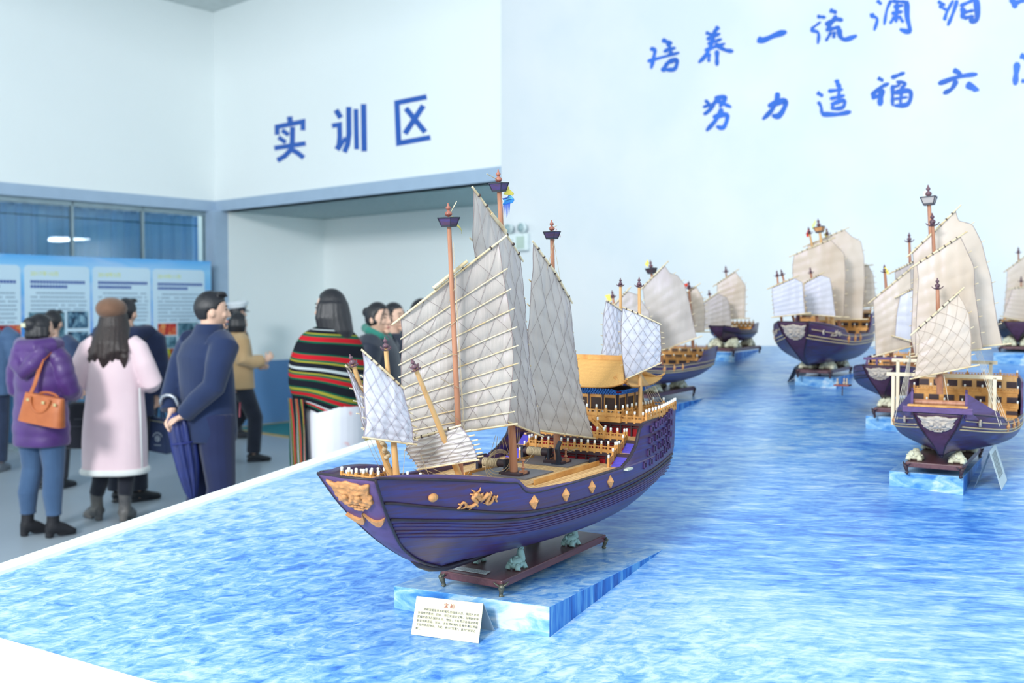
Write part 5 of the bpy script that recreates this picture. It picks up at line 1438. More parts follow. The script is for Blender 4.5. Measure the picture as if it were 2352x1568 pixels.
# ---- right foreground ship, seen bow on
f5, zs5, bt5 = fleet_base('plinth', (2036, 1086), (2213, 1095), (2214, 1138), (2074, 1063.5), (2214, 1066), .589,
    'wave printed plinth under the bow-on ship at the right with its beige sails', 'rosewood display board under the bow-on ship at the right')
s5 = thing('model_ship', f5.P(.3, 0, bt5), 'model junk seen bow on, with a silvery beast mask and white gantry beams', 'model ship')
h5, g5, T5, Z5 = junk(f5, s5, -.13, .83, 1.262, bt5 + .03, 1.0, .92, faces=True, castle=True, side_detail=True, s0=.03, prow=.5, nn_=3.0, sh=2.0, drag=False)
turtles(f5, [(.06, -.075, 0), (.06, .075, 0), (.4, .075, 0), (.4, -.075, 0)], .053, M_bone,
    ['cream tortoise figurine at the bow end of the bow-on ship stand, away from its card', 'cream tortoise figurine at the bow end of the bow-on ship stand, beside its card',
     'cream tortoise figurine at the stern of the bow-on ship stand, on the tent card side', 'cream tortoise figurine hidden at the stern end of the bow-on ship stand'], None, bt5)
# bow cheeks, roller and cross beam
for sg in (1, -1):
    mb = MB(); w0 = h5.front(1)[1]
    a0, a1 = g5.P(-.10, sg * (w0 + .012), 1.262), g5.P(.10, sg * .182, 1.235)
    up_ = V((0, 0, 1))
    mb.prism([a0 - up_ * .02, a1 - up_ * .02, a1 + up_ * .012, a0 + up_ * .07, a0 + up_ * .085], g5.b * -sg * .008)
    mb.build('bow_cheek', M_plate, s5)
MB().tube([g5.P(-.07, -.10, 1.292), g5.P(-.07, .10, 1.292)], .011, 14).build('anchor_roller', M_mast, s5, 40)
MB().box(g5.P(-.135, 0, 1.272), .012, .235, .022, g5.ax()).build('bow_beam', M_plate, s5, bevel=.002)
MB().box(g5.P(-.128, 0, 1.286), .03, .20, .006, g5.ax()).build('bow_shelf', M_gold, s5)
M_pb = mat('pale_gantry_wood', (222, 210, 188), .5, c2=(208, 190, 160))
for t_, zt_, xs, y_ in ((.22, 0, (2037, 2302), 862), (.48, 0, (2049, 2291), 829)):
    a, b_ = across(f5, xs[0], y_, t_), across(f5, xs[1], y_ + 1, t_); z_ = (a.z + b_.z) / 2; a.z = b_.z = z_
    go = MB().bar(a, b_, .012, .014).build('gantry_beam', M_pb, s5)
    for f_ in (.06, .94):
        p = a.lerp(b_, f_); mb = MB(); mb.bar(V((p.x, p.y, 1.17)), p, .012, .012, f5.a); mb.build('gantry_post', M_pb, go)
for sg in (1, -1):      # roofed side lockers
    mb = MB()
    for k in range(7):
        c = g5.P(T5(-.05) + k * .017, sg * .125, Z5(1.185)); mb.tube([c - g5.b * .045 - V((0, 0, .008)), c + V((0, 0, .006)), c + g5.b * .045 - V((0, 0, .008))], .008, 6)
    mb.build('locker_roof', M_pb, s5, 40)
cross_mast(f5, s5, .36, (2156, 880), (2131.5, 424), .014, .007, 'basket', .013, M_mast, flag=(mat('pale_flag', (206, 206, 196), .8), [(2128, 436), (2121, 440), (2119, 462), (2123, 466)]), cupm=mat('pale_grey_basket', (176, 168, 166), .5))
cross_mast(f5, s5, .20, (2160, 890), (2141, 489), .012, .006, 'cup', .012, M_mast)
cross_mast(f5, s5, .05, (2159, 905), (2153, 638), .012, .0065, 'cup', .010, M_mast)
cross_sail(f5, s5, .31, [(2096, 578), (2099, 614), (2096, 690), (2092, 775), (2100, 812)], [(2194.5, 483), (2201, 507), (2233, 515), (2255, 558), (2276, 641), (2289, 735), (2303, 791)], M_sailb, B7, 31, V((.97, -.24, 0)), belly=.02)
cross_sail(f5, s5, .16, [(2106, 606), (2110, 641), (2105, 721), (2102, 818)], [(2205, 542), (2225, 585), (2237, 614), (2239, 668), (2248, 735), (2257, 802)], M_sailb, B7, 33, V((.97, -.24, 0)), belly=.015)
cross_sail(f5, s5, .012, [(2104.7, 757.7), (2112, 775), (2110, 804), (2100.5, 868)], [(2200, 673), (2213, 696), (2225, 721), (2230.6, 775), (2230, 842)], M_sailb, [.3, .5, .7, .85], 35, V((.97, -.24, 0)), belly=.012, net=4, netm=mat('tan_cord', (176, 156, 140), .8))
rg = MB()
for k in range(5):
    rg.tube([across(f5, 2238 + k * 3, 800, .3), g5.P(.02 + .06 * k, .19, Z5(1.17))], .0009, 4, False)
    rg.tube([across(f5, 2092, 800 + k * 6, .2), g5.P(.0 + .05 * k, -.17, Z5(1.17))], .0009, 4, False)
rg.tube([across(f5, 2168, 862, .04), g5.P(.03, .03, Z5(1.15))], .001, 4, False)
rg.build('running_rigging', mat('pale_cord', (222, 212, 196), .8), s5)

# ---- ship behind it, partly hidden
zs6 = HEYE + ray(1989, 954.4).z * on_sea(1989, 984).y; bt6 = zs6 + .045
c6 = at_z(2006, 936, bt6); f6 = Frame(c6 + TURN * .1, ANG, bt6)
pA_ = at_z(1988.6, 954.4, zs6)
slab('plinth', (pA_, pA_ + TURN * .27, pA_ + TURN * .27 + f6.a * .62, pA_ + f6.a * .62), zs6, M_sea, M_wave, 'wave printed plinth half hidden behind the bow-on ship')
stand(f6, 0, .58, .1, zs6, bt6, .02, 'rosewood display board half hidden behind the bow-on ship', legm=M_dark)
s6 = thing('model_ship', f6.P(.3, 0, bt6), 'model junk half hidden behind the bow-on ship, with a plum coloured bow', 'model ship')
f6b = Frame(across(f6, 2019, 840, -.06) * 1.0, ANG, bt6); f6b.o = V((f6b.o.x, f6b.o.y, 0)) + f6.a * .06
zt6 = across(f6, 2019, 839, -.06).z
h6, g6, T6, Z6 = junk(f6b, s6, -.06, .85, zt6, bt6 + .035, .86, .8, faces=True, castle=True, side_detail=False, prow=.55, gold=False)
for t_, xs, y_ in ((.10, (1984, 2072), 823),):
    MB().bar(across(f6, xs[0], y_, t_ - .08), across(f6, xs[1], y_, t_ - .08), .012, .012).build('fore_gantry', M_plate, s6)
    MB().bar(across(f6, 1992, 824, .02), across(f6, 1992, 842, .02), .008, .008, f6.a).build('gantry_post', M_plate, s6)
    MB().bar(across(f6, 2014, 824, .02), across(f6, 2014, 842, .02), .008, .008, f6.a).build('gantry_post', M_plate, s6)
pf = g6.P(.04, -.185, Z6(1.07)); MB().box(pf, .06, .07, .006, g6.ax()).build('side_platform', mat('red_brown_board', (132, 66, 66), .5), s6)
for dt_, ds_ in ((-.015, -.02), (.012, .005), (.0, .02)):
    mb = MB(); mb.lathe(pf + g6.a * dt_ + g6.b * ds_, V((0, 0, 1)), [(0, .006), (.012, .0065), (.022, .003), (.028, .005), (.034, .001)], 8); mb.build('platform_figure', M_ivory, s6, True)
MB().bar(pf, pf - V((0, 0, .05)), .004, .004, g6.a).build('platform_strut', M_dark, s6)
cross_mast(f6, s6, .1, (2050, 845), (2031, 607), .010, .006, 'cup', .009, M_mast, flag=(M_flagY, [(2033, 612), (2042, 624), (2040, 632), (2030, 620)]))
cross_mast(f6, s6, .35, (2098, 840), (2088, 534), .011, .006, 'cup', .011, M_mast)
cross_sail(f6, s6, .31, [(2055, 622), (2058, 660), (2060, 760)], [(2099, 600), (2106, 660), (2112, 770)], M_sail, B7, 41, V((.97, -.24, 0)))
cross_sail(f6, s6, .06, [(2005.5, 687), (2009.6, 748), (2012, 817)], [(2091, 617), (2094, 700), (2091, 796)], M_sailb, B7, 43, V((.97, -.24, 0)), belly=.02)
cross_sail(f6, s6, .03, [(2068, 677), (2060, 722), (2056, 773)], [(2100, 661), (2104, 720), (2100, 786)], M_sailw, [.3, .5, .7], 45, V((.97, -.24, 0)))
turtles(f6, [(.08, -.06, 0), (.08, .06, 0)], .062, M_bone, ['cream tortoise figurine under the half hidden ship, at its open side', 'cream tortoise figurine under the half hidden ship, behind the bow-on ship'], None, bt6)

# ---- ship in the middle distance with gold strakes
f4, zs4, bt4 = fleet_base('plinth', (1818, 865), (1921, 866.7), (1921, 893), (1829.6, 847.5), (1908.6, 850), .49,
    'wave printed plinth under the gold striped ship in the middle distance', 'dark display board under the gold striped ship in the middle distance')
s4 = thing('model_ship', f4.P(.2, 0, bt4), 'model junk in the middle distance with gold strakes, pale beast mask and layered tan sails', 'model ship')
tq, zq = f4.tz(1818, 737.5)
h4, g4, T4, Z4 = junk(f4, s4, -.42, .74, 1.563, bt4 + .03, .98, .92, gold=True, s0=.0, sh=1.25)
turtles(f4, [(.08, -.055, 0), (.08, .06, 0), (.38, .06, 0), (.38, -.055, 0)], .075, M_bone,
    ['cream tortoise figurine under the gold striped ship, nearest the dark sloping card', 'cream tortoise figurine under the gold striped ship, at the front corner', 'cream tortoise figurine under the gold striped ship, at the stern corner', 'cream tortoise figurine hidden under the gold striped ship'], None, bt4)
eF = V((.97, -.24, 0))
cross_mast(f4, s4, -.33, (1796, 745), (1784, 620), .008, .005, 'cup', .0085, M_mast)
cross_mast(f4, s4, -.28, (1826, 745), (1793.6, 618), .008, .005, 'cup', .0085, M_mast)
cross_mast(f4, s4, -.1, (1880, 755), (1860.5, 613), .010, .006, 'cup', .0085, M_mast)
cross_mast(f4, s4, .1, (1915, 760), (1878.5, 502), .013, .007, 'basket', .0125, M_mast2, flag=(mat('pale_green_flag', (206, 214, 150), .8), [(1873, 503), (1864, 518), (1867, 528), (1875, 512)]), cupm=M_carve)
cross_mast(f4, s4, .18, (1905, 760), (1856.5, 521), .010, .006, 'cup', .010, M_mast2, flag=(M_flagR, [(1857, 524), (1851, 538), (1854, 545), (1861, 540)]))
cross_mast(f4, s4, .3, (1930, 760), (1898, 523), .010, .006, 'cup', .010, M_mast, flag=(M_flagY, [(1898, 528), (1893, 540), (1897, 545), (1901, 538)]))
cross_sail(f4, s4, -.37, [(1773.5, 659), (1775, 690), (1779, 728)], [(1823, 638), (1843, 649), (1846, 690), (1849, 720)], M_sailw, B7, 51, eF)
cross_sail(f4, s4, -.14, [(1847, 650), (1848, 684), (1855, 722)], [(1882, 631), (1906, 638), (1911, 667), (1919, 727)], M_sailw, B7, 52, eF)
cross_sail(f4, s4, .06, [(1824, 585), (1820, 614), (1822, 650), (1828, 722)], [(1907, 550), (1939, 582), (1942, 630), (1938, 728)], M_sailb, B7, 53, eF)
cross_sail(f4, s4, .24, [(1855, 563), (1860, 640), (1880, 735)], [(1939.5, 527), (1957, 544), (1977, 554), (1984, 587), (1986, 641), (1981, 733)], M_sailb, B7, 54, eF)
cross_sail(f4, s4, .45, [(1965, 611), (1968, 660), (1970, 706)], [(1994, 609), (2005, 630), (2010, 673), (2008, 703)], M_sailb, B7, 55, eF)

# ---- small ship far back by the wall
f3, zs3, bt3 = fleet_base('plinth', (1609, 809), (1687.5, 809), (1687, 831.6), (1620.6, 799.7), (1684, 799), .52,
    'wave printed plinth under the smallest ship far back by the wall', 'dark display board under the smallest ship far back by the wall')
s3 = thing('model_ship', f3.P(.2, 0, bt3), 'smallest model junk far back by the white wall, with two plain pale sails', 'model ship')
zt3 = f3.tz(1640, 748)[1]
h3, g3, T3, Z3 = junk(f3, s3, -.03, .52, f3.tz(1650, 748)[1], bt3 + .035, .55, .44, gold=False, faces=False, side_detail=False, castle=True, s0=-.01)
turtles(f3, [(.10, -.055, 0), (.10, .05, 0), (.38, .05, 0), (.38, -.055, 0)], .075, M_bone,
    ['cream tortoise figurine under the smallest ship, at the end nearest the layered sails', 'cream tortoise figurine under the smallest ship, in the middle of the board front', 'cream tortoise figurine under the smallest ship, at the stern side', 'cream tortoise figurine hidden under the smallest ship'], None, bt3)
cross_mast(f3, s3, .06, (1642, 770), (1628, 665), .007, .004, 'cup', .008, M_mast)
cross_mast(f3, s3, .22, (1676, 765), (1666.6, 610), .008, .0045, 'cup', .010, M_mast)
cross_sail(f3, s3, .18, [(1647, 651.5), (1648, 690), (1652, 733)], [(1688.4, 623.6), (1704, 643), (1712.6, 656), (1712, 690), (1711.4, 731)], M_sailb, B7, 61, eF)
cross_sail(f3, s3, .03, [(1618, 693), (1618, 725), (1620.5, 755)], [(1647, 673), (1669, 683), (1676, 701), (1680, 750)], M_sail, B7, 62, eF)

# ---- ship right behind the large one
tip = on_sea(1619, 913); zs2 = tip.z; bt2 = zs2 + .06
br2 = at_z(1596, 886, bt2); F2L = .6
f2o = br2 - V((.5236, .852, 0)) * F2L - TURN * .1
f2_ = Frame(f2o, ANG, bt2)
p1_ = tip - f2_.a * .66
slab('plinth', (p1_ - TURN * .3, p1_, p1_ + f2_.a * .72, p1_ - TURN * .3 + f2_.a * .72), zs2, M_sea, M_waveS, 'wave printed plinth running out from behind the nearest ship cabin')
stand(f2_, 0, F2L, .1, zs2, bt2, .022, 'dark display board on tall scrolled legs behind the nearest ship cabin', legm=M_dark)
s2 = thing('model_ship', f2_.P(.3, 0, bt2), 'model junk directly behind the nearest ship, with a tall plain beige main sail', 'model ship')
ts2, zst2 = 0, 0
h2, g2, T2, Z2 = junk(f2_, s2, -.42, .76, 1.40, bt2 + .035, .9, .88, gold=True, faces=False, s0=.0)
turtles(f2_, [(.12, .06, 0), (.46, .06, 0), (.12, -.06, 0), (.46, -.06, 0)], .07, M_bone,
    ['cream tortoise figurine behind the nearest ship cabin, brightly lit', 'cream tortoise figurine behind the nearest ship, at its neighbour stern end', 'cream tortoise figurine hidden under the ship behind the nearest one, bow end', 'cream tortoise figurine hidden under the ship behind the nearest one, stern end'], None, bt2)
cross_mast(f2_, s2, .12, (1520, 850), (1493.5, 597), .012, .006, 'basket', .011, M_mast, flag=(M_flagY, [(1487, 596), (1481, 607), (1487, 613), (1491, 604)]), cupm=M_dark)
cross_mast(f2_, s2, -.2, (1430, 850), (1405.5, 666), .010, .006, 'cup', .009, M_mast, flag=(M_flagY, [(1389, 678), (1401, 675), (1405, 690), (1398, 692)]))
cross_mast(f2_, s2, .42, (1592, 800), (1581.5, 645), .009, .005, 'cup', .010, M_mast, flag=(M_flagR, [(1579, 650), (1571, 652), (1574, 660), (1580, 657)]))
cross_sail(f2_, s2, .08, [(1476, 660), (1484, 720), (1500, 775), (1517, 806)], [(1526, 609), (1538, 627), (1556, 632), (1573, 655), (1583, 694), (1593, 745), (1600, 776)], M_sail, B7, 71, eF, belly=.02)
cross_sail(f2_, s2, -.23, [(1412, 699), (1415, 740), (1420, 800)], [(1440, 668.5), (1464, 677), (1491, 716), (1496, 790)], M_sail, B7, 72, eF)
cross_sail(f2_, s2, .39, [(1579, 671), (1584, 700), (1590, 740), (1594, 762)], [(1598.7, 657.6), (1614.5, 684), (1619, 713), (1618, 762)], M_sailb, B7, 73, eF)

# ---- ship at the far right, cut by the picture edge
zs7 = HEYE + ray(2284, 809.4).z * on_sea(2286, 834).y; bt7 = zs7 + .035
c7 = at_z(2295, 795, bt7); f7 = Frame(c7 + TURN * .1, ANG, bt7)
pB_ = at_z(2282, 809.4, zs7)
slab('plinth', (pB_, pB_ + TURN * .27, pB_ + TURN * .27 + f7.a * .55, pB_ + f7.a * .55), zs7, M_sea, M_wave, 'wave printed plinth at the far right, cut by the picture edge')
stand(f7, 0, .5, .1, zs7, bt7, .018, 'dark display board at the far right, cut by the picture edge', legm=M_dark)
s7 = thing('model_ship', f7.P(.25, 0, bt7), 'model junk at the far right cut by the picture edge, dark bow and grey sails', 'model ship')
q7 = across(f7, 2336, 738, -.02)
f7b = Frame(V((q7.x, q7.y, 0)) + f7.a * .02, ANG, bt7)
h7, g7, T7, Z7 = junk(f7b, s7, -.02, .6, q7.z, bt7 + .03, .9, .62, gold=False, faces=False, side_detail=False, prow=.5, hullm=M_hulld)
turtles(f7, [(.08, -.05, 0), (.08, .06, 0)], .08, M_bone, ['cream tortoise figurine under the dark bow at the far right, in full view', 'cream tortoise figurine under the dark bow at the far right, at the picture edge'], None, bt7)
cross_mast(f7, s7, .05, (2346, 750), (2345.5, 634), .008, .005, 'cup', .009, M_mast)
cross_mast(f7, s7, .2, (2342, 750), (2339, 567), .009, .005, 'cup', .010, M_mast)
cross_sail(f7, s7, .17, [(2313.7, 618.6), (2310.6, 672), (2306.5, 712), (2312, 735)], [(2372, 574), (2384, 640), (2390, 735)], M_sailb, B7, 81, eF)
cross_sail(f7, s7, .02, [(2326, 662), (2315, 695), (2303, 727)], [(2384, 656), (2392, 700), (2396, 748)], M_sailb, B7, 82, eF)

# ================================================================ folded tent cards
M_card = mat('pale_gold_card', (220, 213, 176), .3, metal=.0, spec=.3, c2=(214, 205, 162), scale=(6, 6, 6))
M_cardb = mat('brushed_card_back', (150, 168, 184), .4, metal=.2)
def tent(front4, back_foot, label, m=None):
    """front4: top left, top right, base right, base left points; back_foot: where the rear leaf stands (right hand corner)."""
    tl, tr, br, bl = front4
    root = thing('tent_card', (bl + br) / 2, label, 'tent card')
    nn = (tr - tl).cross(bl - tl).normalized()
    if nn.y > 0: nn = -nn
    MB().prism([tl, tr, br, bl], -nn * .0016).build('front_leaf', m or M_card, root)
    bf = back_foot; bfl = bf + (tl - tr)
    bl_ = MB(); n2 = (tr - tl).cross(bf - tr).normalized()
    bl_.prism([tl - nn * .0008, tr - nn * .0008, bf, bfl], n2 * .0014); bl_.build('rear_leaf', M_cardb, root)
    return root, nn
bl, br = on_sea(944, 1456, .0015), on_sea(1099, 1477, .0015)
w_ = (br - bl); wd = V((w_.x, w_.y, 0)).normalized(); bk_ = V((-wd.y, wd.x, 0))
def card_top(px, py, base, back=.05):
    q = base + bk_ * back; return on_vert(px, py, (q.x, q.y), (bk_.x, bk_.y))
tl, tr = card_top(957, 1368.5, bl), card_top(1110, 1385.5, br)
bf = on_sea(1136, 1448, .0015)
tc1, nn1 = tent((tl, tr, br, bl), bf, 'pale gold tent card with printed Chinese text in front of the nearest ship')
def card_text(txt, size, pos, col, root, u, v, nn, name):
    cu = bpy.data.curves.new(name, 'FONT'); cu.body = txt; cu.size = size; cu.extrude = .0001; cu.offset = size * .004; cu.space_character = 1.05
    o = bpy.data.objects.new(name, cu); COL.objects.link(o)
    bpy.context.view_layer.update()
    me = bpy.data.meshes.new_from_object(o.evaluated_get(bpy.context.evaluated_depsgraph_get()))
    bpy.data.objects.remove(o)
    M_ = Matrix((( u.x, v.x, nn.x, pos.x), (u.y, v.y, nn.y, pos.y), (u.z, v.z, nn.z, pos.z), (0, 0, 0, 1)))
    org = ORG[root.name]; me.transform(Matrix.Translation(-org) @ M_); me.materials.clear(); me.materials.append(col)
    r = bpy.data.objects.new(name, me); COL.objects.link(r); r.parent = root
    return r
M_txt = mat('grey_blue_print', (74, 84, 100), .7); M_txr = mat('red_print', (150, 40, 40), .7)
u_ = (tr - tl).normalized(); v_ = (tl - bl).normalized(); W_ = (tr - tl).length; Hc = (tl - bl).length
Pc = lambda x, y: bl.lerp(br, x).lerp(tl.lerp(tr, x), y) + nn1 * .0006
card_text('宝 船', W_ * .068, Pc(.43, .79), M_txr, tc1, u_, v_, nn1, 'card_title')
LINES = ['\u3000\u3000郑和宝船是供郑和船队的指挥人员、使团人员及', '外国使节乘坐。同时，用它来装运宝物，有明朝皇帝', '赏赐给西洋各国的礼品、物品，也有西洋各国进贡明', '朝皇帝的贡品、珍品，还有郑和船队在海外通过贸易', '交换得来的物品。为此，称为“宝船”，意为“运宝之', '船”。']
for i, l in enumerate(LINES):
    card_text(l, W_ * .0385, Pc(.055, .655 - i * .102), M_txt, tc1, u_, v_, nn1, 'card_text_line')
# card beside the bow-on ship
b0, b1 = on_sea(2236, 1124, .001), on_sea(2300, 1125, .001)
t5 = on_vert(2272, 1037, ((b0 + b1) / 2).xy, (0, 1))
t5b = t5 + V((.09, .11, .018)); t5b = on_vert(2302, 1091, (t5b.x, t5b.y), (0, 1))
root = thing('tent_card', (b0 + b1) / 2, 'silver grey tent card standing beside the bow-on ship plinth', 'tent card')
off = V((.08, .12, .016))
MB().prism([t5, b1, b1 + off, t5 + off], V((.001, -.0006, .0006))).build('front_leaf', mat('grey_green_card', (196, 208, 208), .3), root)
MB().prism([t5, b0, b0 + off, t5 + off], V((-.001, -.0006, -.0006))).build('rear_leaf', M_cardb, root)
ln = MB()
for k in range(4):
    a = t5.lerp(b1, .12 + .0) + off * (.2 + .16 * k) + V((.0016, -.0008, .001)); b_ = t5.lerp(b1, .75) + off * (.2 + .16 * k) + V((.0016, -.0008, .001)); ln.bar(a, b_, .004, .0004)
ln.build('printed_lines', M_txt, root)
# dark sloping cards seen from behind beside the two far ships
for (a, b_, c, lb) in (((1808, 878), (1822, 845), (1846, 835), 'dark back of a tent card leaning by the gold striped ship'), ((1619, 808), (1622, 792), (1645, 783), 'pale tent card standing behind the smallest ship board')):
    p = on_sea(*a, .001); q = V((p.x, p.y, p.z)); hgt = .09
    d_ = V((.5236, .852, 0)); t_ = q + d_ * .07 + V((.035, -.02, hgt))
    root = thing('tent_card', q, lb, 'tent card'); L2 = d_ * .14 + V((0, 0, .018))
    mb = MB(); mb.prism([q, t_ - d_ * .07, t_ - d_ * .07 + L2, q + L2], V((.001, .001, 0))); mb.build('front_leaf', mat('dark_card_back', (70, 84, 104), .5) if 'dark' in lb else M_card, root)
    e_ = q + V((.075, -.05, .002)); e_.z = seaz(e_.x, e_.y) + .001
    mb = MB(); mb.prism([t_ - d_ * .07, e_, e_ + L2, t_ - d_ * .07 + L2], V((-.001, -.001, 0))); mb.build('rear_leaf', M_cardb, root)
# ================================================================ exhibition panel by the glass wall
SB = .30
bl_ = lambda px, py, o=0.0: on_left(px, py, SB + o)
M_print, nt, b = new_mat('sky_blue_print', .4, .3)
tc = nt.nodes.new('ShaderNodeTexCoord'); sx_ = nt.nodes.new('ShaderNodeSeparateXYZ'); nt.links.new(tc.outputs['Object'], sx_.inputs[0])
mr = nt.nodes.new('ShaderNodeMapRange'); mr.inputs[1].default_value = .75; mr.inputs[2].default_value = 2.25; nt.links.new(sx_.outputs['Z'], mr.inputs[0])
n_ = noise_n(nt, (.6, .6, 3.2), 0, 3, .4)
r1 = ramp(nt, mr.outputs[0], [(0, (40, 96, 200)), (.25, (52, 128, 222)), (.7, (110, 176, 230)), (.88, (140, 200, 240)), (1, (70, 160, 232))])
r2 = ramp(nt, n_, [(.48, (0, 0, 0)), (.62, (150, 150, 150))])
nt.links.new(mixc(nt, r2.outputs[0], r1.outputs[0], lin((214, 220, 236))), b.inputs['Base Color'])
M_panel = mat('pale_blue_panel_print', (200, 222, 236), .4, c2=(190, 216, 234), scale=(1, 1, 1))
M_navy = mat('navy_base_board', (38, 46, 110), .4)
eb0, eb1 = bl_(484, 600), bl_(-230, 575)
def lq(px0, px1, ztop, zbot): return None
brd = thing('exhibition_panel', V((eb0.x, eb0.y, 0)), 'long blue printed exhibition panel with four columns of text and photos', 'exhibition panel')
zt_, zb_ = 2.20, bl_(380, 842).z
uR, uL = (eb0 - C0).dot(DL), (eb1 - C0).dot(DL)
def LB(u, z, o=0.0): return C0 + DL * u + AW * (SB + o) + V((0, 0, z))
def lbox(u0, u1, z0, z1, o0, o1, m, name, parent, bevel=0):
    mb = MB(); mb.hexa([LB(u0, z0, o0), LB(u1, z0, o0), LB(u1, z0, o1), LB(u0, z0, o1)], [LB(u0, z1, o0), LB(u1, z1, o0), LB(u1, z1, o1), LB(u0, z1, o1)])
    return mb.build(name, m, parent, bevel=bevel)
zt_ = eb0.z
lbox(uL, uR, zb_, zt_, -.03, 0, M_print, 'printed_board', brd)
lbox(uL, uR, zb_ - .10, zb_, -.04, .02, M_navy, 'base_band', brd)
for u in (uR - .05, uR - 1.2, uR - 2.4, uR - 3.4):
    mb = MB(); mb.hexa([LB(u - .02, 0, -.02), LB(u + .02, 0, -.02), LB(u + .02, 0, .0), LB(u - .02, 0, .0)], [LB(u - .02, zb_, -.02), LB(u + .02, zb_, -.02), LB(u + .02, zb_, .0), LB(u - .02, zb_, .0)])
    mb.hexa([LB(u - .03, 0, -.2), LB(u + .03, 0, -.2), LB(u + .03, 0, .2), LB(u - .03, 0, .2)], [LB(u - .03, .03, -.2), LB(u + .03, .03, -.2), LB(u + .03, .03, .2), LB(u - .03, .03, .2)])
    mb.build('stand_foot', M_alu, brd)
def uof(px, py): return (bl_(px, py) - C0).dot(DL)
PH = {}
def photo_mat(i, cols):
    m, nt, b = new_mat('photo_print_%s' % 'abcdefghijklmnopqrst'[i], .4, .3)
    n_ = noise_n(nt, (14, 14, 9), .3 * i, 4, .5, .6, loc=(i * 1.7, i, i * .9))
    r = ramp(nt, n_, [(.36 + .28 * k / max(1, len(cols) - 1), c) for k, c in enumerate(cols)])
    nt.links.new(r.outputs[0], b.inputs['Base Color']); return m
teal = [(30, 60, 80), (70, 110, 130), (120, 160, 176)]; red = [(120, 30, 40), (196, 56, 50), (214, 150, 90)]; grn = [(120, 24, 30), (150, 60, 40), (170, 190, 60)]; drk = [(20, 36, 60), (50, 90, 120), (140, 180, 200)]
PANELS = [((350, 617), (469, 620), 837, [((362, 743), (405, 769), red), ((408, 741), (455, 786), teal), ((363, 773), (405, 798), teal), ((364, 801), (405, 829), grn), ((408, 790), (452, 829), drk)], '2019年11月'),
          ((212, 612), (345, 616), 843, [((222, 745), (300, 800), teal), ((304, 745), (342, 772), drk), ((304, 776), (342, 800), teal), ((222, 806), (342, 836), drk)], '2018年5月'),
          ((55, 608), (205, 612), 850, [((66, 717), (149, 776), teal), ((154, 715), (202, 753), drk), ((155, 762), (203, 800), drk), ((66, 784), (150, 838), teal), ((155, 806), (203, 838), teal)], '2017年10月'),
          ((-110, 604), (46, 607), 858, [((-90, 748), (48, 798), red), ((2, 808), (26, 850), red), ((-90, 808), (-4, 850), drk)], None)]
pi_ = 0
M_txy = mat('yellow_print', (214, 222, 96), .6); M_txb = mat('navy_print', (52, 82, 160), .6); M_txg = mat('grey_print_lines', (126, 154, 178), .6)
for a, b_, yb, phs, head in PANELS:
    u0, u1 = uof(*a), uof(*b_); z1 = bl_(*a).z; z0 = bl_((a[0] + b_[0]) / 2, yb).z
    rr = .05; mb = MB(); pts = []
    for cu, cz, a0 in ((u1 - rr, z1 - rr, 0), (u0 + rr, z1 - rr, 90)):
        for k in range(6):
            an = math.radians(a0 + k * 18); pts.append(LB(cu + rr * math.cos(an), cz + rr * math.sin(an), .0))
    pts += [LB(u0, z0, 0), LB(u1, z0, 0)]
    mb.prism(pts, AW * .004); po = mb.build('text_column', M_panel, brd)
    for pa, pb, cols in phs:
        ua, ub = uof(*pa), uof(*pb); za, zb2 = bl_(*pa).z, bl_(*pb).z
        lbox(ua, ub, zb2, za, .004, .007, photo_mat(pi_, cols), 'photo_print', po); pi_ += 1
    Wp = u1 - u0; uvw = (DL, V((0, 0, 1)), AW)
    if head:
        ob = card_text(head, .062, LB(u0 + Wp * .09, z1 - .115, .0045), M_txy, brd, *uvw, 'column_heading')
    rnd = random.Random(pi_)
    mb = MB(); zc = z1 - .17
    for ln_, nl in ((M_txb, 2),):
        for k in range(nl):
            u = u0 + Wp * .09; end = u1 - Wp * (.08 if k == 0 else .35)
            while u < end:
                w = .028; mb.hexa([LB(u, zc - .034, .004), LB(u + w, zc - .034, .004), LB(u + w, zc - .034, .0055), LB(u, zc - .034, .0055)], [LB(u, zc, .004), LB(u + w, zc, .004), LB(u + w, zc, .0055), LB(u, zc, .0055)]); u += w + .007
            zc -= .052
    mb.build('headline_print', M_txb, po)
    mb = MB(); zc -= .03; zend = bl_(*phs[0][0]).z + .03; first = True
    while zc > zend:
        u = u0 + Wp * (.17 if first else .09); end = u1 - Wp * .08; first = False
        while u < end:
            w = .014 + .012 * rnd.random()
            if rnd.random() > .08: mb.hexa([LB(u, zc - .017, .004), LB(u + w, zc - .017, .004), LB(u + w, zc - .017, .005), LB(u, zc - .017, .005)], [LB(u, zc, .004), LB(u + w, zc, .004), LB(u + w, zc, .005), LB(u, zc, .005)])
            u += w + .006
        zc -= .046
    mb.build('body_text_print', M_txg, po)

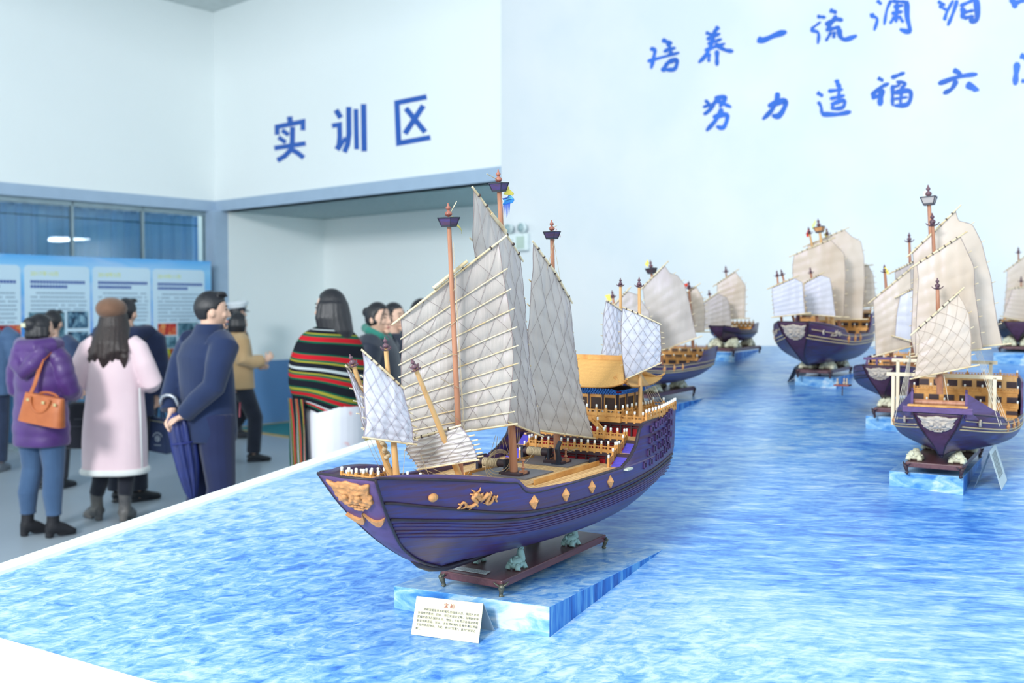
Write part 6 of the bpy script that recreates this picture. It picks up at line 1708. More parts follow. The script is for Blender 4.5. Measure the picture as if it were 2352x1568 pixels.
# ================================================================ people
M_skin = mat('skin', (226, 186, 164), .5, c2=(214, 172, 150), scale=(9, 9, 9), spec=.3)
M_hair = mat('black_hair', (38, 36, 42), .38, c2=(24, 23, 28), scale=(60, 60, 6), spec=.5, bump=.4, bscale=(160, 160, 12))
M_hairb = mat('dark_brown_hair', (56, 42, 40), .4, c2=(38, 28, 28), scale=(60, 60, 6), spec=.5, bump=.5, bscale=(160, 160, 12))
M_eye = mat('dark_iris', (40, 30, 28), .2); M_lip = mat('lip_colour', (196, 104, 104), .45); M_brow = mat('brow_hair', (52, 44, 44), .7)
def remesh(mb, name, m, parent, vox=.008, it=6, fac=.5, label=None):
    org = ORG[parent.name]
    me = mb.mesh('tmp', None, org)
    o = bpy.data.objects.new('tmp', me); COL.objects.link(o)
    md = o.modifiers.new('r', 'REMESH'); md.mode = 'VOXEL'; md.voxel_size = vox; md.use_smooth_shade = True
    if it:
        m2 = o.modifiers.new('s', 'SMOOTH'); m2.factor = fac; m2.iterations = it
    bpy.context.view_layer.update()
    ne = bpy.data.meshes.new_from_object(o.evaluated_get(bpy.context.evaluated_depsgraph_get()))
    bpy.data.objects.remove(o); bpy.data.meshes.remove(me)
    ne.materials.clear(); ne.materials.append(m); ne.name = name
    ne.shade_smooth()
    r = bpy.data.objects.new(name, ne); COL.objects.link(r); r.parent = parent; ORG[r.name] = org
    if label: r['label'] = label
    return r
class Body:
    def __init__(s, px, Y, face, H, head=None, name='person', label='', xoff=0):
        d = ray(px, 900); s.o = V((d.x * Y, Y, 0)); s.H = H; s.k = H / 1.70
        s.f = V((math.sin(math.radians(face)), math.cos(math.radians(face)), 0)); s.r = V((s.f.y, -s.f.x, 0))
        ha = math.radians(head if head is not None else face)
        s.hf = V((math.sin(ha), math.cos(ha), 0)); s.hr = V((s.hf.y, -s.hf.x, 0))
        s.root = thing('person', s.o, label, 'person')
    def p(s, x, y, z): return s.o + (s.r * x + s.f * y + V((0, 0, z))) * s.k
    def hp(s, x, y, z, lean=(0, 0)):
        c = s.o + (s.r * s.hc[0] + s.f * s.hc[1] + V((0, 0, s.hc[2]))) * s.k
        return c + (s.hr * x + s.hf * y + V((0, 0, z))) * s.k
    def ring(s, z, rx, ry, x=0, y=0, n=28, e=2.3, fn=None):
        out = []
        for i in range(n):
            a = 2 * math.pi * i / n; c, q = math.cos(a), math.sin(a)
            rad = (abs(c) ** e + abs(q) ** e) ** (-1 / e)
            m = fn(a, z) if fn else 1
            out.append(s.p(x + c * rad * rx * m, y + q * rad * ry * m, z))
        return out
    def torso(s, mb, prof, fn=None, e=2.3, n=28):
        mb.loft([s.ring(z, rx, ry, x, y, n, e, fn) for (z, rx, ry, x, y) in prof])
    def limb(s, mb, pts, rad, n=14):
        mb.tube([s.p(*q) for q in pts], [(r * s.k if not hasattr(r, '__len__') else (r[0] * s.k, r[1] * s.k)) for r in rad], n)
    def hand(s, mb, w, d, pn, side, curl=.5, k=1.0):
        """wrist point (local), finger direction, palm normal (direction the palm faces), side +1 thumb towards cross."""
        w = s.p(*w); R3 = lambda v: (s.r * v[0] + s.f * v[1] + V((0, 0, v[2]))).normalized()
        d, pn = R3(d), R3(pn); pn = (pn - d * pn.dot(d)).normalized(); c = d.cross(pn) * side; q = s.k * k
        mb.tube([w - d * .02 * q, w + d * .03 * q, w + d * .065 * q, w + d * .09 * q], [(.026 * q, .020 * q), (.036 * q, .017 * q), (.041 * q, .016 * q), (.038 * q, .013 * q)] if abs(d.cross(V((0, 0, 1))).normalized().dot(c)) > .7 else [(.020 * q, .026 * q), (.017 * q, .036 * q), (.016 * q, .041 * q), (.013 * q, .038 * q)], 12)
        for i, (off, ln) in enumerate(((-.030, .060), (-.010, .072), (.011, .078), (.031, .068))):
            b0 = w + d * .083 * q + c * off * q; a = curl * 1.1; p1 = b0 + (d * math.cos(a * .6) + pn * math.sin(a * .6)) * ln * .45 * q
            p2 = p1 + (d * math.cos(a * 1.5) + pn * math.sin(a * 1.5)) * ln * .34 * q; p3 = p2 + (d * math.cos(a * 2.2) + pn * math.sin(a * 2.2)) * ln * .26 * q
            mb.tube([b0 - d * .02 * q, b0, p1, p2, p3], [.0092 * q, .0095 * q, .0088 * q, .0082 * q, .0065 * q], 8)
        t0 = w + d * .022 * q + c * .030 * q; t1 = t0 + (d * .6 + c * .65 + pn * .25).normalized() * .038 * q; t2 = t1 + (d * .85 + c * .2 + pn * .5 * curl).normalized() * .03 * q
        mb.tube([w + d * .01 * q + c * .012 * q, t0, t1, t2], [.013 * q, .0125 * q, .0105 * q, .008 * q], 8)
    def body(s, arms, legs, tors=1.0, hands=(None, None), hc=(0, .015, 1.578), fem=True, skin=M_skin):
        """One continuous skin: legs, torso, neck, head, arms and hands. arms: (shoulder, elbow, wrist) right then left."""
        mb = MB(); s.hc = hc; w = tors
        s.torso(mb, [(.80, .15 * w, .10, 0, 0), (.88, .165 * w, .115, 0, 0), (.98, .145 * w, .10, 0, 0), (1.06, .125 * w, .092, 0, 0), (1.2, .145 * w, .105, 0, 0), (1.32, .15 * w, .09, 0, 0), (1.39, .12 * w, .07, 0, 0), (1.43, .065, .055, 0, 0)])
        s.limb(mb, [(0, -.005, 1.40), (hc[0] * .4, hc[1] * .3, 1.46), (hc[0], hc[1] - .012, 1.54)], [.062, .055, .055])
        for (hip, knee, ank) in legs:
            s.limb(mb, [hip, tuple(lerp(a, b_, .5) for a, b_ in zip(hip, knee)), knee, tuple(lerp(a, b_, .35) for a, b_ in zip(knee, ank)), ank], [.085, .072, .052, .052, .033])
            s.limb(mb, [(ank[0], ank[1] - .03, ank[2] - .03), (ank[0], ank[1] + .02, ank[2] - .045), (ank[0], ank[1] + .05, ank[2] - .055)], [.030, .026, .018])
        for i, (sh, el, wr) in enumerate(arms):
            s.limb(mb, [(sh[0] * .7, sh[1], sh[2] - .02), (sh[0] * .93, sh[1], sh[2] - .035), tuple(lerp(a, b_, .5) for a, b_ in zip(sh, el)), el, tuple(lerp(a, b_, .35) for a, b_ in zip(el, wr)), wr], [.042, .044, .042, .036, .037, .025])
            hd = hands[i] or (tuple(b_ - a for a, b_ in zip(el, wr)), (0, 1, 0), .5)
            s.hand(mb, wr, hd[0], hd[1], 1 if i == 0 else -1, hd[2])
        # head with jaw, nose, cheeks, ears
        def hs(q):
            x, y, z = q.x, q.y, q.z
            if z < 0: x *= 1 - .34 * (-z) ** 1.3; y *= (1 - .12 * -z) if y > 0 else (1 - .45 * (-z) ** 1.2)
            if y > .6 and z < .35 and z > -.2: y *= .96
            return V((x, y, z))
        c = s.hp(0, 0, 0); K = s.k
        mb.sph(c, (.076 * K, .096 * K, .116 * K), 26, 18, (s.hr, s.hf, V((0, 0, 1))), hs)
        mb.tube([s.hp(0, .086, .022), s.hp(0, .103, -.012), s.hp(0, .107, -.026), s.hp(0, .088, -.032)], [.007 * K, .010 * K, .012 * K, .008 * K], 8)
        for sg in (1, -1):
            mb.sph(s.hp(sg * .012, .094, -.028), .008 * K, 8, 6)
            mb.sph(s.hp(sg * .076, -.008, -.005), (.012 * K, .02 * K, .032 * K), 10, 8, (s.hr, s.hf, V((0, 0, 1))))
            mb.sph(s.hp(sg * .036, .066, -.02), (.026 * K, .02 * K, .022 * K), 10, 8, (s.hr, s.hf, V((0, 0, 1))))
        mb.sph(s.hp(0, .082, -.062), (.024 * K, .014 * K, .010 * K), 10, 6, (s.hr, s.hf, V((0, 0, 1)))); mb.sph(s.hp(0, .078, -.096), (.024 * K, .02 * K, .016 * K), 10, 8, (s.hr, s.hf, V((0, 0, 1))))
        bo = remesh(mb, 'body', skin, s.root, .0062 * s.k, 3, .4)
        lm = MB(); lm.sph(s.hp(0, .092, -.062), (.02 * K, .006 * K, .0065 * K), 12, 6, (s.hr, s.hf, V((0, 0, 1)))); lm.build('lips', M_lip, s.root, True)
        for sg in (1, -1):
            e = MB(); e.sph(s.hp(sg * .031, .080, .012), (.013 * K, .008 * K, .0055 * K), 10, 8, (s.hr, s.hf, V((0, 0, 1)))); e.build('eye', M_eye, s.root, True)
            e = MB(); e.tube([s.hp(sg * .016, .088, .033), s.hp(sg * .032, .087, .038), s.hp(sg * .05, .076, .032)], [.0028 * K, .0035 * K, .002 * K], 6); e.build('eyebrow', M_brow, s.root, True)
        return bo
    def hair(s, m, style, label=None):
        K = s.k; mb = MB(); ax = (s.hr, s.hf, V((0, 0, 1)))
        front = .50 if style != 'short' else .42
        def fn(q):
            r = 1.0
            fz = {'short': .42, 'bob': .36}.get(style, .46)
            if q.y > .42 and q.z < fz: r = .86
            if style == 'short' and q.z < -.1 and q.y > -.35: r = .86
            if style == 'short' and q.z < -.62: r = .8
            if style != 'short' and q.z < -.5: r = .9
            x, y, z = q.x * r, q.y * r, q.z * r
            if z < 0 and style == 'short': x *= 1 - .2 * -z; y *= 1 - .25 * -z
            return V((x, y, z))
        mb.sph(s.hp(0, -.010, .016), (.086 * K, .102 * K, .115 * K), 28, 20, ax, fn)
        H_ = s.hp
        if style == 'short':
            for k in range(7): mb.tube([H_(-.05 + k * .0167, .03, .11), H_(-.05 + k * .0167, .07, .112), H_(-.048 + k * .0165, .088, .092)], [.018 * K, .013 * K, .005 * K], 8)
        if style == 'bob':
            for a in range(-100, 101, 20):
                an = math.radians(a); x, y = math.sin(an), -math.cos(an)
                mb.tube([H_(x * .07, y * .085 - .01, .05), H_(x * .085, y * .098 - .01, -.03), H_(x * .078, y * .09 - .01, -.10)], [.03 * K, .03 * K, .016 * K], 8)
        if style == 'long':
            rnd = random.Random(5)
            for a in range(-105, 106, 15):
                an = math.radians(a); x, y = math.sin(an), -math.cos(an); ln = -.36 + rnd.uniform(-.04, .03)
                mb.tube([H_(x * .07, y * .085, .04), H_(x * .088, y * .10 - .005, -.06), H_(x * .115, min(y * .105, -.02) - .05, -.18), H_(x * .135 + rnd.uniform(-.012, .012), min(y * .10, -.05) - .07, ln + .09), H_(x * .125 + rnd.uniform(-.02, .02), min(y * .09, -.05) - .065, ln)], [.03 * K, .034 * K, .036 * K, .028 * K, .008 * K], 8)
        if style == 'lowtail':
            for a in range(-95, 96, 15):
                an = math.radians(a); x, y = math.sin(an), -math.cos(an)
                mb.tube([H_(x * .07, y * .085, .04), H_(x * .086, y * .10, -.05), H_(x * .074, y * .11 - .01, -.13), H_(x * .035, -.115, -.20)], [.03 * K, .034 * K, .034 * K, .022 * K], 8)
            for k in range(4): mb.tube([H_(.0, -.115, -.20), H_(.012 * (k - 1.5), -.14, -.25), H_(.014 * (k - 1.5), -.13, -.31), H_(.008 * (k - 1.5), -.12, -.36)], [.022 * K, .026 * K, .024 * K, .008 * K], 8)
        if style == 'curly':
            rnd = random.Random(9)
            for k in range(60):
                a = rnd.uniform(-125, 125); an = math.radians(a); x, y = math.sin(an), -math.cos(an)
                z = rnd.uniform(-.26, .05); mb.sph(H_(x * (.085 + .03 * (z < -.05)), y * .095 - .02, z), (.026 * K, .026 * K, .03 * K), 8, 6)
        if style == 'tied':
            mb.sph(H_(0, -.105, .05), (.04 * K, .04 * K, .04 * K), 10, 8)
            for sg in (1, -1): mb.tube([H_(sg * .03, .085, .09), H_(sg * .066, .078, .02), H_(sg * .072, .06, -.06)], [.008 * K, .008 * K, .004 * K], 6)
        if style == 'updo':
            mb.sph(H_(0, -.09, .05), (.06 * K, .05 * K, .055 * K), 14, 10, ax)
            for a in range(-80, 81, 20):
                an = math.radians(a); x, y = math.sin(an), -math.cos(an); mb.tube([H_(x * .07, y * .085, .03), H_(x * .08, y * .095, -.04), H_(x * .06, y * .085, -.09)], [.03 * K, .028 * K, .012 * K], 8)
        return remesh(mb, 'hair', m, s.root, .0075 * K, 3, .4)
    def shoe(s, ank, m, kind='shoe', toe=(0, 1)):
        mb = MB(); x, y, z = ank; K = s.k; ty, tx = toe[1], toe[0]
        d = lambda f, dz, o=0: s.p(x + tx * f, y + ty * f, dz)
        zf = max(0.0, z - (.135 if kind == 'boot' else .085))
        if kind == 'boot':
            mb.tube([d(0, zf + .24), d(-.005, zf + .14), d(-.01, zf + .075)], [.05 * K, .046 * K, .048 * K], 14)
            mb.tube([d(-.05, zf + .075), d(.0, zf + .08), d(.07, zf + .06), d(.13, zf + .035), d(.165, zf + .026)], [(.044 * K, .04 * K), (.052 * K, .055 * K), (.046 * K, .042 * K), (.042 * K, .028 * K), (.022 * K, .016 * K)], 14)
            mb.tube([d(-.03, zf + .08), d(-.034, zf + .002)], [.034 * K, .03 * K], 12); mb.tube([d(.03, zf + .02), d(.16, zf + .012)], [(.036 * K, .012 * K), (.03 * K, .010 * K)], 10)
        else:
            mb.tube([d(-.07, zf + .045), d(-.05, zf + .055), d(.02, zf + .06), d(.1, zf + .04), d(.17, zf + .03), d(.2, zf + .024)], [(.03 * K, .03 * K), (.04 * K, .044 * K), (.045 * K, .05 * K), (.047 * K, .034 * K), (.04 * K, .024 * K), (.015 * K, .012 * K)], 14)
            mb.tube([d(-.075, zf + .014), d(.05, zf + .012), d(.19, zf + .012)], [(.036 * K, .014 * K), (.044 * K, .012 * K), (.03 * K, .012 * K)], 12)
        return remesh(mb, 'boot' if kind == 'boot' else 'shoe', m, s.root, .007 * K, 3)
    def sleeve(s, mb, pts, rad, n=16): s.limb(mb, pts, rad, n)
def wr(seed, amp, f=9):      # soft cloth folds round a ring
    return lambda a, z: 1 + amp * (math.sin(3 * a + z * 4 + seed) * .5 + noise.noise(V((math.cos(a) * 1.5 + seed, math.sin(a) * 1.5, z * f))))
STAND = [((.085, 0, .90), (.09, .01, .49), (.085, -.02, .085)), ((-.085, 0, .90), (-.09, .01, .49), (-.085, -.02, .085))]
def cloth(n, c, c2=None, **k): return mat(n, c, k.pop('rough', .85), spec=.2, c2=c2, scale=k.pop('scale', (12, 12, 12)), sheen=.25, **k)

# --- woman in a purple quilted coat
P = Body(94, 7.05, 12, 1.58, 34, label='person in a purple quilted hooded coat, jeans and black heeled boots')
lg = [((.085, 0, .92), (.10, .0, .52), (.115, -.03, .135)), ((-.085, 0, .92), (-.10, .02, .52), (-.115, -.02, .135))]
P.body([((.15, 0, 1.40), (.22, .03, 1.14), (.15, .20, 1.10)), ((-.15, 0, 1.40), (-.22, .03, 1.14), (-.15, .20, 1.10))], lg)
mb = MB()
quilt = lambda a, z: 1 + .035 * abs(math.sin(z * 28)) - .02 + .012 * math.sin(5 * a + z * 9)
P.torso(mb, [(lerp(.70, 1.44, i / 60), *[smtab(lerp(.70, 1.44, i / 60), [.70, .78, .95, 1.1, 1.25, 1.36, 1.44], v) for v in ([.205, .212, .206, .195, .195, .175, .085], [.165, .17, .16, .15, .15, .125, .08])], 0, 0) for i in range(61)], quilt, 2.2, 36)
for sg in (1, -1): 
    pts = [(sg * .12, 0, 1.39), (sg * .17, 0, 1.35), (sg * .205, .0, 1.25), (sg * .23, .03, 1.13), (sg * .20, .11, 1.10), (sg * .15, .19, 1.10)]
    dense = [tuple(V(pts[int(f)]).lerp(V(pts[min(int(f) + 1, 5)]), f - int(f))) for f in [5 * k / 40 for k in range(41)]]
    P.limb(mb, dense, [lerp(.088, .062, k / 40) * (1 + .07 * abs(math.sin(k * .55))) for k in range(41)], 18)
mpur = cloth('purple_quilted_nylon', (84, 46, 122), (64, 32, 96), rough=.42, scale=(7, 7, 7), bump=.25, bscale=(26, 26, 26))
mpur.node_tree.nodes['Principled BSDF'].inputs['Specular IOR Level'].default_value = .5
remesh(mb, 'quilted_coat', mpur, P.root, .009, 4)
mb = MB(); mb.tube([P.p(-.12, .06, 1.47), P.p(-.13, -.04, 1.47), P.p(-.06, -.12, 1.45), P.p(.06, -.12, 1.45), P.p(.13, -.04, 1.47), P.p(.12, .06, 1.47)], [.05, .06, .066, .066, .06, .05], 12)
mb.tube([P.p(-.11, -.10, 1.44), P.p(-.06, -.17, 1.33), P.p(0, -.19, 1.27), P.p(.06, -.17, 1.33), P.p(.11, -.10, 1.44)], [.05, .06, .055, .06, .05], 12); mb.sph(P.p(0, -.13, 1.37), (.12, .06, .09), 14, 9, (P.r, P.f, V((0, 0, 1))))
remesh(mb, 'hood', mpur, P.root, .009, 5)
mb = MB()
for hip, kn, an in lg: P.limb(mb, [(hip[0], 0, .95), (hip[0] * 1.05, 0, .75), kn, (lerp(kn[0], an[0], .5), -.03, .33), (an[0], an[1], .20), (an[0], an[1], .17)], [.112, .102, .078, .074, .058, .06])
P.torso(mb, [(.80, .17, .12, 0, 0), (.98, .16, .11, 0, 0)])
mjean = cloth('blue_denim', (72, 98, 132), (56, 80, 114), scale=(10, 10, 4), bump=.2, bscale=(40, 40, 26)); remesh(mb, 'jeans', mjean, P.root, .008, 4)
mblk = mat('black_suede', (34, 34, 40), .7, c2=(26, 26, 32)); 
for hip, kn, an in lg: P.shoe((an[0], an[1], .135), mblk, 'boot', (.55 if an[0] > 0 else .45, .84))
P.hair(M_hair, 'updo')
mb = MB()
for k in range(3): mb.box(P.hp(-.03 + .02 * k, -.135, .045), .016, .008, .03, (P.hr, P.hf, V((0, 0, 1))))
mb.build('hair_clip', mat('pearl_clip', (222, 220, 190), .3), P.root)
# her brown handbag
hb = P.p(.19, -.225, 1.0)
bag = thing('handbag', hb, 'tan leather handbag hanging on the back of the purple coat', 'handbag')
mlea = mat('tan_leather', (190, 108, 62), .45, c2=(168, 90, 50), scale=(14, 14, 14), spec=.4)
tilt = math.radians(-9); bx = (P.r * math.cos(tilt) + V((0, 0, 1)) * math.sin(tilt)); bz = (V((0, 0, 1)) * math.cos(tilt) - P.r * math.sin(tilt)); by = -P.f
mb = MB(); rings = []
for k, (z, w, d) in enumerate(((-.10, .165, .05), (-.098, .172, .056), (0, .158, .05), (.085, .15, .034), (.10, .148, .026))):
    rings.append([hb + bx * (w * (abs(math.cos(a)) ** .5) * (1 if math.cos(a) > 0 else -1)) + by * (d * (abs(math.sin(a)) ** .6) * (1 if math.sin(a) > 0 else -1)) + bz * z for a in [2 * math.pi * q / 28 for q in range(28)]])
mb.loft(rings); mb.build('bag_body', mlea, bag, 50)
for sd in (1, -1):
    mb = MB(); mb.tube([hb + bx * .075 * math.cos(a) + by * (.045 * sd + .004) + bz * (.085 - (.10 if sd > 0 else -.03) * math.sin(a)) for a in [math.pi * q / 14 for q in range(15)]], .009, 8); mb.build('handle', mlea, bag, True)
mb = MB()
for x in (-.09, .03, .12): mb.box(hb + bx * x + by * .052 + bz * .06, .02, .006, .018, (bx, by, bz))
mb.build('buckle', mat('pale_gold_metal', (216, 200, 150), .3, metal=.7), bag)
mb = MB(); st_ = [hb + bx * -.10 + bz * .09 + by * .02, P.p(.10, -.20, 1.18), P.p(.13, -.15, 1.36), P.p(.15, -.03, 1.455), P.p(.15, .07, 1.42)]
for i in range(len(st_) - 1): mb.bar(st_[i], st_[i + 1] + (st_[i + 1] - st_[i]).normalized() * .01, .028, .006, P.f)
mb.build('shoulder_strap', mlea, bag)

# --- woman in a long pink coat with a brown beret
P = Body(263, 7.55, -4, 1.66, 4, label='person in a long pale pink coat and brown beret with long dark hair')
lg = [((.08, 0, .9), (.085, .01, .49), (.075, -.02, .135)), ((-.08, 0, .9), (-.10, .03, .49), (-.16, .03, .135))]
P.body([((.16, 0, 1.40), (.26, -.02, 1.11), (.15, .2, 1.10)), ((-.16, 0, 1.40), (-.26, -.02, 1.11), (-.15, .2, 1.10))], lg)
mb = MB()
P.torso(mb, [(lerp(.40, 1.45, i / 40), *[smtab(lerp(.40, 1.45, i / 40), [.40, .7, 1.0, 1.2, 1.34, 1.41, 1.45], v) for v in ([.245, .236, .215, .20, .178, .13, .08], [.19, .18, .16, .15, .135, .105, .075])], 0, 0) for i in range(41)], wr(2, .05, 2), 2.2, 36)
for sg in (1, -1): P.limb(mb, [(sg * .12, 0, 1.385), (sg * .18, -.01, 1.345), (sg * .235, -.02, 1.22), (sg * .285, -.01, 1.09), (sg * .25, .09, 1.07), (sg * .18, .18, 1.09)], [.085, .086, .086, .084, .08, .07], 18)
mpink = cloth('pale_pink_wool', (238, 212, 218), (228, 200, 208), scale=(4, 4, 4)); remesh(mb, 'long_coat', mpink, P.root, .009, 5)
mb = MB(); rg_ = P.ring(.40, .247, .190, fn=wr(2, .05, 2), n=36); mb.tube(rg_ + [rg_[0], rg_[1]], (lambda n_: [(.016, .026)] * n_)(38), 10, False); remesh(mb, 'fleece_hem', cloth('white_fleece', (244, 244, 242), bump=.5, bscale=(90, 90, 90)), P.root, .009, 2)
mb = MB(); mb.tube([P.p(.222, -.10, 1.05), P.p(.232, -.12, .8), P.p(.238, -.12, .43)], .006, 6); mb.tube([P.p(-.09, -.04, 1.46), P.p(-.03, -.10, 1.45), P.p(.03, -.10, 1.45), P.p(.09, -.04, 1.46)], .03, 10); mb.build('fleece_trim', mat('white_fleece_trim', (240, 240, 240), .9), P.root, True)
mb = MB()
for hip, kn, an in lg: P.limb(mb, [hip, kn, (lerp(kn[0], an[0], .5), lerp(kn[1], an[1], .5), .30), (an[0], an[1], .2)], [.10, .075, .062, .056])
remesh(mb, 'black_leggings', cloth('black_knit', (40, 42, 52), (32, 34, 44)), P.root, .008, 3)
mgb = mat('grey_leather', (112, 108, 104), .4, c2=(60, 62, 70), scale=(9, 9, 9))
P.shoe((.075, -.02, .135), mgb, 'boot', (.1, .99)); P.shoe((-.16, .03, .135), mgb, 'boot', (-.75, .66))
P.hair(M_hairb, 'long')
mb = MB(); ax = (P.hr, P.hf, V((0, 0, 1))); mb.sph(P.hp(-.006, -.03, .082), (.112, .125, .086), 24, 14, ax); mb.sph(P.hp(0, -.02, .045), (.094, .108, .04), 24, 10, ax)
remesh(mb, 'beret', cloth('brown_felt', (128, 96, 78), (112, 82, 66)), P.root, .008, 4)

# --- man in a dark navy coat behind the pink coat, carrying a bag
P = Body(292, 8.3, -6, 1.70, 6, label='person in a dark navy coat standing behind the pink coat, carrying a printed bag')
P.body([((.20, 0, 1.42), (.25, -.02, 1.14), (.23, .0, .88)), ((-.20, 0, 1.42), (-.25, -.02, 1.14), (-.15, .15, 1.08))], STAND, 1.1, ((( .02, 0, -1), (-1, 0, 0), .9), None))
mb = MB()
P.torso(mb, [(.72, .23, .17, 0, 0), (.95, .225, .165, 0, 0), (1.2, .23, .16, 0, 0), (1.36, .205, .13, 0, 0), (1.45, .09, .08, 0, 0)], wr(5, .04, 3))
for sg in (1, -1): P.limb(mb, [(sg * .15, 0, 1.39), (sg * .23, 0, 1.35), (sg * .27, -.02, 1.14)] + ([(.262, -.01, 1.0), (.245, 0, .90)] if sg > 0 else [(-.2, .1, 1.09)]), [.10, .095, .082, .075, .068][:5 if sg > 0 else 4], 16)
mnav = cloth('dark_navy_cloth', (40, 50, 82), (30, 38, 66), scale=(6, 6, 6)); remesh(mb, 'coat', mnav, P.root, .009, 4)
mb = MB(); mb.tube([P.p(-.16, .05, 1.44), P.p(-.2, -.04, 1.42), P.p(-.12, -.12, 1.41), P.p(0, -.15, 1.40), P.p(.12, -.12, 1.41), P.p(.2, -.04, 1.42), P.p(.16, .05, 1.44)], [.05, .064, .07, .07, .07, .064, .05], 12); remesh(mb, 'hood', mnav, P.root, .009, 4)
mb = MB()
for hip, kn, an in STAND: P.limb(mb, [(hip[0], 0, .95), (hip[0], 0, .75), kn, (an[0], an[1], .25), (an[0], an[1], .10)], [.11, .10, .08, .078, .08])
mtro = cloth('black_trouser_cloth', (38, 42, 56), (30, 34, 46)); remesh(mb, 'trousers', mtro, P.root, .009, 3)
mshoe = mat('black_shoe_leather', (32, 34, 42), .4, c2=(26, 28, 34))
for hip, kn, an in STAND: P.shoe(an, mshoe, 'shoe', (.75 if an[0] > 0 else 0, .7))
P.hair(M_hair, 'short')
# printed bag in his hand
bc = P.p(.25, .02, .60); bag = thing('tote_bag', bc, 'dark navy document bag with a white round printed emblem, held beside the pink coat', 'bag')
bx, by, bz = V((.93, -.37, 0)).normalized(), None, V((0, 0, 1)); by = V((-bx.y, bx.x, 0)) * -1
mbag = cloth('navy_nylon', (52, 66, 104), (44, 56, 92), rough=.6)
mb = MB(); tl_ = lambda x, z, d: bc + bx * (x + .018 * (z < 0)) + bz * (z - x * .10) + by * d
for sd in (1,): mb.hexa([tl_(-.10, -.19, -.05), tl_(.10, -.19, -.05), tl_(.10, -.19, .05), tl_(-.10, -.19, .05)], [tl_(-.085, .10, -.03), tl_(.075, .10, -.03), tl_(.075, .10, .03), tl_(-.085, .10, .03)])
mb.build('bag_body', mbag, bag, bevel=.012)
mb = MB(); mb.bar(tl_(-.088, .075, .037), tl_(.08, .075, .037), .004, .006); mb.build('zip', mat('pale_zip', (190, 186, 160), .4), bag)
for sd in (.02, -.02):
    mb = MB(); mb.tube([tl_(-.045, .09, sd), tl_(-.02, .19, sd * .5), tl_(.01, .245, 0), tl_(.03, .19, sd * .5), tl_(.045, .09, sd)], .008, 8); mb.build('handle', mbag, bag, True)
mem = mat('white_emblem_print', (196, 206, 222), .6); mb = MB(); ec = tl_(.01, -.07, .051)
def disc(mb, c, r0, r1, a0, a1, n):
    for k in range(n):
        A, B_ = math.radians(lerp(a0, a1, k / n)), math.radians(lerp(a0, a1, (k + 1) / n)); q = lambda an, r: c + bx * r * math.cos(an) + bz * r * math.sin(an)
        mb.add([q(A, r0), q(B_, r0), q(B_, r1), q(A, r1)], [(0, 1, 2, 3)])
disc(mb, ec, .018, .026, 0, 360, 24); disc(mb, ec, .0, .010, 20, 200, 8); disc(mb, ec + bx * .004, .0, .010, 200, 380, 8)
for k in range(11): disc(mb, ec, .045, .055, 22 + k * 13, 31 + k * 13, 1)
for k in range(8): mb.add([ec + bx * (-.035 + k * .009) - bz * .05, ec + bx * (-.029 + k * .009) - bz * .05, ec + bx * (-.029 + k * .009) - bz * .058, ec + bx * (-.035 + k * .009) - bz * .058], [(0, 1, 2, 3)])
mb.build('emblem', mem, bag, fixn=False)

bc = at(178, 972, 7.9); bag = thing('shoulder_bag', bc, 'black shoulder bag hanging between the purple coat and the pink coat', 'bag')
mb = MB(); X_ = V((1, 0, 0)); Y_2 = V((0, 1, 0)); Z_ = V((0, 0, 1))
mb.hexa([bc + V((-.10, -.05, -.20)), bc + V((.10, -.05, -.20)), bc + V((.10, .05, -.20)), bc + V((-.10, .05, -.20))], [bc + V((-.06, -.04, .17)), bc + V((.09, -.04, .17)), bc + V((.09, .04, .17)), bc + V((-.06, .04, .17))])
mb.build('bag_body', cloth('black_nylon', (30, 32, 44), (24, 26, 36)), bag, bevel=.025)
mb = MB(); mb.bar(bc + V((.0, -.056, .04)), bc + V((.08, -.056, .04)), .006, .01); mb.bar(bc + V((-.08, -.056, -.02)), bc + V((.09, -.056, -.02)), .006, .006); mb.build('front_pocket', M_black, bag)
mb = MB(); mb.tube([bc + V((-.04, 0, .16)), bc + V((.0, .05, .38)), bc + V((.06, .16, .60))], [(.02, .006)] * 3, 8); mb.build('shoulder_strap', M_black, bag)

# --- person beyond the purple coat
P = Body(122, 8.9, 20, 1.60, 0, label='person in a blue-grey jacket standing just beyond the purple coat')
P.body([((.2, 0, 1.42), (.26, .0, 1.15), (.12, .2, 1.15)), ((-.2, 0, 1.42), (-.26, .0, 1.15), (-.12, .2, 1.15))], STAND)
mb = MB(); P.torso(mb, [(.75, .22, .16, 0, 0), (1.0, .22, .16, 0, 0), (1.3, .22, .15, 0, 0), (1.45, .09, .08, 0, 0)], wr(8, .04, 3))
for sg in (1, -1): P.limb(mb, [(sg * .15, 0, 1.39), (sg * .22, 0, 1.36), (sg * .28, 0, 1.15), (sg * .16, .18, 1.13)], [.10, .095, .08, .07])
remesh(mb, 'jacket', cloth('blue_grey_cloth', (60, 76, 108), (48, 62, 92)), P.root, .010, 4)
mb = MB()
for hip, kn, an in STAND: P.limb(mb, [(hip[0], 0, .95), kn, (an[0], an[1], .10)], [.11, .085, .075])
remesh(mb, 'trousers', mtro, P.root, .010, 3)
for hip, kn, an in STAND: P.shoe(an, mshoe)
P.hair(M_hair, 'short')

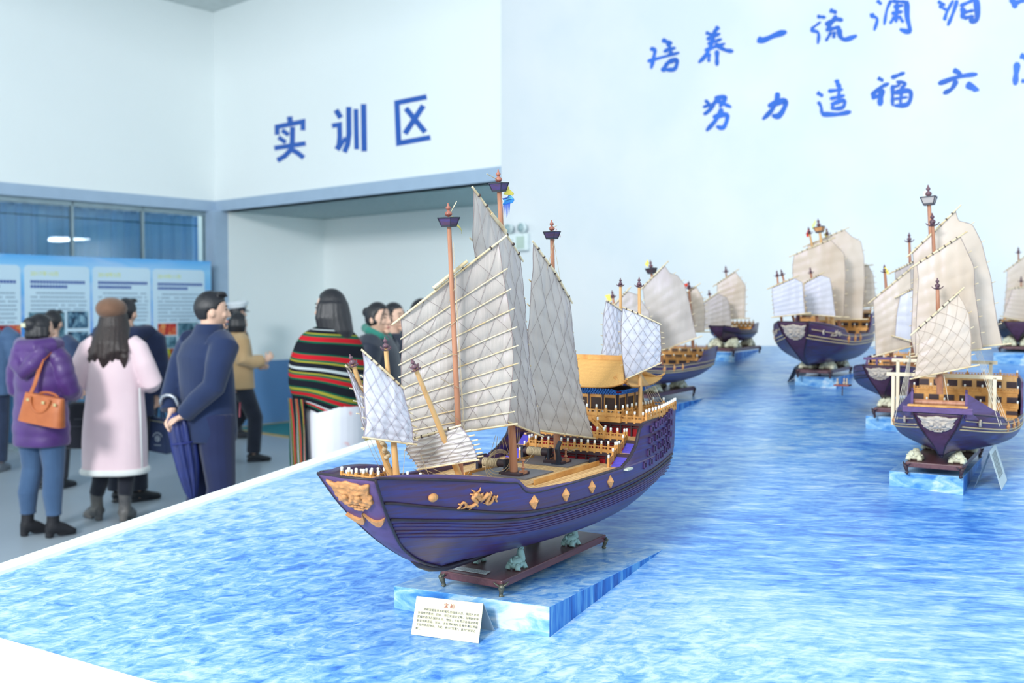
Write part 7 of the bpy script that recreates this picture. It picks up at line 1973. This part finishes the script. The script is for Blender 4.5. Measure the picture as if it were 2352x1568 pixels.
# --- person at the far left edge
P = Body(-22, 9.8, 0, 1.66, 0, label='person cut by the picture edge, in a slate blue jacket with dark trousers')
P.body([((.2, 0, 1.42), (.26, .0, 1.15), (.22, .1, .92)), ((-.2, 0, 1.42), (-.26, .0, 1.15), (-.12, .2, 1.15))], STAND)
mb = MB(); P.torso(mb, [(.78, .23, .17, 0, 0), (1.0, .22, .16, 0, 0), (1.3, .22, .15, 0, 0), (1.45, .09, .08, 0, 0)], wr(8, .04, 3))
for sg in (1, -1): P.limb(mb, [(sg * .15, 0, 1.39), (sg * .22, 0, 1.36), (sg * .27, 0, 1.15), (sg * .23, .1, .96)], [.10, .095, .08, .07])
remesh(mb, 'jacket', cloth('slate_blue_cloth', (84, 110, 146), (70, 96, 132)), P.root, .010, 4)
mb = MB()
for hip, kn, an in STAND: P.limb(mb, [(hip[0], 0, .95), kn, (an[0], an[1], .10)], [.11, .085, .075])
remesh(mb, 'trousers', cloth('dark_denim', (50, 62, 88), (40, 50, 74)), P.root, .010, 3)
for hip, kn, an in STAND: P.shoe(an, mat('grey_shoe', (120, 126, 136), .5))
P.hair(M_hair, 'short')

# --- man in a navy jacket holding an umbrella behind his back
P = Body(479, 6.25, 42, 1.735, 66, label='person in a navy zip jacket holding a folded blue umbrella behind the back')
lgm = [((.09, 0, .9), (.10, .02, .49), (.10, -.02, .085)), ((-.09, 0, .9), (-.10, .01, .49), (-.10, -.03, .085))]
P.body([((.19, 0, 1.41), (.235, -.11, 1.13), (.05, -.20, .95)), ((-.17, 0, 1.41), (-.195, -.12, 1.13), (-.10, -.19, .96))], lgm, 1.0, (((-.8, -.3, -.35), (0, .2, -1), .7), ((.2, -.35, -.9), (1, .2, 0), .95)), hc=(0, .03, 1.575), fem=False)
mb = MB()
P.torso(mb, [(.78, .185, .145, 0, 0), (.84, .192, .152, 0, 0), (1.0, .186, .147, 0, .0), (1.15, .190, .142, 0, -.01), (1.3, .200, .140, 0, -.02), (1.38, .175, .115, 0, -.015), (1.44, .10, .09, 0, 0), (1.50, .074, .080, 0, .012)], wr(3, .035, 4), 2.3, 32)
for sg in (1, -1):
    w = (.06, -.20, .96) if sg > 0 else (-.13, -.19, .97)
    P.limb(mb, [(sg * .14, -.01, 1.385), (sg * (.198 if sg > 0 else .18), -.01, 1.36), (sg * (.228 if sg > 0 else .195), -.07, 1.25), (sg * (.240 if sg > 0 else .200), -.11, 1.13), (lerp(sg * (.240 if sg > 0 else .2), w[0], .55), -.165, 1.04), w], [.095, .090, .078, .070, .064, .054], 18)
mnv = cloth('navy_jacket_cloth', (36, 50, 86), (30, 42, 74), scale=(5, 5, 5), bump=.15, bscale=(22, 22, 14)); remesh(mb, 'zip_jacket', mnv, P.root, .0085, 4)
mb = MB(); mb.tube([P.p(.19, .10, 1.02), P.p(.2, .09, .93)], .006, 6); mb.build('pocket_zip', mat('dark_red_zip', (120, 40, 60), .5), P.root)
mb = MB(); mb.tube([P.p(.08, .075, 1.50), P.p(.03, .11, 1.47), P.p(.01, .155, 1.3), P.p(0, .165, 1.0)], .005, 6); mb.build('zip_placket', mat('navy_zip', (32, 44, 84), .5), P.root)
mb = MB()
for hip, kn, an in lgm: P.limb(mb, [(hip[0], 0, .95), (hip[0] * 1.05, 0, .75), kn, (an[0], an[1], .28), (an[0], an[1], .08)], [.118, .11, .088, .082, .085])
P.torso(mb, [(.82, .17, .13, 0, 0), (.98, .18, .13, 0, 0)])
remesh(mb, 'trousers', cloth('navy_trouser_cloth', (34, 42, 78), (28, 34, 66), scale=(5, 5, 5), bump=.15, bscale=(20, 20, 12)), P.root, .009, 3)
for hip, kn, an in lgm: P.shoe(an, mshoe)
P.hair(M_hair, 'short')
# the umbrella
hw = P.p(-.105, -.235, .90)
ub = on_vert(442, 1146, (hw.x, hw.y), (0, 1)); ut = on_vert(411, 935, (hw.x, hw.y), (0, 1)); ax_ = (ut - ub).normalized(); Lu = (ut - ub).length
um = thing('folded_umbrella', ub, 'folded dark blue umbrella with a curved silver handle, held behind the navy jacket', 'umbrella')
sx3 = ax_.cross(V((0, 1, 0))).normalized(); sy3 = ax_.cross(sx3)
mb = MB(); rings = []
for k in range(26):
    f = k / 25; rad = smtab(f, [0, .06, .3, .6, .85, .95, 1], [.012, .03, .055, .068, .072, .062, .05]); ring = []
    for q in range(48):
        a = 2 * math.pi * q / 48; m = 1 + .20 * math.sin(8 * a + 3.2 * f + .5 * math.sin(3 * a)) + .06 * math.sin(17 * a + 6 * f); ring.append(ub + ax_ * Lu * .93 * (f + (.02 * math.sin(8 * a + 1) if k == 25 else 0)) + (sx3 * math.cos(a) + sy3 * math.sin(a)) * rad * m)
    rings.append(ring)
mb.loft(rings); mb.build('canopy', mat('blue_umbrella_nylon', (38, 50, 112), .38, c2=(28, 38, 90), scale=(12, 12, 12), spec=.5), um, True)
mb = MB(); mb.tube([ub - ax_ * .05, ub + ax_ * .02, ut], [.006, .006, .006], 10); mb.build('shaft', mat('grey_metal', (150, 156, 166), .3, metal=.7), um, True)
mb = MB(); hk = [(411, 935), (408, 926), (402, 914), (393, 908), (383, 907), (374, 911), (369, 920), (369, 929)]
mb.tube([on_vert(x, y, (hw.x, hw.y), (0, 1)) for x, y in hk], [.009, .0115, .0125, .0125, .0125, .012, .011, .009], 12); mb.build('handle', mat('silver_handle', (150, 154, 164), .25, metal=.6), um, True)
mb = MB(); q = ub + ax_ * Lu * .62; mb.tube([q + (sx3 * math.cos(a) + sy3 * math.sin(a)) * .078 for a in [2 * math.pi * k / 20 for k in range(21)]], .006, 6, False); mb.build('tie_strap', mat('navy_strap', (36, 46, 116), .6), um, True)

# --- woman in a camel jacket walking away
P = Body(547, 10.4, 62, 1.57, 40, label='person in a camel jacket and black trousers walking by the blue dado, one hand raised')
lw = [((.085, 0, .92), (.09, .17, .50), (.08, .15, .085)), ((-.085, 0, .92), (-.09, .03, .50), (-.08, -.24, .13))]
P.body([((.19, 0, 1.42), (.25, .0, 1.17), (.22, .27, 1.16)), ((-.19, 0, 1.42), (-.25, .05, 1.17), (-.14, .24, 1.10))], lw, 1.0, (((-.2, .7, .6), (-1, 0, .3), .9), None))
mb = MB(); P.torso(mb, [(.84, .225, .18, 0, 0), (1.0, .22, .17, 0, 0), (1.2, .215, .16, 0, 0), (1.35, .20, .135, 0, 0), (1.44, .10, .09, 0, 0), (1.48, .085, .085, 0, 0)], wr(6, .03, 3))
P.limb(mb, [(.15, 0, 1.39), (.21, 0, 1.37), (.265, .0, 1.17), (.24, .13, 1.15), (.225, .23, 1.16)], [.10, .095, .085, .08, .07]); P.limb(mb, [(-.15, 0, 1.39), (-.21, 0, 1.37), (-.26, .04, 1.17), (-.16, .2, 1.11)], [.10, .095, .085, .07])
remesh(mb, 'camel_jacket', cloth('camel_wool', (184, 154, 116), (170, 140, 102), scale=(5, 5, 5)), P.root, .010, 4)
mb = MB()
for hip, kn, an in lw: P.limb(mb, [(hip[0], 0, .95), tuple(lerp(a, b_, .5) for a, b_ in zip(hip, kn)), kn, tuple(lerp(a, b_, .5) for a, b_ in zip(kn, an)), (an[0], an[1], an[2] + .02)], [.115, .105, .088, .082, .078])
remesh(mb, 'trousers', mtro, P.root, .010, 3)
for hip, kn, an in lw: P.shoe(an, mshoe)
P.hair(M_hair, 'bob')
ph_ = P.p(.21, .36, 1.22); t_ = MB(); t_.box(ph_, .075, .008, .15, (P.r, P.f, V((0, 0, 1))))

# --- officer with a white cap
P = Body(545, 12.3, 75, 1.66, 60, label='person in a dark uniform with a white peaked cap, behind the camel jacket')
P.body([((.2, 0, 1.42), (.25, .0, 1.15), (.22, .08, .92)), ((-.2, 0, 1.42), (-.25, .0, 1.15), (-.22, .08, .92))], STAND)
mb = MB(); P.torso(mb, [(.78, .22, .16, 0, 0), (1.0, .21, .15, 0, 0), (1.3, .22, .15, 0, 0), (1.45, .09, .08, 0, 0)])
for sg in (1, -1): P.limb(mb, [(sg * .15, 0, 1.39), (sg * .22, 0, 1.36), (sg * .265, 0, 1.15), (sg * .23, .08, .95)], [.10, .095, .08, .07])
remesh(mb, 'uniform_jacket', cloth('dark_uniform_cloth', (34, 38, 54), (28, 30, 44)), P.root, .011, 3)
mb = MB()
for hip, kn, an in STAND: P.limb(mb, [(hip[0], 0, .95), kn, (an[0], an[1], .10)], [.11, .085, .075])
remesh(mb, 'trousers', mtro, P.root, .011, 3)
for hip, kn, an in STAND: P.shoe(an, mshoe)
P.hair(M_hair, 'short')
ax = (P.hr, P.hf, V((0, 0, 1))); mb = MB(); rings = []
for z, r in ((.055, .095), (.09, .10), (.125, .128), (.14, .13), (.155, .11), (.16, .03)): rings.append([P.hp(r * .92 * math.cos(a), r * 1.05 * math.sin(a) + .0, z + .012 * math.sin(a)) for a in [2 * math.pi * q / 28 for q in range(28)]])
mb.loft(rings); cp = mb.build('peaked_cap', mat('white_cap_cloth', (238, 242, 248), .7), P.root, 60)
mb = MB(); rings = [[P.hp(.097 * .93 * math.cos(a), .097 * 1.06 * math.sin(a), z) for a in [2 * math.pi * q / 28 for q in range(28)]] for z in (.05, .09)]; mb.loft(rings, True, False); mb.build('cap_band', M_black, cp, True)
mb = MB(); mb.grid(lambda u, v: P.hp(.085 * math.cos(math.pi * (.15 + .7 * u)) * (1 + .15 * v), .10 * math.sin(math.pi * (.15 + .7 * u)) + .055 * v * math.sin(math.pi * u), .052 - .022 * v), 14, 4); vo = mb.build('cap_visor', M_black, cp, True); md = vo.modifiers.new('t', 'SOLIDIFY'); md.thickness = .004
mb = MB(); mb.sph(P.hp(0, .112, .095), (.014, .006, .016), 10, 8, ax); mb.build('cap_badge', mat('gold_badge', (206, 170, 90), .3, metal=.6), cp, True)

# --- woman in a striped shawl
P = Body(764, 6.2, -50, 1.745, -62, label='person in a striped woven shawl and white flowered skirt, black hair tied low')
P.body([((.145, 0, 1.40), (.19, .03, 1.16), (.06, .15, 1.14)), ((-.145, 0, 1.40), (-.19, .03, 1.16), (-.08, .15, 1.2))], STAND)
mb = MB(); P.torso(mb, [(.20, .185, .175, 0, 0), (.5, .19, .18, 0, 0), (.8, .195, .185, 0, 0), (.95, .19, .18, 0, 0), (1.08, .16, .15, 0, 0)], wr(4, .03, 2))
M_skirt, nt, b = new_mat('white_flowered_silk', .6, .3)
vo_ = nt.nodes.new('ShaderNodeTexVoronoi'); vo_.inputs['Scale'].default_value = 1.0; tc = nt.nodes.new('ShaderNodeTexCoord'); mp = nt.nodes.new('ShaderNodeMapping'); mp.inputs['Scale'].default_value = (8, 8, 8); nt.links.new(tc.outputs['Object'], mp.inputs[0]); nt.links.new(mp.outputs[0], vo_.inputs['Vector'])
r1 = ramp(nt, vo_.outputs['Distance'], [(.10, (150, 60, 110)), (.15, (206, 112, 116)), (.24, (214, 140, 140)), (.30, (214, 213, 222))]); msk = noise_n(nt, (3, 3, 2.4), .4, 2); r2 = ramp(nt, msk, [(.50, (0, 0, 0)), (.55, (255, 255, 255))])
nt.links.new(mixc(nt, r2.outputs[0], lin((214, 213, 222)), r1.outputs[0]), b.inputs['Base Color'])
remesh(mb, 'skirt', M_skirt, P.root, .009, 4)
M_shawl, nt, b = new_mat('striped_woven_shawl', .9, .15)
tc = nt.nodes.new('ShaderNodeTexCoord'); sx_ = nt.nodes.new('ShaderNodeSeparateXYZ'); nt.links.new(tc.outputs['UV'], sx_.inputs[0])
K_, R_, G_, Y_, W_c = (22, 24, 34), (176, 26, 38), (16, 84, 62), (146, 140, 48), (172, 180, 182)
def stripes(seq):
    tot = sum(w for w, c in seq); p = 0; out = []
    for w, c in seq: out.append((p / tot, c)); p += w
    return out
r1 = ramp(nt, sx_.outputs['Y'], stripes([(4, G_), (3, K_), (2, W_c), (4, K_), (2, Y_), (3, G_), (5, R_), (2, G_), (12, K_), (2, G_), (5, R_), (2, G_), (2, Y_), (5, K_), (3, W_c), (3, K_), (2, Y_), (2, G_), (4, R_), (2, G_), (8, K_), (2, G_), (3, Y_), (2, G_), (4, R_), (2, G_), (6, K_), (2, W_c), (3, R_), (3, G_), (6, K_)]), 'CONSTANT')
nt.links.new(r1.outputs[0], b.inputs['Base Color'])
mb = MB(); rings = []
PR = ([.0, .06, .15, .3, .5, .7, .85, 1.0], [1.475, 1.455, 1.415, 1.33, 1.21, 1.09, 1.0, .93], [.075, .12, .185, .235, .27, .265, .23, .205], [.085, .10, .125, .155, .185, .195, .19, .19])
for i in range(50):
    f = i / 49; z = smtab(f, PR[0], PR[1]); rx = smtab(f, PR[0], PR[2]); ry = smtab(f, PR[0], PR[3]); ring = []
    for q in range(49):
        a = 2 * math.pi * q / 48; c, s_ = math.cos(a), math.sin(a)
        tl_z = (-.075 * f) * (c * .9) + .04 * f * s_ + .012 * math.sin(3 * a + f * 4) * f
        m = 1 + .02 * math.sin(5 * a + 6 * f) + .015 * noise.noise(V((c * 2, s_ * 2, f * 6)))
        ring.append(P.p(c * rx * m, .04 * f + s_ * ry * m, z + tl_z - .05 * (1 - abs(c)) * (f < .2) * 0))
    rings.append(ring)
mb.loft(rings, False, False); so = mb.build('shawl', M_shawl, P.root, True, fixn=False, uv=True); md = so.modifiers.new('t', 'SOLIDIFY'); md.thickness = .008
mb = MB(); mb.grid(lambda u, v: P.p(-.235 + .005 * math.sin(6 * v) + .03 * v, .12 - .16 * u + .012 * math.sin(u * 14 + v * 3), 1.05 - .56 * v), 24, 30); mb.uv = [(v_, u_) for u_, v_ in mb.uv]
to = mb.build('shawl_end', M_shawl, P.root, True, fixn=False, uv=True); md = to.modifiers.new('t', 'SOLIDIFY'); md.thickness = .008
mb = MB()
for k in range(22):
    u = k / 21; a = P.p(-.205, .12 - .16 * u + .012 * math.sin(u * 14 + 3), .49); mb.tube([a, a - V((0, 0, .05)) + P.r * .006 * math.sin(k), a - V((0, 0, .09)) + P.f * .006 * math.cos(k * 2)], [.004, .004, .002], 5)
mb.build('fringe', mat('dark_green_fringe', (40, 70, 60), .9, c2=(150, 40, 50), scale=(40, 40, 4)), P.root)
mb = MB(); P.torso(mb, [(1.42, .075, .075, 0, .0), (1.47, .062, .064, 0, .01), (1.515, .058, .062, 0, .012)]); mb.build('turtleneck', M_black, P.root, True)
P.hair(M_hair, 'lowtail')
mb = MB(); mb.sph(P.hp(.0, -.118, -.20), .024, 12, 8); mb.build('hair_tie', mat('blue_hair_tie', (56, 60, 130), .6), P.root, True)
mb = MB()
for hip, kn, an in STAND: P.shoe(an, mshoe)

# --- girl with a green collar and the girl beside her
P = Body(866, 7.35, 100, 1.665, 118, label='person in a black padded jacket with a green collar and tied back hair')
P.body([((.19, 0, 1.41), (.26, .0, 1.15), (.18, .16, 1.02)), ((-.19, 0, 1.41), (-.26, .0, 1.15), (-.18, .16, 1.02))], STAND)
mb = MB(); P.torso(mb, [(.62, .235, .18, 0, 0), (.9, .24, .18, 0, 0), (1.2, .245, .175, 0, 0), (1.34, .22, .15, 0, 0), (1.42, .15, .12, 0, 0), (1.46, .09, .09, 0, 0)], lambda a, z: 1 + .03 * abs(math.sin(z * 20)))
for sg in (1, -1): P.limb(mb, [(sg * .15, 0, 1.38), (sg * .225, 0, 1.35), (sg * .29, 0, 1.15), (sg * .22, .14, 1.03)], [.11, .11, .095, .08])
remesh(mb, 'padded_jacket', cloth('black_padded_nylon', (44, 50, 66), (34, 40, 54), rough=.55, bump=.2, bscale=(20, 20, 20)), P.root, .010, 4)
mb = MB(); mb.tube([P.p(.04, .10, 1.40), P.p(.09, .06, 1.45), P.p(.10, -.03, 1.49), P.p(.0, -.09, 1.51), P.p(-.10, -.03, 1.49), P.p(-.09, .06, 1.45), P.p(-.02, .11, 1.37)], [.024, .032, .034, .036, .034, .032, .024], 10); remesh(mb, 'collar', cloth('green_fleece', (54, 132, 118), (44, 116, 104)), P.root, .008, 3)
mb = MB()
for hip, kn, an in STAND: P.limb(mb, [(hip[0], 0, .95), kn, (an[0], an[1], .10)], [.11, .085, .075])
remesh(mb, 'trousers', mtro, P.root, .011, 3)
for hip, kn, an in STAND: P.shoe(an, mshoe)
P.hair(M_hair, 'tied')
P = Body(903, 8.15, 112, 1.665, 122, label='person with loose curly black hair, mostly hidden behind the green collar and the ship sail')
P.body([((.19, 0, 1.41), (.26, .0, 1.15), (.18, .16, 1.02)), ((-.19, 0, 1.41), (-.26, .0, 1.15), (-.18, .16, 1.02))], STAND)
mb = MB(); P.torso(mb, [(.62, .22, .17, 0, 0), (.9, .22, .17, 0, 0), (1.2, .225, .165, 0, 0), (1.36, .2, .13, 0, 0), (1.45, .09, .09, 0, 0)])
for sg in (1, -1): P.limb(mb, [(sg * .15, 0, 1.38), (sg * .22, 0, 1.35), (sg * .28, 0, 1.15), (sg * .2, .14, 1.03)], [.10, .10, .085, .075])
remesh(mb, 'dark_jacket', cloth('charcoal_cloth', (52, 58, 74), (42, 48, 62)), P.root, .011, 4)
mb = MB()
for hip, kn, an in STAND: P.limb(mb, [(hip[0], 0, .95), kn, (an[0], an[1], .10)], [.11, .085, .075])
remesh(mb, 'trousers', mtro, P.root, .011, 3)
for hip, kn, an in STAND: P.shoe(an, mshoe)
P.hair(M_hair, 'curly')
yb = at(842, 985, 7.0); ybag = thing('tote_bag', yb, 'yellow bag seen between the flowered skirt and the ship fore sail', 'bag')
mb = MB(); mb.hexa([yb + V((-.08, -.05, -.16)), yb + V((.1, -.05, -.16)), yb + V((.1, .05, -.16)), yb + V((-.08, .05, -.16))], [yb + V((-.05, -.04, .15)), yb + V((.08, -.04, .15)), yb + V((.08, .04, .15)), yb + V((-.05, .04, .15))]); mb.build('bag_body', cloth('yellow_canvas', (214, 200, 110), (200, 186, 96)), ybag, bevel=.02)
for d_ in (-.03, .03):
    mb = MB(); mb.tube([yb + V((-.02, d_, .14)), yb + V((.0, d_, .30)), yb + V((.03, d_, .36)), yb + V((.05, d_, .14))], .008, 8); mb.build('handle', cloth('yellow_canvas', (214, 200, 110)), ybag, True)
# --- one more head beyond the sail
P = Body(968, 8.6, 60, 1.70, 80, label='person mostly hidden behind the nearest ship main sail, only dark hair showing')
P.body([((.19, 0, 1.41), (.26, .0, 1.15), (.2, .1, .95)), ((-.19, 0, 1.41), (-.26, .0, 1.15), (-.2, .1, .95))], STAND)
mb = MB(); P.torso(mb, [(.75, .22, .16, 0, 0), (1.2, .22, .16, 0, 0), (1.36, .2, .13, 0, 0), (1.45, .09, .09, 0, 0)])
for sg in (1, -1): P.limb(mb, [(sg * .15, 0, 1.38), (sg * .22, 0, 1.35), (sg * .27, 0, 1.15), (sg * .21, .08, .98)], [.10, .095, .08, .07])
remesh(mb, 'dark_jacket', mat('charcoal_cloth', (0, 0, 0)), P.root, .011, 3)
mb = MB()
for hip, kn, an in STAND: P.limb(mb, [(hip[0], 0, .95), kn, (an[0], an[1], .10)], [.11, .085, .075])
remesh(mb, 'trousers', mtro, P.root, .011, 3)
for hip, kn, an in STAND: P.shoe(an, mshoe)
P.hair(M_hair, 'short')
